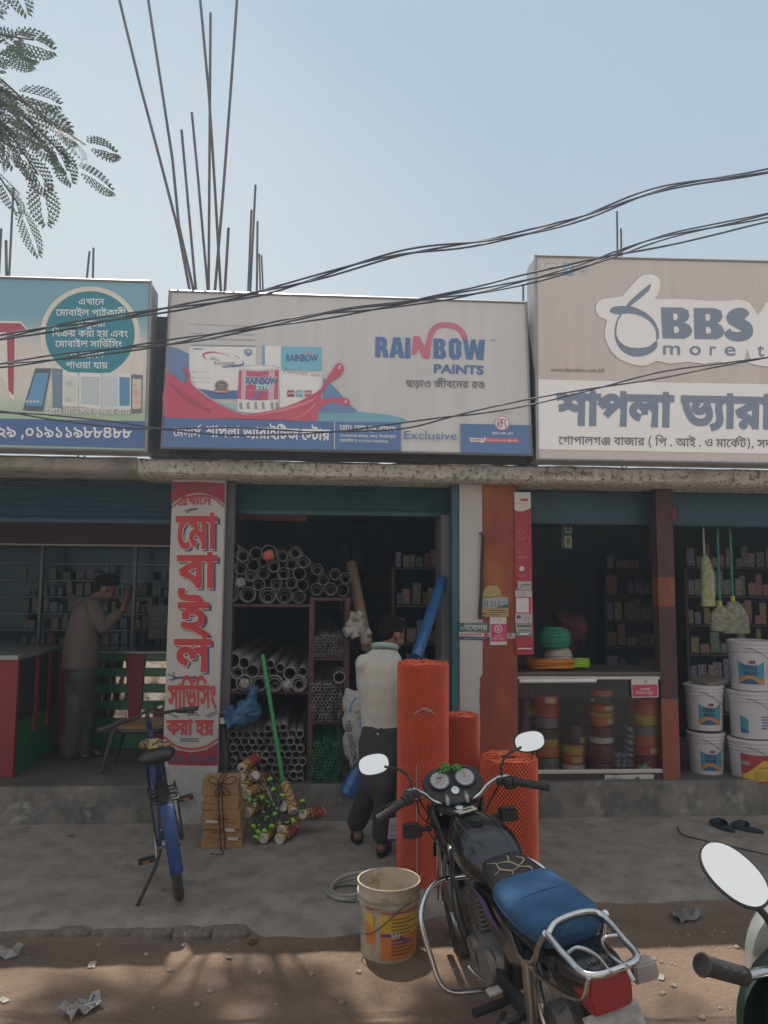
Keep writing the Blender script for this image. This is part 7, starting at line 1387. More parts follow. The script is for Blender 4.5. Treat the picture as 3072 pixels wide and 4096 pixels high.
# ---------------------------------------------------------------- goods and bits in front of the shops
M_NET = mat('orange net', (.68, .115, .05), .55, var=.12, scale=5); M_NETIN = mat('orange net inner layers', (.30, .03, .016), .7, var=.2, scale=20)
M_NET2 = mat('bright orange net', (.72, .14, .045), .55, var=.12, scale=5)
def net_roll(px, ytop, ybot, rpx, Y, label, m, cell=.0185, lean=(0, 0)):
    a, b = at(px, ybot, Y), at(px, ytop, Y); a.z = max(a.z, 0); h = b.z - a.z; r = rpx / FPX * Y
    root = thing('mesh_roll', label, 'mesh roll', a, (R(lean[0]), R(lean[1]), 0))
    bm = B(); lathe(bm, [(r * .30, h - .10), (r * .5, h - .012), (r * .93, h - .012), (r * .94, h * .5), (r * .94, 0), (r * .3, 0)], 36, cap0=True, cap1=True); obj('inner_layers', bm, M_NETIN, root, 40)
    bm = B(); n = int(2 * math.pi * r / cell); dz = cell * 1.22; steps = int(h / (dz * .9))
    for s_ in (-1, 1):
        for k in range(n):
            prev = None
            for i in range(steps + 1):
                z = h * i / steps; t = 2 * math.pi * k / n + s_ * z / dz * cell / r
                wob = 1 + .012 * noise.noise(Vector((math.cos(t) * 2, math.sin(t) * 2, z * 5)))
                c = Vector((math.cos(t), math.sin(t), 0)); tg = Vector((-math.sin(t), math.cos(t), 0)); p = c * r * (wob - (.006 if s_ < 0 else 0)) + Vector((0, 0, z))
                w = .0034; V = [bm.verts.new(p + tg * w), bm.verts.new(p + c * .004), bm.verts.new(p - tg * w)]
                if prev:
                    bm.faces.new((prev[0], prev[1], V[1], V[0])); bm.faces.new((prev[1], prev[2], V[2], V[1]))
                prev = V
    obj('net', bm, m, root)
    bm = B(); rnd = random.Random(int(px))
    pts = [Vector((rr * math.cos(t), rr * math.sin(t), h + rnd.uniform(-.004, .010))) for t, rr in [(i * .22, r * (.32 + .66 * i / 200)) for i in range(200)]]
    tube(bm, pts, .005, 4)
    for i in range(90):
        t = rnd.uniform(0, 6.28); rr = r * rnd.uniform(.5, 1.0); p = Vector((rr * math.cos(t), rr * math.sin(t), h - .01)); tube(bm, [p, p + Vector((rnd.uniform(-.015, .015), rnd.uniform(-.015, .015), rnd.uniform(.012, .03)))], .0026, 4)
    obj('cut_edge', bm, m, root)
    return root, r, h
n1, r_, h_ = net_roll(1690, 2652, 3545, 99, 4.93, 'tallest orange plastic mesh roll, standing beside the man', M_NET)
bm = B(); tube(bm, [(-.075, -r_ * .90, h_ - .30), (-.02, -r_ - .006, h_ - .262), (.02, -r_ - .01, h_ - .268), (.055, -r_ * .96, h_ - .30)], .004, 5, True, 4); tube(bm, [(-.02, -r_ - .006, h_ - .262), (.03, -r_ - .012, h_ - .285)], .003, 5)
tube(bm, [(-.06, -r_ * .97, h_ * .55), (-.055, -r_ * .99, .45), (-.052, -r_ - .004, .10), (-.02, -r_ - .02, .09)], .003, 5, True, 4); obj('tie_string', bm, flat('tie string', (.34, .30, .29)), n1)
net_roll(1859, 2860, 3600, 63, 5.22, 'narrow orange mesh roll between the tallest roll and the wide one', M_NET, .021, (0, -1))
net_roll(2037, 3030, 3530, 112, 4.98, 'short wide bright orange mesh roll behind the parked motorcycle', M_NET2, .024)
# open paint bucket, used as a water pail
zB = Z(1350, 2850, .9634)
YBk = 4.12; c0 = gnd(*zB(196, 925), -.062); c0 = Vector((at(*zB(197, 800), YBk).x, YBk, dirt_z(at(*zB(197, 800), YBk).x, YBk) - .004))
top = at(*zB(198, 640), YBk); H = top.z - c0.z; rB = 117 / .9634 / FPX * YBk
bk = thing('bucket', 'dirty open plastic bucket with torn yellow and orange label beside the mesh rolls', 'bucket', c0)
M_PAIL = mat('dirty white pail', (.46, .40, .31), .5, var=.12, scale=6, dirt=(.24, .17, .11), dscale=7, dmix=(.5, .7))
bm = B(); lathe(bm, [(rB * .2, .012), (rB * .84, .010), (rB * .85, 0), (rB * .87, .006), (rB * .925, H * .74), (rB * .985, H * .745), (rB * .985, H * .78), (rB * .94, H * .785), (rB * .945, H * .82), (rB * 1.0, H * .825), (rB * 1.0, H * .87), (rB * .955, H * .875), (rB * .96, H * .97), (rB * 1.0, H * .975), (rB * 1.0, H), (rB * .955, H * 1.0), (rB * .93, H * .9), (rB * .84, H * .25), (rB * .2, H * .25)], 48, cap0=True, cap1=True)
obj('body', bm, M_PAIL, bk, 35)
def wrap(n, u0, u1, fn, m, off):
    bm = B(); k = 26; V = []
    for j in range(9):
        V.append([]); 
        for i in range(k + 1):
            t = i / k; u = u0 + (u1 - u0) * t; lo, hi = fn(t); f = lo + (hi - lo) * j / 8; rr = rB * (.87 + .055 * f / .74) + off; V[-1].append(bm.verts.new((rr * math.sin(u), -rr * math.cos(u), H * f)))
    for p, q in zip(V, V[1:]):
        for i in range(k): bm.faces.new((p[i], p[i + 1], q[i + 1], q[i]))
    return obj(n, bm, m, bk, 60)
YL, OR_, RDL, PPL = flat('pail yellow', (.60, .38, .05)), flat('pail orange', (.55, .19, .035)), flat('pail red', (.48, .07, .04)), flat('pail purple', (.10, .05, .20))
wrap('label', -.95, -.55, lambda t: (.24, .63 - .03 * math.sin(9 * t)), OR_, .0015); wrap('label', -.95, -.60, lambda t: (.54 - .09 * t, .66), YL, .003); wrap('label', -.95, -.62, lambda t: (.70, .725), RDL, .003)
wrap('label', -.35, 1.3, lambda t: (.06, .62 - .02 * math.sin(8 * t)), OR_, .0015); wrap('label', -.35, 1.3, lambda t: (.44 - .10 * math.sin(3 * t), .66), YL, .003); wrap('label', -.35, 1.3, lambda t: (.68, .70), RDL, .003)
wrap('label_wave', -.35, .55, lambda t: (.37 - .06 * t + .03 * math.sin(4 * t), .40 - .04 * t + .03 * math.sin(4 * t)), PPL, .0045)
wrap('bare_patch', .0, .30, lambda t: (.36 + .02 * math.sin(20 * t), .42 + .03 * math.sin(14 * t)), flat('pail bare', (.46, .43, .40)), .006)
for i in range(11): wrap('small_print', .02, (.75, 1.05)[i % 2] - .08 * (i % 3), lambda t: (.60 - i * .047, .615 - i * .047), (RDL if i == 0 or i == 5 else PPL if 5 < i < 8 else flat('pail ink', (.16, .08, .04))), .006)
bm = B(); hp = [(rB * 1.0 * math.cos(a) * (1 if abs(math.cos(a)) > .2 else 1), -rB * 1.04 * math.sin(a), H * (.80 - .42 * math.sin(a) ** 2)) for a in [math.pi * i / 20 for i in range(21)]]
tube(bm, [(p[0] * math.cos(-.9) - p[1] * math.sin(-.9), p[0] * math.sin(-.9) + p[1] * math.cos(-.9), p[2]) for p in hp], .0028, 6); obj('handle', bm, flat('pail wire', (.06, .05, .045)), bk)
c = gnd(*zB(50, 690), .012); bm = B()
for k, (dx, dz, tl) in enumerate(((0, 0, 0), (.012, .022, .02), (.02, .045, .03))):
    tube(bm, [(dx + .135 * math.cos(t), .12 * math.sin(t), dz + tl * math.sin(t + 1)) for t in [2 * math.pi * i / 30 for i in range(30)]], .011, 8, closed=True)
o = obj('lid_ring', bm, mat('grey lid rings', (.26, .245, .22), .55, var=.15), smooth=50); o.location = c; tag(o, 'loose grey plastic lid rings lying on the ground behind the bucket', 'lid ring')
# stack of tied cartons
M_CART = mat('brown carton', (.36, .20, .085), .85, var=.1, scale=4); M_CTAPE = flat('carton label', (.50, .48, .48)); M_INK = flat('carton ink', (.09, .05, .03))
zE = Z(350, 2750, 2.458); YK = 5.54
rows = [(1540, 1455, 1117, 1523, 0), (1453, 1368, 1128, 1515, 1), (1366, 1284, 1125, 1506, 2), (1282, 1190, 1118, 1500, 3), (1188, 1132, 1112, 1484, 4), (1130, 1060, 1140, 1484, 5), (1058, 925, 1120, 1478, 6)]
zc0 = 0.0
for y1, y0, xl, xr, i in rows:
    hgt = (y1 - y0) / 2.458 / FPX * YK * 1.02; x0, x1 = at(*zE(xl, y1), YK).x, at(*zE(xr, y1), YK).x
    bm = B(); dd = .24; box2(bm, (-(x1 - x0) / 2, 0, .001), ((x1 - x0) / 2, dd, hgt - .001), .004); rough_up(bm, .004, 9, i)
    o = obj('carton', bm, M_CART); o.location = ((x0 + x1) / 2, YK + random.uniform(-.01, .012), zc0); o.rotation_euler = (0, 0, R(random.uniform(-2.5, 2.5)))
    tag(o, 'brown carton tied in a stack by the pillar, %s' % ['lowest, white tape at right end', 'second from below, short white label', 'third from below, white label at left', 'fourth from below, faint black print', 'fifth from below', 'second from the top', 'topmost under the string bow'][i], 'carton')
    zc0 += hgt
    if i < 4:
        sh = Sheet(planeY(YK - .016), o, 2.458); _f = sh.put
        def put(n, v, f, m, l, o=o, _f=_f):
            g = _f(n, v, f, m, l); g.parent = o; g.matrix_parent_inverse = Matrix.Translation(-o.location); return g
        sh.put = put
        if i in (0, 1, 2): a, b = {0: (1378, 1478), 1: (1338, 1446), 2: (1158, 1283)}[i]; sh.poly('tape', [zE(*p) for p in rect(a, y0 + 18, b, y0 + 50)], M_CTAPE, 1)
        sh.text('lettering', 'Action', zE(*[(1275, 1505), (1228, 1435), (1240, 1312), (1300, 1262)][i]), zE(*[(1345, 1502), (1368, 1428), (1385, 1306), (1365, 1256)][i]), M_INK, 2, .02)
        sh.poly('small_print', [zE(*p) for p in rect(1160 + i * 30, y0 + 60, 1300, y0 + 64)], M_INK, 1); sh.poly('small_print', [zE(*p) for p in rect(1300, y0 + 36, 1460, y0 + 40)] if i == 2 else [zE(*p) for p in rect(1165, y0 + 20, 1230, y0 + 24)], M_INK, 1)
xm = at(*zE(1320, 1300), YK).x; bm = B()
for dx in (-.015, .012): tube(bm, [(xm + dx + .02, YK - .02, .0), (xm + dx, YK - .022, zc0 * .5), (xm + dx - .012, YK - .022, zc0 * .85), (xm + dx - .012, YK - .0, zc0 + .006), (xm + dx - .012, YK + .22, zc0 + .006)], .004, 5, True, 3)
for s_ in (-1, 1): tube(bm, [(xm - .012, YK - .02, zc0 - .01), (xm + s_ * .06, YK - .02, zc0 + .035), (xm + s_ * .10, YK - .02, zc0 + .015), (xm + s_ * .05, YK - .024, zc0 - .015), (xm - .012, YK - .026, zc0 - .01), (xm + s_ * .05, YK - .026, zc0 - .07), (xm + s_ * .02, YK - .026, zc0 - .09), (xm - .012, YK - .026, zc0 - .012)], .0035, 5, True, 4)
tube(bm, [(xm, YK - .02, .003), (xm + .03, YK - .08, .004), (xm + .02, YK - .13, .004), (xm - .06, YK - .1, .004)], .003, 5, True, 4)
tag(obj('string', bm, mat('black string', (.03, .022, .02), .8)), 'black string tied in a bow round the carton stack', 'string')
# heap of paint rollers
M_FLEECE = mat('ochre fleece', (.46, .27, .09), .95, var=.15, scale=30, bump=.4, bscale=80); M_STRIPE = mat('fleece stripe', (.06, .045, .03), .95); M_CAPW = mat('roller end', (.55, .52, .48), .5)
M_GRIP = mat('roller grip', (.025, .035, .03), .5); M_LIME = mat('lime plastic', (.22, .52, .03), .4); M_WRAP = mat('red wrapper', (.45, .05, .05), .35); M_WIRE = mat('roller wire', (.4, .4, .4), .3, .8)
def yroll(y): return 6.02 - .42 * max(0, min(1, (y - 1130) / 560))
def P9(p): 
    q = at(*zD(*p), yroll(p[1])); q.z = max(q.z, .036); return q
def roller(a, b, g0, g1, where, wrapd=False):
    A, Bb = P9(a), P9(b); d = (Bb - A)
    if d.length < .17: d += Vector((0, .18, .0)) ; 
    d.normalize(); L_ = max(.19, min(.25, (Bb - A).length)); Bb = A + d * L_; r = .040; C_ = (A + Bb) / 2
    root = thing('paint_roller', 'ochre striped paint roller %s' % where, 'paint roller', C_); x, y = frame_of(d)
    bm = B(); tube(bm, [A - C_, Bb - C_], r, 18); obj('sleeve', bm, M_FLEECE, root, 40)
    bm = B()
    for k in range(5): q = A + d * L_ * (.12 + .19 * k) - C_; tube(bm, [q + (x * math.cos(t) + y * math.sin(t)) * r * 1.01 + d * .02 * math.sin(3 * t + k) for t in [2 * math.pi * i / 24 for i in range(24)]], .0035, 5, closed=True)
    obj('stripe', bm, M_STRIPE, root)
    for e, s_ in ((A, -1), (Bb, 1)):
        bm = B(); lathe(bm, [(r * .98, 0), (r * .9, .008), (r * .62, .010), (r * .58, .004), (r * .2, .004)], 18, e - C_, d * s_); obj('end_cap', bm, M_CAPW, root, 40)
    if wrapd: bm = B(); tube(bm, [A + d * L_ * .45 - C_, A + d * L_ * .95 - C_], r * 1.03, 18, False); obj('wrapper', bm, M_WRAP, root, 40)
    G0, G1 = P9(g0) + Vector((0, -.05, 0)), P9(g1) + Vector((0, -.05, 0)); gd = (G1 - G0).normalized()
    bm = B(); tube(bm, [Bb - C_, Bb + d * .025 - C_, (Bb + G1) / 2 + Vector((0, -.03, .02)) - C_, G1 - C_], .0035, 6, True, 4); obj('wire_frame', bm, M_WIRE, root)
    bm = B(); tube(bm, [G0 - C_, G0.lerp(G1, .35) - C_, G0.lerp(G1, .7) - C_, G1 - C_], [.014, .020, .016, .014], 10, True, 3); h_ = obj('handle', bm, M_GRIP, root, 40)
    bm = B(); lathe(bm, [(.012, -.010), (.021, -.010), (.021, .012), (.012, .012)], 14, G0 - C_, gd, False, False); tube(bm, [G0.lerp(G1, .3) - C_ + Vector((0, -.016, 0)), G0.lerp(G1, .6) - C_ + Vector((0, -.013, 0))], .006, 6); tube(bm, [G1 - C_ - gd * .02, G1 - C_ + gd * .01], .0135, 8); obj('lime_collar', bm, M_LIME, h_, 40)
RL = [((575, 1672), (725, 1612), (385, 1645), (410, 1550), 'at the very front of the heap, lower', 1), ((592, 1600), (735, 1552), (690, 1503), (590, 1520), 'lying on the front one', 0), ((440, 1665), (548, 1612), (455, 1592), (478, 1480), 'front left in a red wrapper', 1),
      ((770, 1462), (935, 1508), (770, 1345), (772, 1420), 'lying apart at the right', 1), ((606, 1400), (640, 1475), (545, 1455), (500, 1390), 'with its end towards the street', 0), ((625, 1222), (690, 1440), (505, 1165), (555, 1290), 'standing upright under the green rod', 0),
      ((310, 1452), (440, 1425), (362, 1555), (445, 1440), 'at the left edge of the heap', 0), ((345, 1385), (460, 1375), (335, 1335), (430, 1322), 'upper left of the heap', 0), ((262, 1085), (378, 1032), (440, 1318), (530, 1370), 'highest, beside the carton bow', 1),
      ((250, 1168), (350, 1130), (600, 1300), (560, 1400), 'second from the top by the cartons', 0), ((260, 1255), (350, 1215), (530, 1250), (570, 1330), 'third from the top by the cartons', 0), ((372, 1150), (440, 1215), (515, 1555), (525, 1440), 'in torn clear wrap in the middle', 1), ((300, 1300), (430, 1280), (400, 1600), (460, 1500), 'under the torn wrap', 0)]
for a in RL: roller(*a)
M_TORN = mat('torn wrapper', (.42, .06, .06), .3, var=.2, scale=9, col2=(.5, .5, .5), mix=(.48, .52))
for (x, y, s_), w in zip(((285, 1110, .05), (395, 1200, .05), (480, 1230, .06), (350, 1160, .05)), ('on the topmost roller', 'in the middle of the heap', 'near the handles', 'below the topmost roller')):
    p = P9((x, y)) + Vector((0, -.06, 0)); q = [p + Vector((random.uniform(-1, 1) * s_, random.uniform(-.02, .02), random.uniform(-1, 1) * s_)) for _ in range(4)]; bm = B(); v = [bm.verts.new(k) for k in q]; bm.faces.new(v[:3]); bm.faces.new((v[1], v[3], v[2]))
    bmesh.ops.solidify(bm, geom=bm.faces[:], thickness=.003); tag(obj('torn_wrapper', bm, M_TORN), 'torn red and clear wrapping scrap %s of paint rollers' % w, 'wrapper')
# printed sheet leaning behind the tallest roll
s = card('printed_sheet', [(1490, 1500), (1560, 1490), (1560, 1690), (1472, 1680)], zD, 5.22, (.42, .42, .46), 'pale printed sheet standing behind the tallest mesh roll', 'printed sheet')
for y in (1560, 1600, 1640): s.P('print_line', rect(1490, y, 1560, y + 5), flat('print violet', (.10, .08, .25)), 1)
s.P('print_band', rect(1474, 1668, 1560, 1690), flat('print navy', (.05, .06, .2)), 1)
# slippers and litter
M_SLIP = mat('navy slipper', (.02, .035, .05), .6)
for (x, y), a, w in (((1485, 440), 12, 'left'), ((1578, 448), 38, 'right')):
    g = gnd(*zB(x, y), .012); bm = B(); ol = [Vector((.048 * math.sin(t) * (1 + .15 * math.cos(t)), .125 * math.cos(t), 0)) for t in [2 * math.pi * i / 26 for i in range(26)]]; poly_prism(bm, ol, Vector((0, 0, .02)))
    o = obj('slipper', bm, M_SLIP, smooth=40); o.location = g - Vector((0, 0, .01)); o.rotation_euler = (0, 0, R(a)); tag(o, '%s one of two dark blue slippers left on the pavement' % w, 'slipper')
    bm = B(); loft(bm, [[Vector((.05 * math.cos(t), yy, .018 + hh_ * math.sin(t))) for t in [math.pi * i / 10 for i in range(11)]] for yy, hh_ in ((.0, .045), (.05, .048), (.10, .025))], cap=False, closed=False); obj('upper', bm, M_SLIP, o, 60)
def scrap(name, px, py, z, s_, m, label, cat, amp=.5, seed=0):
    g = gnd(*z(px, py), -.05); g.z = (dirt_z(g.x, g.y) if g.y < apron_edge(g.x) else .004) + .006
    bm = B(); n = 5; V = [[bm.verts.new((s_[0] * (i / n - .5) * (1 + .3 * noise.noise(Vector((j * .9, seed, 2)))), s_[1] * (j / n - .5) * (1 + .3 * noise.noise(Vector((i * .9, seed, 5)))), amp * s_[1] * abs(noise.noise(Vector((i * .7 + seed, j * .7, 0)))))) for i in range(n + 1)] for j in range(n + 1)]
    for j in range(n):
        for i in range(n): bm.faces.new((V[j][i], V[j][i + 1], V[j + 1][i + 1], V[j + 1][i]))
    bmesh.ops.solidify(bm, geom=bm.faces[:], thickness=.002); o = obj(name, bm, m); o.location = g; o.rotation_euler = (0, 0, R(seed * 47 % 180)); tag(o, label, cat)
zF = Z(0, 3000, 1.08); M_PAPW = flat('white paper', (.52, .50, .47)); M_CLR = mat('clear bag', (.45, .44, .42), .25, var=.3, alpha=.6)
scrap('paper_scrap', 355, 1130, zF, (.16, .10), mat('crumpled paper', (.50, .47, .44), .8, var=.2, scale=20, col2=(.10, .12, .25), mix=(.56, .6)), 'crumpled white and blue paper at the bottom left on the dirt', 'paper', 1.0, 1)
scrap('paper_scrap', 398, 938, zF, (.05, .035), M_PAPW, 'small white paper scrap on the sunlit dirt left of centre', 'paper', .6, 2); scrap('paper_scrap', 15, 1100, zF, (.05, .03), M_PAPW, 'tiny white scrap at the left edge of the dirt', 'paper', .4, 3)
scrap('plastic_scrap', 20, 888, zF, (.14, .10), M_CLR, 'crumpled clear plastic at the left edge below the bricks', 'plastic', .9, 4); scrap('leaf', 1095, 838, zF, (.06, .035), flat('dry leaf', (.24, .13, .07)), 'dry brown leaf near the broken concrete edge', 'leaf', .5, 5)
scrap('leaf', 702, 645, zF, (.04, .025), flat('yellow leaf', (.42, .33, .05)), 'small yellow leaf by the bicycle rear wheel', 'leaf', .5, 6); scrap('paper_scrap', 305, 405, zF, (.05, .03), flat('grey paper', (.3, .29, .27)), 'pale grey scrap on the concrete left of the bicycle', 'paper', .5, 7)
scrap('plastic_scrap', 1345, 785, zB, (.16, .10), mat('grey plastic', (.32, .31, .31), .4, var=.3), 'crumpled grey plastic on the rubble at the right', 'plastic', .9, 8); scrap('paper_scrap', 1245, 1008, zB, (.05, .03), M_PAPW, 'white scrap on the dirt right of the motorcycle tail', 'paper', .4, 9)
scrap('paper_scrap', 630, 888, zF, (.035, .02), M_PAPW, 'tiny white scrap on the shade edge in the middle', 'paper', .4, 10); scrap('paper_scrap', 990, 905, zF, (.035, .02), M_PAPW, 'tiny pale scrap on the dirt before the bucket', 'paper', .4, 11)
M_STONE = mat('small stone', (.24, .19, .15), .9, var=.25, scale=20)
STN = []
for k in range(4):
    bm = B(); bmesh.ops.create_icosphere(bm, subdivisions=2, radius=1)
    for v in bm.verts: v.co = Vector((v.co.x, v.co.y * .8, v.co.z * .6)) * (1 + .35 * noise.noise(v.co * 1.6 + Vector((k * 9, 0, 0))))
    me = bpy.data.meshes.new('pebble'); bm.to_mesh(me); bm.free(); me.materials.append(M_STONE); STN.append(me)
rnd = random.Random(31)
for i in range(260):
    x, y = rnd.uniform(-1.9, 2.4), rnd.uniform(2.6, 4.5)
    if rnd.random() < .35: x, y = rnd.uniform(.9, 2.6), rnd.uniform(3.9, 4.4)
    if y > apron_edge(x) - .02: continue
    o = bpy.data.objects.new('pebble', STN[i % 4]); _link(o); s_ = rnd.choice((.004, .005, .006, .008, .011, .018)); o.scale = (s_, s_, s_); o.location = (x, y, dirt_z(x, y) + s_ * .2); o.rotation_euler = (0, 0, rnd.uniform(0, 6)); tag(o, 'small stone lying on the dirt in front of the concrete edge', 'stone', 'small stones on the dirt')
bm = B(); tube(bm, [gnd(*zB(x, y), .006) for x, y in ((1310, 440), (1330, 470), (1400, 490), (1500, 512), (1659, 548))], .005, 6, True, 4); tag(obj('dry_twig', bm, mat('twig', (.08, .06, .05), .9)), 'thin dark twig lying on the pavement near the slippers', 'twig')
# ---- bicycle, seen from behind, leaning on its stand
g0 = gnd(716, 3590, 0)
by = thing('bicycle', 'old dark blue bicycle with rear carrier leaning on its stand by the pillar', 'bicycle', g0, (0, R(-10.5), R(16)))
M_BL = mat('bicycle blue', (.015, .028, .09), .4, var=.3, scale=10, dirt=(.10, .08, .07), dscale=9, dmix=(.52, .7)); M_MUD = mat('mudguard blue', (.04, .10, .29), .45, var=.2, scale=5, dirt=(.10, .11, .16), dscale=5, dmix=(.58, .75)); M_BLK = mat('bicycle black', (.03, .028, .027), .55, var=.3, scale=12, dirt=(.10, .08, .065), dscale=9, dmix=(.55, .75)); M_TYR = mat('dusty tyre', (.055, .05, .045), .9, var=.3, scale=40, dirt=(.14, .115, .09), dscale=14, dmix=(.48, .7), bump=.6, bscale=60); M_CHR = mat('dull chrome', (.35, .34, .33), .3, .9)
def bw(y, name):
    o_ = thing(name, None, None); o_.parent = by
    def wheel(n, rr, tr, m, k=44):
        bm = B(); tube(bm, [(0, y + rr * math.cos(t), .325 + rr * math.sin(t)) for t in [2 * math.pi * i / k for i in range(k)]], tr, 10, closed=True); return obj(n, bm, m, o_, 50)
    wheel('tyre', .298, .027, M_TYR); wheel('rim', .276, .013, M_CHR)
    bm = B()
    for i in range(28):
        t = 2 * math.pi * i / 28; tube(bm, [(.025 * (-1) ** i, y, .325), (0, y + .27 * math.cos(t), .325 + .27 * math.sin(t))], .0012, 3, False)
    tube(bm, [(-.05, y, .325), (.05, y, .325)], .022, 10); obj('spoke_set', bm, M_CHR, o_)
bw(0, 'rear_wheel'); bw(1.02, 'front_wheel')
def bp(n, segs, m, sm=0, k=8):
    bm = B()
    for pts, r in segs: tube(bm, pts, r, k, True, sm)
    return obj(n, bm, m, by, 50)
bp('frame', [([(0, .40, .28), (0, .28, .72)], .016), ([(0, .86, .80), (0, .40, .28)], .018), ([(0, .86, .83), (0, .30, .66)], .016), ([(0, .85, .88), (0, .89, .70)], .02)] + [q for s_ in (-1, 1) for q in (([(s_ * .02, .40, .28), (s_ * .06, .0, .325)], .010), ([(s_ * .02, .30, .66), (s_ * .065, 0, .325)], .010))], M_BL)
bp('fork', [q for s_ in (-1, 1) for q in [([(s_ * .05, .89, .70), (s_ * .055, .93, .55), (s_ * .055, 1.02, .325)], .011)]], M_BL, 4)
def guard(y, a0, a1, m, n, w=.04):
    bm = B(); V = []
    for i in range(19):
        t = R(a0 + (a1 - a0) * i / 18); V.append([bm.verts.new((w * x, y + (.345 + .014 * (1 - x * x)) * math.cos(t), .325 + (.345 + .014 * (1 - x * x)) * math.sin(t))) for x in (-1, -.6, 0, .6, 1)])
    for p, q in zip(V, V[1:]):
        for j in range(4): bm.faces.new((p[j], p[j + 1], q[j + 1], q[j]))
    bmesh.ops.solidify(bm, geom=bm.faces[:], thickness=.002); return obj(n, bm, m, by, 50)
guard(0, 128, 190, M_MUD, 'rear_mudguard', .036); guard(0, 50, 127, M_BLK, 'mudguard_front_half', .034); guard(1.02, 40, 160, M_MUD, 'front_mudguard')
bp('handlebar', [([(-.31, .70, .93), (-.2, .74, .94), (-.09, .84, .93), (0, .86, .96), (.09, .84, .93), (.2, .74, .94), (.31, .70, .93)], .011), ([(0, .86, .82), (0, .86, .97)], .013)], M_BLK, 5)
for s_ in (-1, 1):
    bp('grip', [([(s_ * .21, .735, .94), (s_ * .33, .695, .93)], .016)], M_BLK); bp('brake_lever', [([(s_ * .17, .80, .93), (s_ * .22, .80, .91), (s_ * .30, .74, .90)], .006)], M_BLK, 3)
bm = B(); ball(bm, (.09, .80, .975), (.026, .026, .02)); obj('bell', bm, M_CHR, by, 60)
bm = B(); loft(bm, [ell((0, y_, z_), w, t_, 18, 2.2, Vector((1, 0, 0)), Vector((0, 0, 1))) for y_, z_, w, t_ in ((.08, .80, .05, .02), (.10, .80, .10, .04), (.17, .805, .115, .042), (.25, .80, .075, .034), (.38, .795, .03, .025), (.41, .79, .015, .014))]); sd_ = obj('saddle', bm, mat('saddle black', (.022, .022, .022), .3), by, 60)
bm = B(); ball(bm, (.02, .24, .84), (.075, .08, .03)); ball(bm, (-.03, .28, .85), (.05, .06, .03)); rough_up(bm, .03, 22); obj('saddle_cloth', bm, mat('yellow cloth', (.34, .25, .08), .9, var=.4, scale=14, col2=(.06, .05, .05), mix=(.5, .56)), sd_, 60)
bp('carrier', [([(s_ * .075, -.16 + .0, .60), (s_ * .08, .16, .62)], .006) for s_ in (-1, 1)] + [([(-.08, y_, .605), (.08, y_, .605)], .006) for y_ in (-.16, -.10, -.02, .06, .14)] + [([(s_ * .075, -.02, .60), (s_ * .075, .0, .33)], .006) for s_ in (-1, 1)] + [([(-.07, .02, .645), (-.07, -.14, .63), (.07, -.14, .63), (.07, .02, .645)], .005)], M_BLK)
bp('crank', [([(-.07, .40, .28), (.07, .40, .28)], .012), ([(.07, .40, .28), (.085, .47, .42)], .009), ([(-.07, .40, .28), (-.085, .33, .15)], .009)], M_CHR); bm = B(); tube(bm, [(.05, .40 + .09 * math.cos(t), .28 + .09 * math.sin(t)) for t in [2 * math.pi * i / 24 for i in range(24)]], .008, 6, closed=True); tube(bm, [(.05, .40, .37), (.05, .0, .36)], .006, 5); tube(bm, [(.05, .40, .19), (.05, .0, .29)], .006, 5); obj('chain', bm, M_BLK, by)
for s_, y_, z_ in ((1, .47, .42), (-1, .33, .15)):
    bm = B(); box(bm, (s_ * .145, y_, z_), (.10, .075, .022), None, .006); pd = obj('pedal', bm, M_BLK, by); bm = B(); box(bm, (s_ * .15, y_ - .039, z_), (.035, .006, .012)); obj('reflector', bm, flat('amber reflector', (.45, .14, .02)), pd)
bp('kickstand', [([(-.06, -.0, .30), (-.10, -.02, .22), (-.235, -.04, .035)], .010), ([(-.225, -.04, .035), (-.26, -.05, .03)], .012)], M_BLK)
# ---------------------------------------------------------------- parked motorcycle: x forward, y left, z up from the rear axle's ground point
TH, LEAN, STEER, MSC = .1894, .1904, -.159, .9585
_f = Vector((-math.sin(TH), math.cos(TH), 0)); _l = Vector((-_f.y, _f.x, 0))
def bike_matrix(loc):
    m = Matrix.Identity(4); c, s = math.cos(LEAN), math.sin(LEAN)
    cols = (_f, _l * c - Vector((0, 0, 1)) * s, _l * s + Vector((0, 0, 1)) * c)
    for i in range(3):
        for j in range(3): m[j][i] = cols[i][j] * MSC
    m.translation = Vector(loc); return m
_ax = Vector((-math.sin(.46), 0, math.cos(.46))); _ao = Vector((.85, 0, .95)); _sq = Quaternion(_ax, STEER)
def stv(p): return _ao + _sq @ (Vector(p) - _ao)
mb = thing('motorcycle', 'black motorcycle with blue seat cover and chrome rear carrier parked facing the shops', 'motorcycle'); mb.matrix_world = bike_matrix((.9375, 2.9806, -.078))
M_BP = mat('black paint', (.012, .012, .014), .22, var=.2, coat=.6, dirt=(.045, .042, .04), dscale=5, dmix=(.55, .8)); M_BM = mat('black matt', (.022, .022, .023), .55, var=.2, dirt=(.07, .062, .055), dscale=8, dmix=(.55, .8)); M_CH = mat('chrome', (.60, .60, .60), .16, 1.0, var=.1, scale=30, dirt=(.30, .27, .24), dscale=14, dmix=(.62, .75)); M_RUB = mat('grip rubber', (.030, .027, .027), .65, var=.2)
M_ENG = mat('engine alloy', (.25, .235, .215), .5, .5, var=.25, scale=12, dirt=(.10, .075, .055), dscale=6, dmix=(.48, .7)); M_MIRR = mat('mirror glass', (.9, .9, .9), .03, 1.0, var=0)
def mo(par, n, bm, m, sm=45):
    return obj(n, bm, m, par, sm)
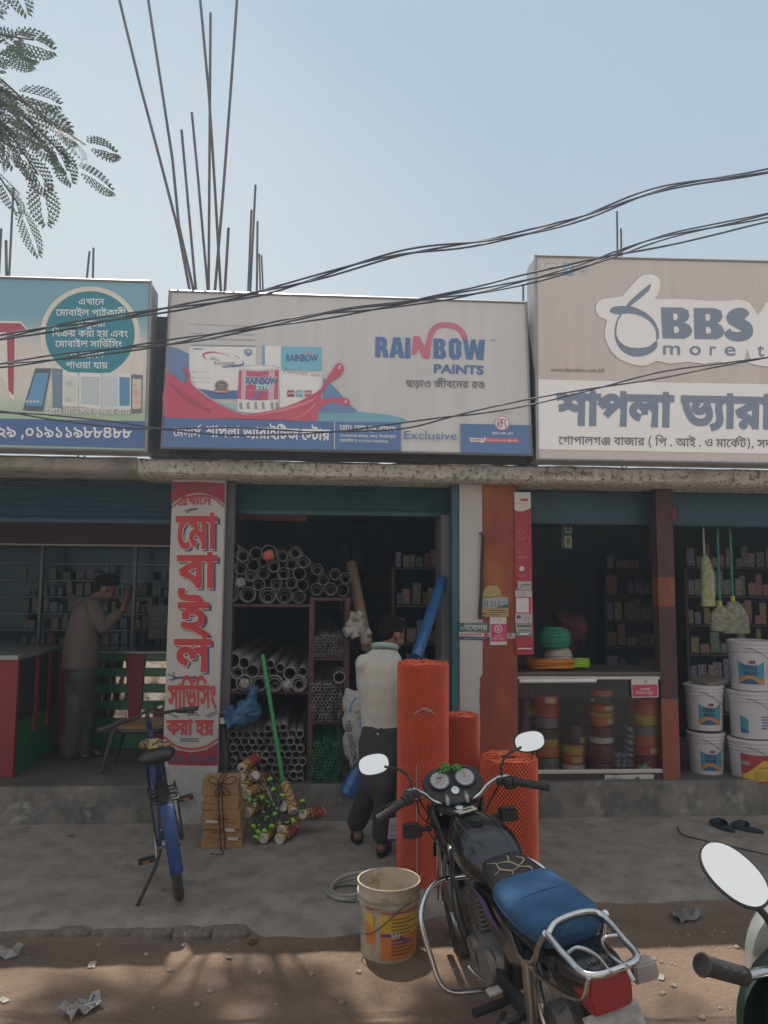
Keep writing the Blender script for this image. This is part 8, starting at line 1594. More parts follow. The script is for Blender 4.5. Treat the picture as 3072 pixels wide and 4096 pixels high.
def mt(n, paths, r, m, k=10, sm=5, st=False, par=None):
    bm = B()
    for p in paths: tube(bm, [stv(q) if st else Vector(q) for q in p], r, k, True, sm if len(p) > 2 else 0)
    return mo(par or mb, n, bm, m)
def spin(bm, prof, c, axis, k=28, st=False):
    c = stv(c) if st else Vector(c); axis = _sq @ Vector(axis) if st else Vector(axis); return lathe(bm, prof, k, c, axis)
def mwheel(x, st, n, tw):
    w = thing(n, None, None); w.parent = mb; q = (lambda p: stv(p)) if st else (lambda p: Vector(p))
    for nm, rr, tr, m in (('tyre', .262, tw, M_TYR), ('rim', .222, .018, M_CH)):
        bm = B(); tube(bm, [q((x + rr * math.cos(t), 0, .30 + rr * math.sin(t))) for t in [2 * math.pi * i / 48 for i in range(48)]], tr, 12, closed=True); obj(nm, bm, m, w, 50)
    bm = B()
    for i in range(18): t = 2 * math.pi * i / 18; tube(bm, [q((x + .04 * math.cos(t), .03 * (-1) ** i, .30 + .04 * math.sin(t))), q((x + .22 * math.cos(t + .2), 0, .30 + .22 * math.sin(t + .2)))], .003, 4, False)
    lathe(bm, [(.07, -.045), (.075, 0), (.07, .045)], 20, q((x, 0, .30)), (0, 1, 0)); obj('hub', bm, M_ENG, w, 40)
mwheel(0, False, 'rear_wheel', .042); mwheel(1.235, True, 'front_wheel', .036)
mt('front_fork', [[(1.235, s * .085, .30), (1.06, s * .085, .62), (.89, s * .085, .93)] for s in (-1, 1)], .018, M_CH, st=True)
bm = B(); V = []
for i in range(13):
    t = R(20 + 130 * i / 12); V.append([bm.verts.new(stv((1.235 + (.315 + .012 * (1 - x * x)) * math.cos(t), x * .055, .30 + (.315 + .012 * (1 - x * x)) * math.sin(t)))) for x in (-1, -.5, 0, .5, 1)])
for p, q in zip(V, V[1:]):
    for j in range(4): bm.faces.new((p[j], p[j + 1], q[j + 1], q[j]))
bmesh.ops.solidify(bm, geom=bm.faces[:], thickness=.004); mo(mb, 'front_mudguard', bm, M_BP)
bm = B(); loft(bm, [ell(stv((x, 0, .83)), w, h, 24, 2.6) for x, w, h in ((.93, .11, .10), (1.0, .125, .115), (1.06, .11, .105), (1.09, .07, .07))]); mo(mb, 'headlight_cowl', bm, M_BP)
for s in (-1, 1):
    bm = B(); loft(bm, [[stv((x, s * (.115 + .03 * math.sin(a)), z)) for x, z, a in [(.90 + .07 * math.cos(t) - (.06 if math.sin(t) < 0 else 0), .80 + .12 * math.sin(t), t + d) for t in [2 * math.pi * i / 14 for i in range(14)]]] for d in (0, .6)]); mo(mb, 'side_cowl', bm, M_BM)
HB = [(.66, .27, 1.0), (.74, .25, 1.035), (.82, .20, 1.03), (.86, .145, .96), (.865, .06, .925), (.865, -.06, .925), (.86, -.145, .96), (.82, -.20, 1.03), (.74, -.25, 1.035), (.70, -.27, 1.015)]
hb = mt('handlebar', [[(.675, .40, .965), (.72, .30, 1.0), (.80, .24, 1.03), (.845, .17, .99), (.865, .09, .925), (.865, -.09, .925), (.845, -.17, .99), (.80, -.24, 1.03), (.735, -.30, 1.012), (.68, -.41, .985)]], .0125, M_CH, 12, 6, True)
for s, a, b in ((1, (.725, .285, 1.0), (.668, .425, .955)), (-1, (.735, -.29, 1.012), (.675, -.43, .982))):
    g = mt('grip', [[a, b]], .019, M_RUB, 12, 0, True); bm = B()
    for i in range(7): p = stv(Vector(a).lerp(Vector(b), .12 + .13 * i)); lathe(bm, [(.0185, -.004), (.0208, -.003), (.0208, .003), (.0185, .004)], 12, p, stv(b) - stv(a), False, False)
    obj('ribs', bm, M_RUB, g); bm = B(); spin(bm, [(.018, 0), (.028, .004), (.028, .016), (.02, .022)], a, Vector(a) - Vector(b), 16, True); obj('flange', bm, M_RUB, g, 40)
    mt('lever', [[(.79, s * .22, 1.0), (.80, s * .30, .985), (.765, s * .41, .965)]], .0065, M_BM, 8, 4, True)
    bm = B(); box(bm, stv((.755, s * .255, 1.008)), (.055, .05, .06), _sq @ Quaternion((0, 0, 1), -s * .4), .012); box(bm, stv((.79, s * .22, 1.01)), (.035, .04, .035), None, .006); mo(mb, 'switch_housing', bm, M_BM)
    ms = (.845, s * .40, 1.165) if s > 0 else (.845, -.405, 1.17)
    ml = mt('mirror', [[(.80, s * .232, 1.02), (.80, s * .232, 1.075), (.815, s * .27, 1.125), (ms[0] - .012, ms[1] - s * .05, 1.15)]], .0068, M_BM, 8, 4, True)
    c = stv(ms); tg = (CAMP - mb.matrix_world @ c).normalized(); nz = (mb.matrix_world.to_3x3().inverted() @ (tg * .8 + Vector((-.05 * s, -.75, .30)))).normalized(); yv = Vector((0, 0, 1)).cross(nz).normalized(); zv = nz.cross(yv)
    bm = B(); loft(bm, [ell(c + nz * d, w, h, 28, 2.5, yv, zv) for d, w, h in ((-.03, .04, .028), (-.022, .065, .041), (-.004, .081, .053), (.004, .080, .052))]); obj('shell', bm, M_BM, ml, 40)
    bm = B(); bm.faces.new([bm.verts.new(p) for p in ell(c + nz * .0055, .074, .047, 28, 2.5, yv, zv)]); obj('glass', bm, M_MIRR, ml)
# instruments
gn = Vector((-.70, 0, .71)); gx = Vector((0, 1, 0)); gz = Vector((.71, 0, .70))
def G(x, y, d=0): return stv(Vector((.925, 0, 1.0)) + gx * x + gz * y + gn * d)
bm = B(); S = [(.150, -.035), (.155, .02), (.12, .072), (.05, .088), (-.05, .088), (-.12, .072), (-.155, .02), (-.150, -.035), (-.09, -.10), (0, -.125), (.09, -.10)]
S = [(p.x, p.y) for p in smooth_path([(x, y, 0) for x, y in S + S[:1]], 3)][:-1]
loft(bm, [[G(x * k, y * k, d) for x, y in S] for k, d in ((.5, -.09), (.85, -.06), (1, -.01), (.97, .006))]); ic = mo(mb, 'instrument_panel', bm, M_BM)
for sx in (1, -1):
    bm = B(); spin(bm, [(.056, -.01), (.058, .022), (.050, .024), (.049, .012)], Vector((.925, .066 * sx, 1.0)) + gz * .012, gn, 28, True); d_ = obj('dial_rim', bm, M_BM, ic, 40)
    def dial(n, L, m, h): bm = B(); bm.faces.new([bm.verts.new(G(.066 * sx + x, .012 + y, .012 + h)) for x, y in L]); return obj(n, bm, m, d_)
    dial('dial_face', oval(0, 0, .0485, .0485, 28), flat('dial white', (.50, .50, .50) if sx > 0 else (.22, .23, .235)), .002)
    dial('dial_centre', oval(0, 0, .034, .034, 24), flat('dial grey', (.34, .35, .36) if sx > 0 else (.30, .31, .32)), .003)
    for i in range(11): a = R(-40 + 26 * i); dial('tick', [(.046 * math.cos(a - .03), .046 * math.sin(a - .03)), (.046 * math.cos(a + .03), .046 * math.sin(a + .03)), (.040 * math.cos(a + .03), .040 * math.sin(a + .03)), (.040 * math.cos(a - .03), .040 * math.sin(a - .03))], M_INK, .004)
    if sx > 0: dial('odometer', rect(-.014, .008, .014, .016), M_INK, .005)
    dial('needle', [(.028, -.020), (.030, -.017), (-.006, .004), (-.008, .0)] if sx > 0 else [(.002, .03), (-.004, .03), (-.004, -.004), (.002, -.004)], flat('needle', (.60, .14, .02)), .006)
bm = B(); spin(bm, [(.02, -.01), (.02, .018), (.012, .018), (.011, .012), (.002, .012)], Vector((.925, 0, 1.0)) - gz * .055, gn, 20, True); obj('key_switch', bm, M_CH, ic, 40)
bm = B(); P_ = [stv(p) for p in ((.90, .11, .90), (.90, -.11, .90), (.84, -.10, .885), (.79, -.03, .87), (.79, .03, .87), (.84, .10, .885))]; poly_prism(bm, P_, Vector((0, 0, .018))); yk = mo(mb, 'top_yoke', bm, M_BM)
bm = B(); spin(bm, [(.021, 0), (.021, .012), (.012, .016)], (.82, 0, .898), (-.3, 0, 1), 14, True); obj('stem_nut', bm, M_CH, yk, 40)
for s in (-1, 1):
    bm = B(); box(bm, stv((.862, s * .05, .932)), (.045, .02, .04), _sq, .005)
    for dx in (-.012, .014): spin(bm, [(.006, 0), (.006, .008)], (.862 + dx, s * .05, .952), (0, 0, 1), 8, True)
    obj('clamp', bm, mat('clamp alloy', (.50, .48, .44), .4, .5), yk, 40)
bm = B(); rnd = random.Random(3)
for k in range(26):
    p = G(rnd.uniform(-.05, .05), rnd.uniform(.045, .075), rnd.uniform(.015, .03)); q = p + Vector((rnd.uniform(-.02, .02), rnd.uniform(-.03, .03), rnd.uniform(.0, .02))); tube(bm, [p, p.lerp(q, .5) + Vector((0, 0, .01)), q], .006, 5, True, 3)
bmesh.ops.transform(bm, matrix=mb.matrix_world, verts=bm.verts[:]); tag(obj('crumpled_cloth', bm, flat('green cloth', (.05, .24, .04)), smooth=50), 'crumpled bright green net lying on top of the motorcycle dials', 'cloth')
mt('cable', [[(.80, .22, 1.0), (.86, .20, .90), (.90, .12, .80), (.80, .06, .70)], [(.80, -.22, 1.0), (.90, -.24, .92), (.93, -.16, .80), (.82, -.06, .66)], [(.79, .20, 1.0), (.95, .17, .95), (.98, .10, .78)], [(.82, .15, .95), (.88, .17, .82), (.78, .12, .70)]], .0045, M_BM, 6, 6)
def signal(c, s, st, m):
    c = Vector(c); q = stv if st else (lambda p: Vector(p)); r_ = mt('turn_signal', [[q((c.x, c.y - s * .10, c.z - .005)), q((c.x, c.y - s * .03, c.z))]], .014, M_BM, 8, 0)
    bm = B(); loft(bm, [[q((x, c.y + dy, c.z + dz)) for dy, dz in ((-.05, -.035), (.05, -.03), (.042, .036), (-.045, .03))] for x in (c.x - .032, c.x + .03)]); bmesh.ops.bevel(bm, geom=bm.edges[:], offset=.008, segments=2, affect='EDGES'); obj('lamp_body', bm, m, r_, 40)
signal((.93, .235, .79), 1, True, M_BM); signal((.93, -.27, .80), -1, True, M_BM); signal((-.37, -.185, .62), -1, False, mat('clear lens', (.38, .35, .33), .12, var=.2, coat=.6)); 
# tank, seat
TK = [(.87, .035, .80, .86), (.84, .075, .74, .885), (.76, .105, .70, .90), (.66, .135, .685, .905), (.55, .150, .68, .893), (.46, .145, .68, .868), (.38, .115, .69, .83), (.30, .085, .70, .79)]
bm = B(); loft(bm, [ell((x, 0, (z0 + z1) / 2), w, (z1 - z0) / 2, 28, 2.9) for x, w, z0, z1 in TK]); tk_ = mo(mb, 'fuel_tank', bm, M_BP, 60); sb = tk_.modifiers.new('round', 'SUBSURF'); sb.levels = sb.render_levels = 1
bm = B(); poly_prism(bm, [Vector(p) for p in ((.77, .05, .9085), (.77, -.05, .9085), (.70, -.045, .9155), (.70, .045, .9155))], Vector((.005, 0, .003))); st_ = obj('sticker', bm, flat('tank sticker', (.52, .48, .38)), tk_)
bm = B(); box(bm, (.735, -.005, .917), (.02, .045, .002), Quaternion((0, 1, 0), .08)); obj('sticker_print', bm, flat('tank ink', (.10, .08, .06)), st_)
bm = B(); lathe(bm, [(.032, -.01), (.032, .010), (.026, .014)], 20, (.60, 0, .905), (-.08, 0, 1)); obj('tank_cap', bm, M_BM, tk_, 40)
for yy in (-.05, .05): mt('seam', [[(.68, yy * 1.5, .898), (.55, yy * 1.6, .889), (.42, yy * 1.4, .846)]], .0022, flat('tank seam', (.10, .095, .09)), 5, 4)
for s in (-1, 1):
    bm = B(); poly_prism(bm, [Vector((x, s * (.128 if x > .3 else .12), z)) for x, z in ((.46, .70), (.30, .70), (.05, .66), (-.02, .56), (.14, .48), (.32, .56))], Vector((0, -s * .05, 0))); bmesh.ops.bevel(bm, geom=bm.edges[:], offset=.012, segments=2, affect='EDGES'); sc2 = mo(mb, 'side_panel', bm, M_BP)
    bm = B(); poly_prism(bm, [Vector((x, s * .131, z)) for x, z in ((.44, .695), (.30, .69), (.16, .60), (.30, .62))], Vector((0, s * .002, 0))); obj('stripe', bm, flat('purple stripe', (.10, .065, .20)), sc2)
M_SEAT = mat('cracked black seat', (.028, .027, .028), .5, var=.2, scale=10, bump=.5, bscale=70); M_CRK = flat('seat foam', (.42, .32, .20))
SE = [(.40, .06, .76, .805), (.36, .095, .745, .825), (.26, .115, .735, .818), (.14, .13, .725, .805)]
bm = B(); loft(bm, [ell((x, 0, (z0 + z1) / 2), w, (z1 - z0) / 2, 26, 3.2) for x, w, z0, z1 in SE]); se = mo(mb, 'seat', bm, M_SEAT, 60)
bm = B()
for L in ([(.33, .08), (.30, .05), (.24, .055), (.20, .02), (.17, .03)], [(.30, .05), (.28, .0), (.22, -.02), (.20, .02)], [(.37, .01), (.33, -.02), (.28, .0)], [(.24, .055), (.22, .09)], [(.22, -.02), (.19, -.06), (.15, -.05)], [(.31, -.05), (.27, -.07), (.22, -.02)]):
    P = smooth_path([(x, y, .8185 - (.26 - x) * .07 * (x < .26) - abs(y) ** 3 * 9 + .002) for x, y in L], 4); tube(bm, P, [.0015, .0042, .002], 5)
obj('crack', bm, M_CRK, se)
bm = B(); loft(bm, [ell((x, 0, (z0 + z1) / 2), w, (z1 - z0) / 2, 30, 3.4) for x, w, z0, z1 in ((.155, .126, .73, .808), (.15, .138, .715, .818), (.05, .146, .70, .818), (-.08, .146, .70, .82), (-.20, .138, .71, .828), (-.26, .12, .715, .828), (-.285, .095, .73, .81))]); sv = mo(mb, 'seat_cover', bm, mat('blue seat cover', (.025, .10, .22), .55, var=.25, scale=7, bump=1.0, bscale=75, dirt=(.035, .10, .19), dscale=16, dmix=(.55, .7)), 60)
bm = B(); loft(bm, [ell((x, 0, z), w, h, 20, 3) for x, z, w, h in ((-.24, .68, .11, .05), (-.38, .685, .10, .05), (-.46, .69, .08, .035))]); tc_ = mo(mb, 'tail_cowl', bm, M_BP)
v_, f_ = latin('HERO', .02); x0 = min(p[0] for p in v_); w_ = max(p[0] for p in v_) - x0; bm = B(); bv = [bm.verts.new((-.43 + y * .028, .038 - (x - x0) / w_ * .076, .7350 + y * .001)) for x, y in v_]
for t in f_:
    try: bm.faces.new([bv[i] for i in t])
    except ValueError: pass
obj('lettering', bm, flat('tail letter', (.16, .16, .165)), tc_)
mt('piping', [[(.152, s * .06, .818), (.15, s * .12, .80), (.14, s * .139, .765), (.05, s * .1465, .752), (-.08, s * .1465, .752), (-.20, s * .1385, .76), (-.27, s * .11, .765)] for s in (-1, 1)] + [[(-.04, -.13, .795), (-.04, -.07, .8185), (-.04, .07, .8185), (-.04, .13, .795)]], .0032, flat('cover piping', (.018, .07, .15)), 6, 4, par=sv)
# rear carrier
car = mt('rear_carrier', [[(-.02, s * .13, .60), (-.17, s * .14, .65), (-.25, s * .13, .75), (-.30, s * .12, .805)] for s in (-1, 1)] + [[(-.30, .115, .80), (-.28, .06, .822), (-.28, -.055, .822), (-.30, -.108, .80), (-.42, -.105, .78), (-.53, -.09, .765), (-.555, 0, .765), (-.53, .095, .765), (-.42, .112, .78), (-.30, .115, .80)]], .0125, M_CH, 10, 5)
mt('rail', [[(-.42, .115, .783), (-.39, .05, .775), (-.46, .02, .772), (-.57, .03, .768)], [(-.42, -.115, .783), (-.39, -.05, .775), (-.46, -.02, .772), (-.57, -.03, .768)], [(-.545, .10, .765), (-.50, .12, .68), (-.30, .13, .62), (-.10, .13, .60)], [(-.56, -.03, .765), (-.58, -.035, .73)]], .0075, M_CH, 8, 4, par=car)
bm = B(); loft(bm, [[(x, y * k, z0 + z) for y, z in [(p[0], p[1]) for p in ((-.075, -.065), (.075, -.065), (.085, .0), (.07, .065), (-.07, .065), (-.085, 0))]] for x, k, z0 in ((-.34, .95, .655), (-.455, 1.05, .655), (-.48, .95, .655))]); bmesh.ops.bevel(bm, geom=bm.edges[:], offset=.008, segments=2, affect='EDGES'); mo(mb, 'tail_light', bm, mat('red lens', (.30, .012, .022), .15, var=.12, coat=.5))
bm = B(); loft(bm, [[(x + dx, y, z) for y in (-w, -w * .4, w * .4, w)] + [(x + dx - .012, y, z) for y in (w, w * .4, -w * .4, -w)] for x, z, w, dx in ((-.36, .60, .08, 0), (-.44, .50, .085, 0), (-.46, .36, .08, 0))]); mo(mb, 'rear_mudguard', bm, M_BM)
bm = B(); pl_ = [Vector(p) for p in ((-.445, .105, .585), (-.445, -.105, .585), (-.52, -.105, .40), (-.52, .105, .40))]; poly_prism(bm, pl_, Vector((-.003, 0, .001))); bmesh.ops.bevel(bm, geom=bm.edges[:], offset=.001, segments=1, affect='EDGES'); np_ = mo(mb, 'number_plate', bm, mat('dusty plate', (.42, .41, .39), .6, var=.12, scale=20, dirt=(.27, .25, .22), dscale=18, dmix=(.5, .65)))
bm = B()
for i in range(6): y0 = .075 - i * .027; bm.faces.new([bm.verts.new((-.445 - .75 * (t) * .1 - .006, y, .585 - .185 * t + .001)) for y, t in ((y0, .25), (y0 - .018, .25), (y0 - .018, .55), (y0, .55))])
obj('faded_marks', bm, flat('plate marks', (.33, .32, .31)), np_)
# frame, engine, guards, pedals
mt('frame_tube', [[(.84, 0, .86), (.76, 0, .55), (.66, .0, .25)], [(.84, 0, .84), (.45, 0, .68), (.10, 0, .66)]] + [[(.12, s * .10, .66), (-.30, s * .10, .68)] for s in (-1, 1)] + [[(.30, s * .10, .36), (0, s * .11, .30)] for s in (-1, 1)] + [[(.20, s * .09, .64), (.28, s * .09, .34)] for s in (-1, 1)], .018, M_BM, 8, 3)
mt('shock_absorber', [[(-.02, s * .13, .33), (-.10, s * .13, .64)] for s in (-1, 1)], .026, M_CH, 10, 0)
bm = B(); box(bm, (.46, 0, .35), (.34, .24, .16), None, .03); lathe(bm, [(.09, 0), (.085, .03), (.05, .035)], 24, (.40, .12, .35), (0, 1, 0)); lathe(bm, [(.10, 0), (.095, .03), (.05, .035)], 24, (.42, -.12, .35), (0, -1, 0)); lathe(bm, [(.055, 0), (.05, .025)], 18, (.58, .12, .36), (0, 1, 0))
for i in range(8): box(bm, (.62, 0, .42 + .022 * i), (.16, .18, .010), None, .003)
box(bm, (.62, 0, .50), (.11, .13, .19)); mo(mb, 'engine', bm, M_ENG)
bm = B(); box(bm, (.18, .115, .34), (.36, .03, .10), None, .012); mo(mb, 'chain_case', bm, M_BM)
mt('exhaust', [[(.70, -.05, .45), (.76, -.10, .30), (.55, -.15, .22), (.20, -.16, .25), (-.35, -.17, .36)]], [.016, .016, .02, .038, .042], M_CH, 12, 6)
mt('leg_guard', [[(.80, s * .03, .58), (.74, s * .22, .62), (.66, s * .33, .54), (.60, s * .335, .38), (.54, s * .30, .24), (.50, s * .10, .20)] for s in (1, -1)], .0125, M_CH, 10, 6)
mt('brake_pipe', [[(.80, .06, .78), (.72, .13, .60), (.68, .12, .36), (.62, .10, .22)], [(.78, .10, .74), (.70, .16, .50), (.64, .14, .30)]], .006, M_BM, 6, 5)
for y_ in (1, -1): mt('foot_peg', [[(.27, y_ * .12, .28), (.26, y_ * .16, .275)], [(.26, y_ * .16, .28), (.25, y_ * .28, .285)]], .018, M_RUB, 10, 0)
mt('gear_lever', [[(.37, .14, .30), (.30, .17, .33), (.22, .17, .355)], [(.37, .14, .30), (.46, .17, .30), (.52, .19, .32)]], .007, M_CH, 8, 3)
bm = B(); box(bm, (.215, .185, .365), (.05, .06, .014), None, .006); mo(mb, 'lever_pad', bm, mat('pad cream', (.48, .44, .37), .6))
mt('side_stand', [[(.30, .13, .22), (.27, .24, .10), (.25, .30, -.055)]], .011, M_BM, 8, 3)
mt('passenger_peg', [[(.04, .12, .36), (.02, .17, .35), (.01, .27, .35)]], .015, M_RUB, 8, 0)
# ---- second motorcycle, only its left bar, mirror and screen reach into the picture
g2 = at(3180, 3900, 1.95); o2 = Vector((g2.x, 2.0, -.08)); m2 = thing('motorcycle', 'dark green motorcycle with clear screen at the right edge, only its left side showing', 'motorcycle', o2)
def m2t(n, pts, r, m, k=10, sm=5, par=None):
    bm = B(); tube(bm, [Vector(p) - o2 for p in pts], r, k, True, sm if len(pts) > 2 else 0); return obj(n, bm, m, par or m2, 45)
Gp0, Gp1 = at(2806, 3858, 1.74), at(2975, 3905, 1.80); m2t('handlebar', [Gp1, at(3090, 3890, 1.86), at(3200, 3960, 1.95), at(3420, 3960, 1.98)], .0125, M_CH)
g = m2t('grip', [Gp0, Gp1], .0215, M_RUB, 16); bm = B(); lathe(bm, [(.024, 0), (.026, .004), (.024, .01)], 16, Gp0 - o2, Gp1 - Gp0)
for i in range(3): bm2 = None; ball(bm, Gp0.lerp(Gp1, .4 + .22 * i) - o2 + Vector((0, -.0165, .006)), (.016, .007, .009))
obj('ribs', bm, M_RUB, g, 45)
mc = at(2936, 3497, 1.86); ml = m2t('mirror', [at(3150, 3880, 1.9), at(3080, 3690, 1.9), mc + Vector((.04, .03, -.06))], .009, M_BM)
nz = ((CAMP - mc).normalized() + Vector((-.05, -.42, .50)).normalized() * .9).normalized(); up_ = (UPV * .80 - RGT * .60); up_ = (up_ - nz * up_.dot(nz)).normalized(); yv = up_.cross(nz)
bm = B(); loft(bm, [ell(mc - o2 + nz * d, w, h, 32, 2.15, yv, up_) for d, w, h in ((-.04, .02, .03), (-.025, .043, .072), (-.004, .055, .090), (.004, .054, .089))]); obj('shell', bm, M_BM, ml, 45)
bm = B(); bm.faces.new([bm.verts.new(p) for p in ell(mc - o2 + nz * .0055, .0495, .084, 32, 2.15, yv, up_)]); obj('glass', bm, M_MIRR, ml)
M_SCR = mat('smoky screen', (.55, .60, .58), .10, var=.1, coat=.6, alpha=.45); M_GRB = mat('dark green body', (.028, .05, .042), .3, var=.15, coat=.5)
cS = at(3270, 3900, 1.98) - o2
def shell2(n, k, z0, z1, m, dy0, dy1, th):
    bm = B(); V = []
    for j in range(11):
        t = j / 10; z = z0 + (z1 - z0) * t; w = .20 * k * math.sqrt(max(.03, 1 - max(0, (t - .35) / .65) ** 2.2)); V.append([bm.verts.new((cS.x + w * math.sin(a), cS.y + dy0 + (dy1 - dy0) * t + .10 * math.cos(a), cS.z + z)) for a in [R(-100 + 200 * i / 18) for i in range(19)]])
    for p, q in zip(V, V[1:]):
        for i in range(18): bm.faces.new((p[i], p[i + 1], q[i + 1], q[i]))
    bmesh.ops.solidify(bm, geom=bm.faces[:], thickness=th); return obj(n, bm, m, m2, 60)
shell2('screen', .88, -.03, .215, M_SCR, .03, -.02, .003); shell2('cowl', 1.06, -.20, .06, M_GRB, .0, .01, .02)
bm = B(); ball(bm, cS + Vector((0, .02, -.10)), (.13, .10, .12)); obj('headlight', bm, M_GRB, m2, 60)
bm = B(); loft(bm, [ell((cS.x, y, .80 + z), w, h, 20, 2.8, Vector((1, 0, 0))) for y, z, w, h in ((.0, .02, .06, .05), (-.15, .04, .13, .09), (-.35, .02, .14, .09), (-.5, -.03, .09, .06), (-.9, -.05, .12, .05))]); obj('tank_and_seat', bm, M_GRB, m2, 60)
for y in (.42, -.80):
    w = thing('wheel', None, None); w.parent = m2; w.location.x = .22 if y > 0 else 0
    for nm, rr, tr, m in (('tyre', .262, .04, M_TYR), ('rim', .222, .02, M_CH)): bm = B(); tube(bm, [(cS.x, y + rr * math.cos(t), .30 + rr * math.sin(t)) for t in [2 * math.pi * i / 36 for i in range(36)]], tr, 10, closed=True); obj(nm, bm, m, w, 50)
m2t('fork', [o2 + Vector((cS.x + .22, .42, .30)), o2 + Vector((cS.x, .1, .95))], .03, M_CH); m2t('frame_tube', [o2 + Vector((cS.x, .1, .75)), o2 + Vector((cS.x, -.3, .40)), o2 + Vector((cS.x, -.80, .30))], .04, M_BM)
# ---------------------------------------------------------------- rods on the roof, cables, tree
M_ROD = mat('rusty rod', (.15, .135, .135), .8, var=.2)
def rod(top, foot, Y, where, r=.0115):
    pts = [at(*p, Y) for p in (top if isinstance(top, list) else [top])]; b = at(*foot, Y); bm = B(); tube(bm, [Vector((b.x, Y, 2.79)), b] + pts[::-1], r, 7, True, 0)
    tag(obj('reinforcing_rod', bm, M_ROD, smooth=60), 'steel rod rising from the roof, %s' % where, 'steel rod')
for a in ((([(470, -30), (560, 340), (640, 640), (715, 930)]), (762, 1180), 6.3, 'first from the left of the tall fan', .0125), (([(588, -30), (640, 310), (690, 640), (715, 900)]), (778, 1180), 6.4, 'second from the left of the tall fan', .0125), ((726, 520), (785, 1180), 6.2, 'short straight one inside the tall fan', .0115), (([(767, 450), (790, 690)]), (833, 1180), 6.35, 'slightly kinked one inside the tall fan', .0115),
          ((842, 52), (834, 1180), 6.45, 'upright one ending just below the picture top', .012), (([(798, -30), (835, 370), (860, 760)]), (884, 1180), 6.5, 'crossing the upright one near the top', .0125), (([(950, -30), (925, 330), (890, 800)]), (858, 1180), 6.3, 'rightmost of the tall fan, leaning right', .0125), ((914, 912), (898, 1180), 6.3, 'shortest of the tall fan', .0125),
          ((1022, 740), (1000, 1180), 6.9, 'tallest of the small group right of the fan', .011), ((1006, 840), (992, 1180), 6.8, 'second tallest of the small group', .011), ((1030, 886), (1027, 1180), 7.0, 'third tallest of the small group', .0105), ((1037, 1015), (1042, 1185), 7.0, 'thin short one of the small group', .0085), ((1046, 1022), (1053, 1185), 7.1, 'last thin short one of the small group', .0085),
          ((54, 750), (36, 1110), 6.6, 'tall one at far left under the tree', .010), ((24, 962), (26, 1110), 6.6, 'middle one at far left under the tree', .012), ((4, 915), (-6, 1110), 6.6, 'one cut by the left edge', .012), ((358, 1006), (346, 1125), 6.9, 'left of the short pair over the phone sign', .010), ((374, 992), (371, 1125), 6.9, 'right of the short pair over the phone sign', .010),
          ((2468, 845), (2470, 1040), 7.0, 'taller one over the cable sign', .010), ((2484, 915), (2486, 1040), 7.0, 'shorter one over the cable sign', .010), ((2093, 1140), (2093, 1215), 6.6, 'lone stub between the paint and cable signs', .010)): rod(*a)
M_CAB = mat('cable sheath', (.085, .095, .12), .6, var=.2)
def wire(pts, n, label, r=.0085, seed=1, Y=4.9):
    base = smooth_path([at(x, y, Y) for x, y in pts], 10); bm = B()
    for k in range(n):
        q = []
        for i, p in enumerate(base):
            a = i * .16 + 2 * math.pi * k / n + seed; s_ = .018 * (1 + .7 * noise.noise(Vector((i * .09, seed, 0)))); q.append(p + Vector((0, math.cos(a), math.sin(a))) * s_)
        tube(bm, q, r, 6)
    tag(obj('overhead_cable', bm, M_CAB, smooth=60), label, 'cable')
wire([(-900, 1520), (-300, 1430), (0, 1352), (350, 1290), (700, 1232), (1000, 1180), (1250, 1115), (1600, 1015), (1950, 965), (2300, 880), (2650, 755), (3072, 685), (3700, 560)], 3, 'highest bundle of twisted black cables crossing the sky to the right', .0068, 1, 4.9)
wire([(-900, 1560), (-300, 1490), (0, 1460), (350, 1415), (700, 1368), (1000, 1315), (1300, 1260), (1650, 1210), (1950, 1160), (2300, 1075), (2650, 950), (3072, 860), (3700, 700)], 3, 'second bundle of twisted cables, across the top of the paint sign', .006, 4, 4.95)
wire([(1150, 1300), (1400, 1235), (1650, 1190), (1900, 1150), (2200, 1085), (2500, 1010), (2800, 945), (3072, 890), (3700, 780)], 1, 'single cable running just under the second bundle at right', .007, 2, 4.85)
wire([(-900, 1640), (-300, 1640), (0, 1647), (300, 1680), (600, 1712), (900, 1725), (1300, 1728), (1600, 1704), (1800, 1668), (2050, 1622), (2400, 1550), (2700, 1490), (3072, 1430), (3700, 1330)], 2, 'lowest pair of cables sagging across the signboard lettering', .0055, 3, 4.7)
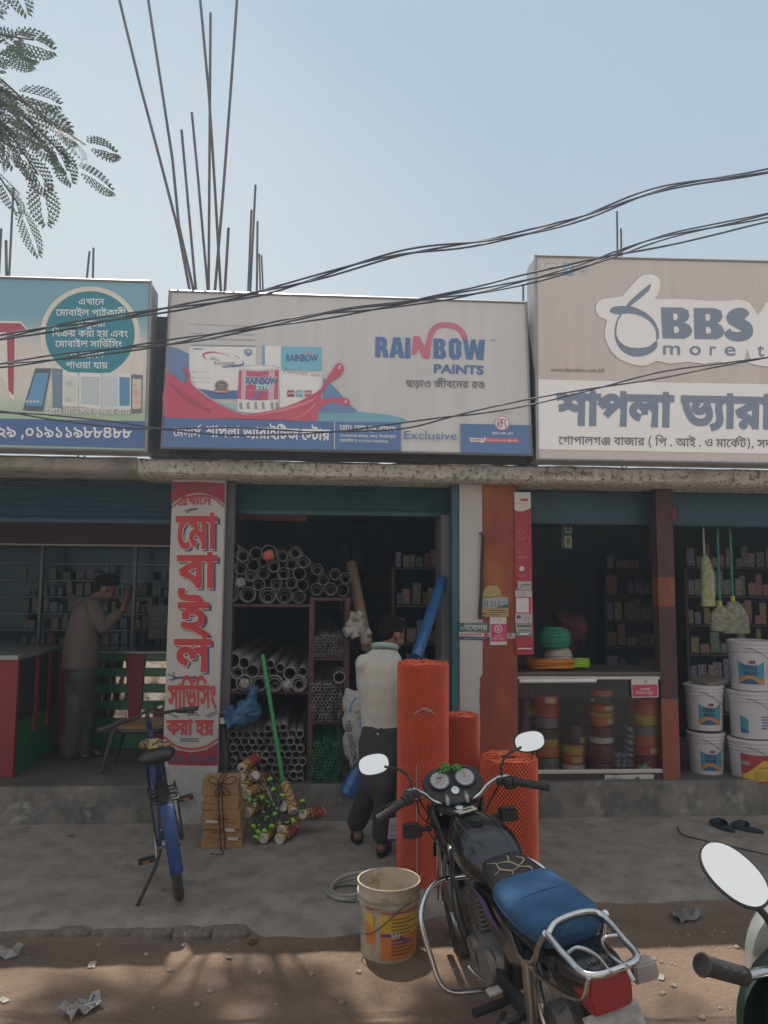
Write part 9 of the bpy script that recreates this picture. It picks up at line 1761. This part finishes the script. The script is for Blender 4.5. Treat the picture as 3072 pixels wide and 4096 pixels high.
# feathery tree at the left: trunk outside the frame, twigs of pinnate leaves reaching in and shading the street
rnd = random.Random(21); M_LEAF = mat('tree leaf', (.17, .21, .17), .55, var=.35, scale=3); M_BARK = mat('bark', (.12, .09, .07), .9, var=.2, bump=.4)
tree = thing('tree', 'feathery leaved tree reaching in from the top left corner', 'tree', (-4.6, 4.3, -.05)); tb = Vector(tree.location)
LV = []; LF = []; wood = B()
def leaflet(p, d, n, L, w):
    s_ = d.cross(n).normalized() * w; i = len(LV); LV.extend([p, p + d * L * .5 + s_, p + d * L, p + d * L * .5 - s_]); LF.append((i, i + 1, i + 2, i + 3))
def frond(p, d, L, npin=9):
    """twice-pinnate leaf: a stalk of side ribs, each a row of small leaflets"""
    d = d.normalized(); up = Vector((rnd.uniform(-.4, .4), rnd.uniform(-.4, .4), 1)); sd = d.cross(up).normalized(); n = sd.cross(d)
    for k in range(npin):
        t = (k + 1) / npin; q = p + d * L * t - Vector((0, 0, .18 * L * t * t))
        for s_ in (-1, 1):
            pd = (sd * s_ * .85 + d * .5 - Vector((0, 0, .15))).normalized(); PL_ = L * .42 * math.sin(math.pi * (.18 + .74 * t)); m_ = max(3, int(PL_ / .019))
            for j in range(m_):
                a = q + pd * PL_ * (j + 1) / m_; ld = (d * .8 + pd * .5).normalized()
                leaflet(a, ld, n, .032, .0062); leaflet(a, (-d * .55 + pd * .7).normalized(), n, .028, .0062)
def twig(a, b, r0, nf, L=.42):
    a, b = Vector(a), Vector(b); mid = (a + b) / 2 + Vector((0, 0, .12 * (b - a).length)); P = smooth_path([a, mid, b], 6); tube(wood, P, [r0, r0 * .35], 5)
    for k in range(nf):
        t = .25 + .75 * k / max(1, nf - 1); p = P[min(len(P) - 1, int(t * (len(P) - 1)))]; dv = (b - a).normalized() + Vector((rnd.uniform(-.9, .9), rnd.uniform(-.9, .9), rnd.uniform(-.9, .25))); frond(p, dv, L * rnd.uniform(.8, 1.2))
tube(wood, [tb, tb + Vector((.05, .0, 2)), tb + Vector((.2, -.1, 4.2)), tb + Vector((.5, -.3, 6.4))], [.20, .17, .13, .08], 10, True, 4)
YT = 4.4; hub = at(-330, 330, YT); limb0 = tb + Vector((.18, -.1, 3.9)); tube(wood, [limb0, (limb0 + hub) / 2 + Vector((0, 0, .25)), hub], [.09, .05], 7, True, 4)
for (x, y), dy, nf in (((440, 640), .0, 5), ((400, 730), .2, 5), ((300, 560), -.3, 5), ((250, 760), .3, 5), ((170, 880), .1, 5), ((60, 520), 0, 6), ((150, 430), .2, 5), ((230, 220), -.1, 5), ((110, 270), .3, 5), ((20, 380), -.2, 5), ((90, 650), -.3, 6), ((0, 560), .4, 6), ((-120, 450), .3, 6), ((-60, 250), .3, 5), ((180, 620), .4, 6)): twig(hub + Vector((rnd.uniform(-.2, .2), dy * .4, rnd.uniform(-.15, .15))), at(x - 95, y - 60, YT + dy), .012, nf + 2, .22)
hub2 = at(-250, -260, YT - .2); tube(wood, [limb0 + Vector((.1, 0, .6)), hub2], [.08, .05], 7)
for (x, y), nf in (((190, -10), 4), ((80, -50), 3)): twig(hub2, at(x - 60, y - 90, YT - .2), .012, nf, .25)
# boughs above and behind the camera: they throw the broken shade on the dirt and the motorcycles
LASTB = tb + Vector((.5, -.3, 6.4))
def bough(gx, gy, spread, nf, h):
    """leaf spray at height h whose shadow falls round the ground point (gx, gy)"""
    global LASTB; c = Vector((gx, gy, 0)) + SUN_DIR * (h / SUN_DIR.z); a = LASTB; LASTB = c; tube(wood, [a, (a + c) / 2 + Vector((0, 0, .4)), c], [.022, .008], 5, True, 4)
    for k in range(nf):
        e = c + Vector((rnd.uniform(-1, 1) * spread, rnd.uniform(-.5, .5) * spread, rnd.uniform(-.2, .2))); twig(c + Vector((rnd.uniform(-1, 1) * spread, rnd.uniform(-.6, .6) * spread, rnd.uniform(-.2, .2))), e, .006, 5, .34)
for gx, gy, sp, nf, h in ((-2.0, 2.8, .5, 3, 11.8), (-.85, 3.7, .3, 5, 11.7), (-.3, 3.6, .35, 6, 11.6), (.4, 3.45, .6, 8, 11.8), (.9, 3.2, .6, 8, 11.5), (.9, 2.8, .8, 9, 11.6), (1.5, 2.3, .8, 7, 12.4), (.6, 2.1, .7, 6, 12.2)): bough(gx, gy, sp, nf, h)
me = bpy.data.meshes.new('crown'); me.from_pydata([tuple(v - tb) for v in LV], [], LF); me.update(); new_obj('crown', me, M_LEAF, tree); print('leaflets', len(LF))
bmesh.ops.translate(wood, vec=-tb, verts=wood.verts[:]); obj('trunk', wood, M_BARK, tree, 60)
# what the motorcycle mirrors see across the road
ob = thing('house', 'low red roofed house across the road behind the photographer', 'house', (4, -16, 0))
bm = B(); box2(bm, (-9, -4, -.2), (7, 0, 4.2)); obj('wall', bm, mat('house wall', (.42, .36, .30), .9), ob)
bm = B(); poly_prism(bm, [Vector(p) for p in ((-10, .8, 4.1), (-10, -2, 6), (-10, -4.6, 4.1))], Vector((18, 0, 0))); obj('roof', bm, mat('house roof', (.32, .08, .06), .7), ob)
# haze added for the lens veil as well as dusty air; lifts the shops' darks
bm = B(); box2(bm, (-420, -420, -1.2), (420, 520, 15)); hz = obj('haze', bm, None); hz['kind'] = 'stuff'
m = bpy.data.materials.new('street and lens haze'); m.use_nodes = True; nt = m.node_tree; nt.nodes.clear(); o_ = nt.nodes.new('ShaderNodeOutputMaterial'); v_ = nt.nodes.new('ShaderNodeVolumePrincipled')
v_.inputs['Color'].default_value = (.68, .83, 1.0, 1); v_.inputs['Density'].default_value = .0058; v_.inputs['Anisotropy'].default_value = .5
nt.links.new(v_.outputs[0], o_.inputs['Volume']); hz.data.materials.append(m); hz.display_type = 'WIRE'
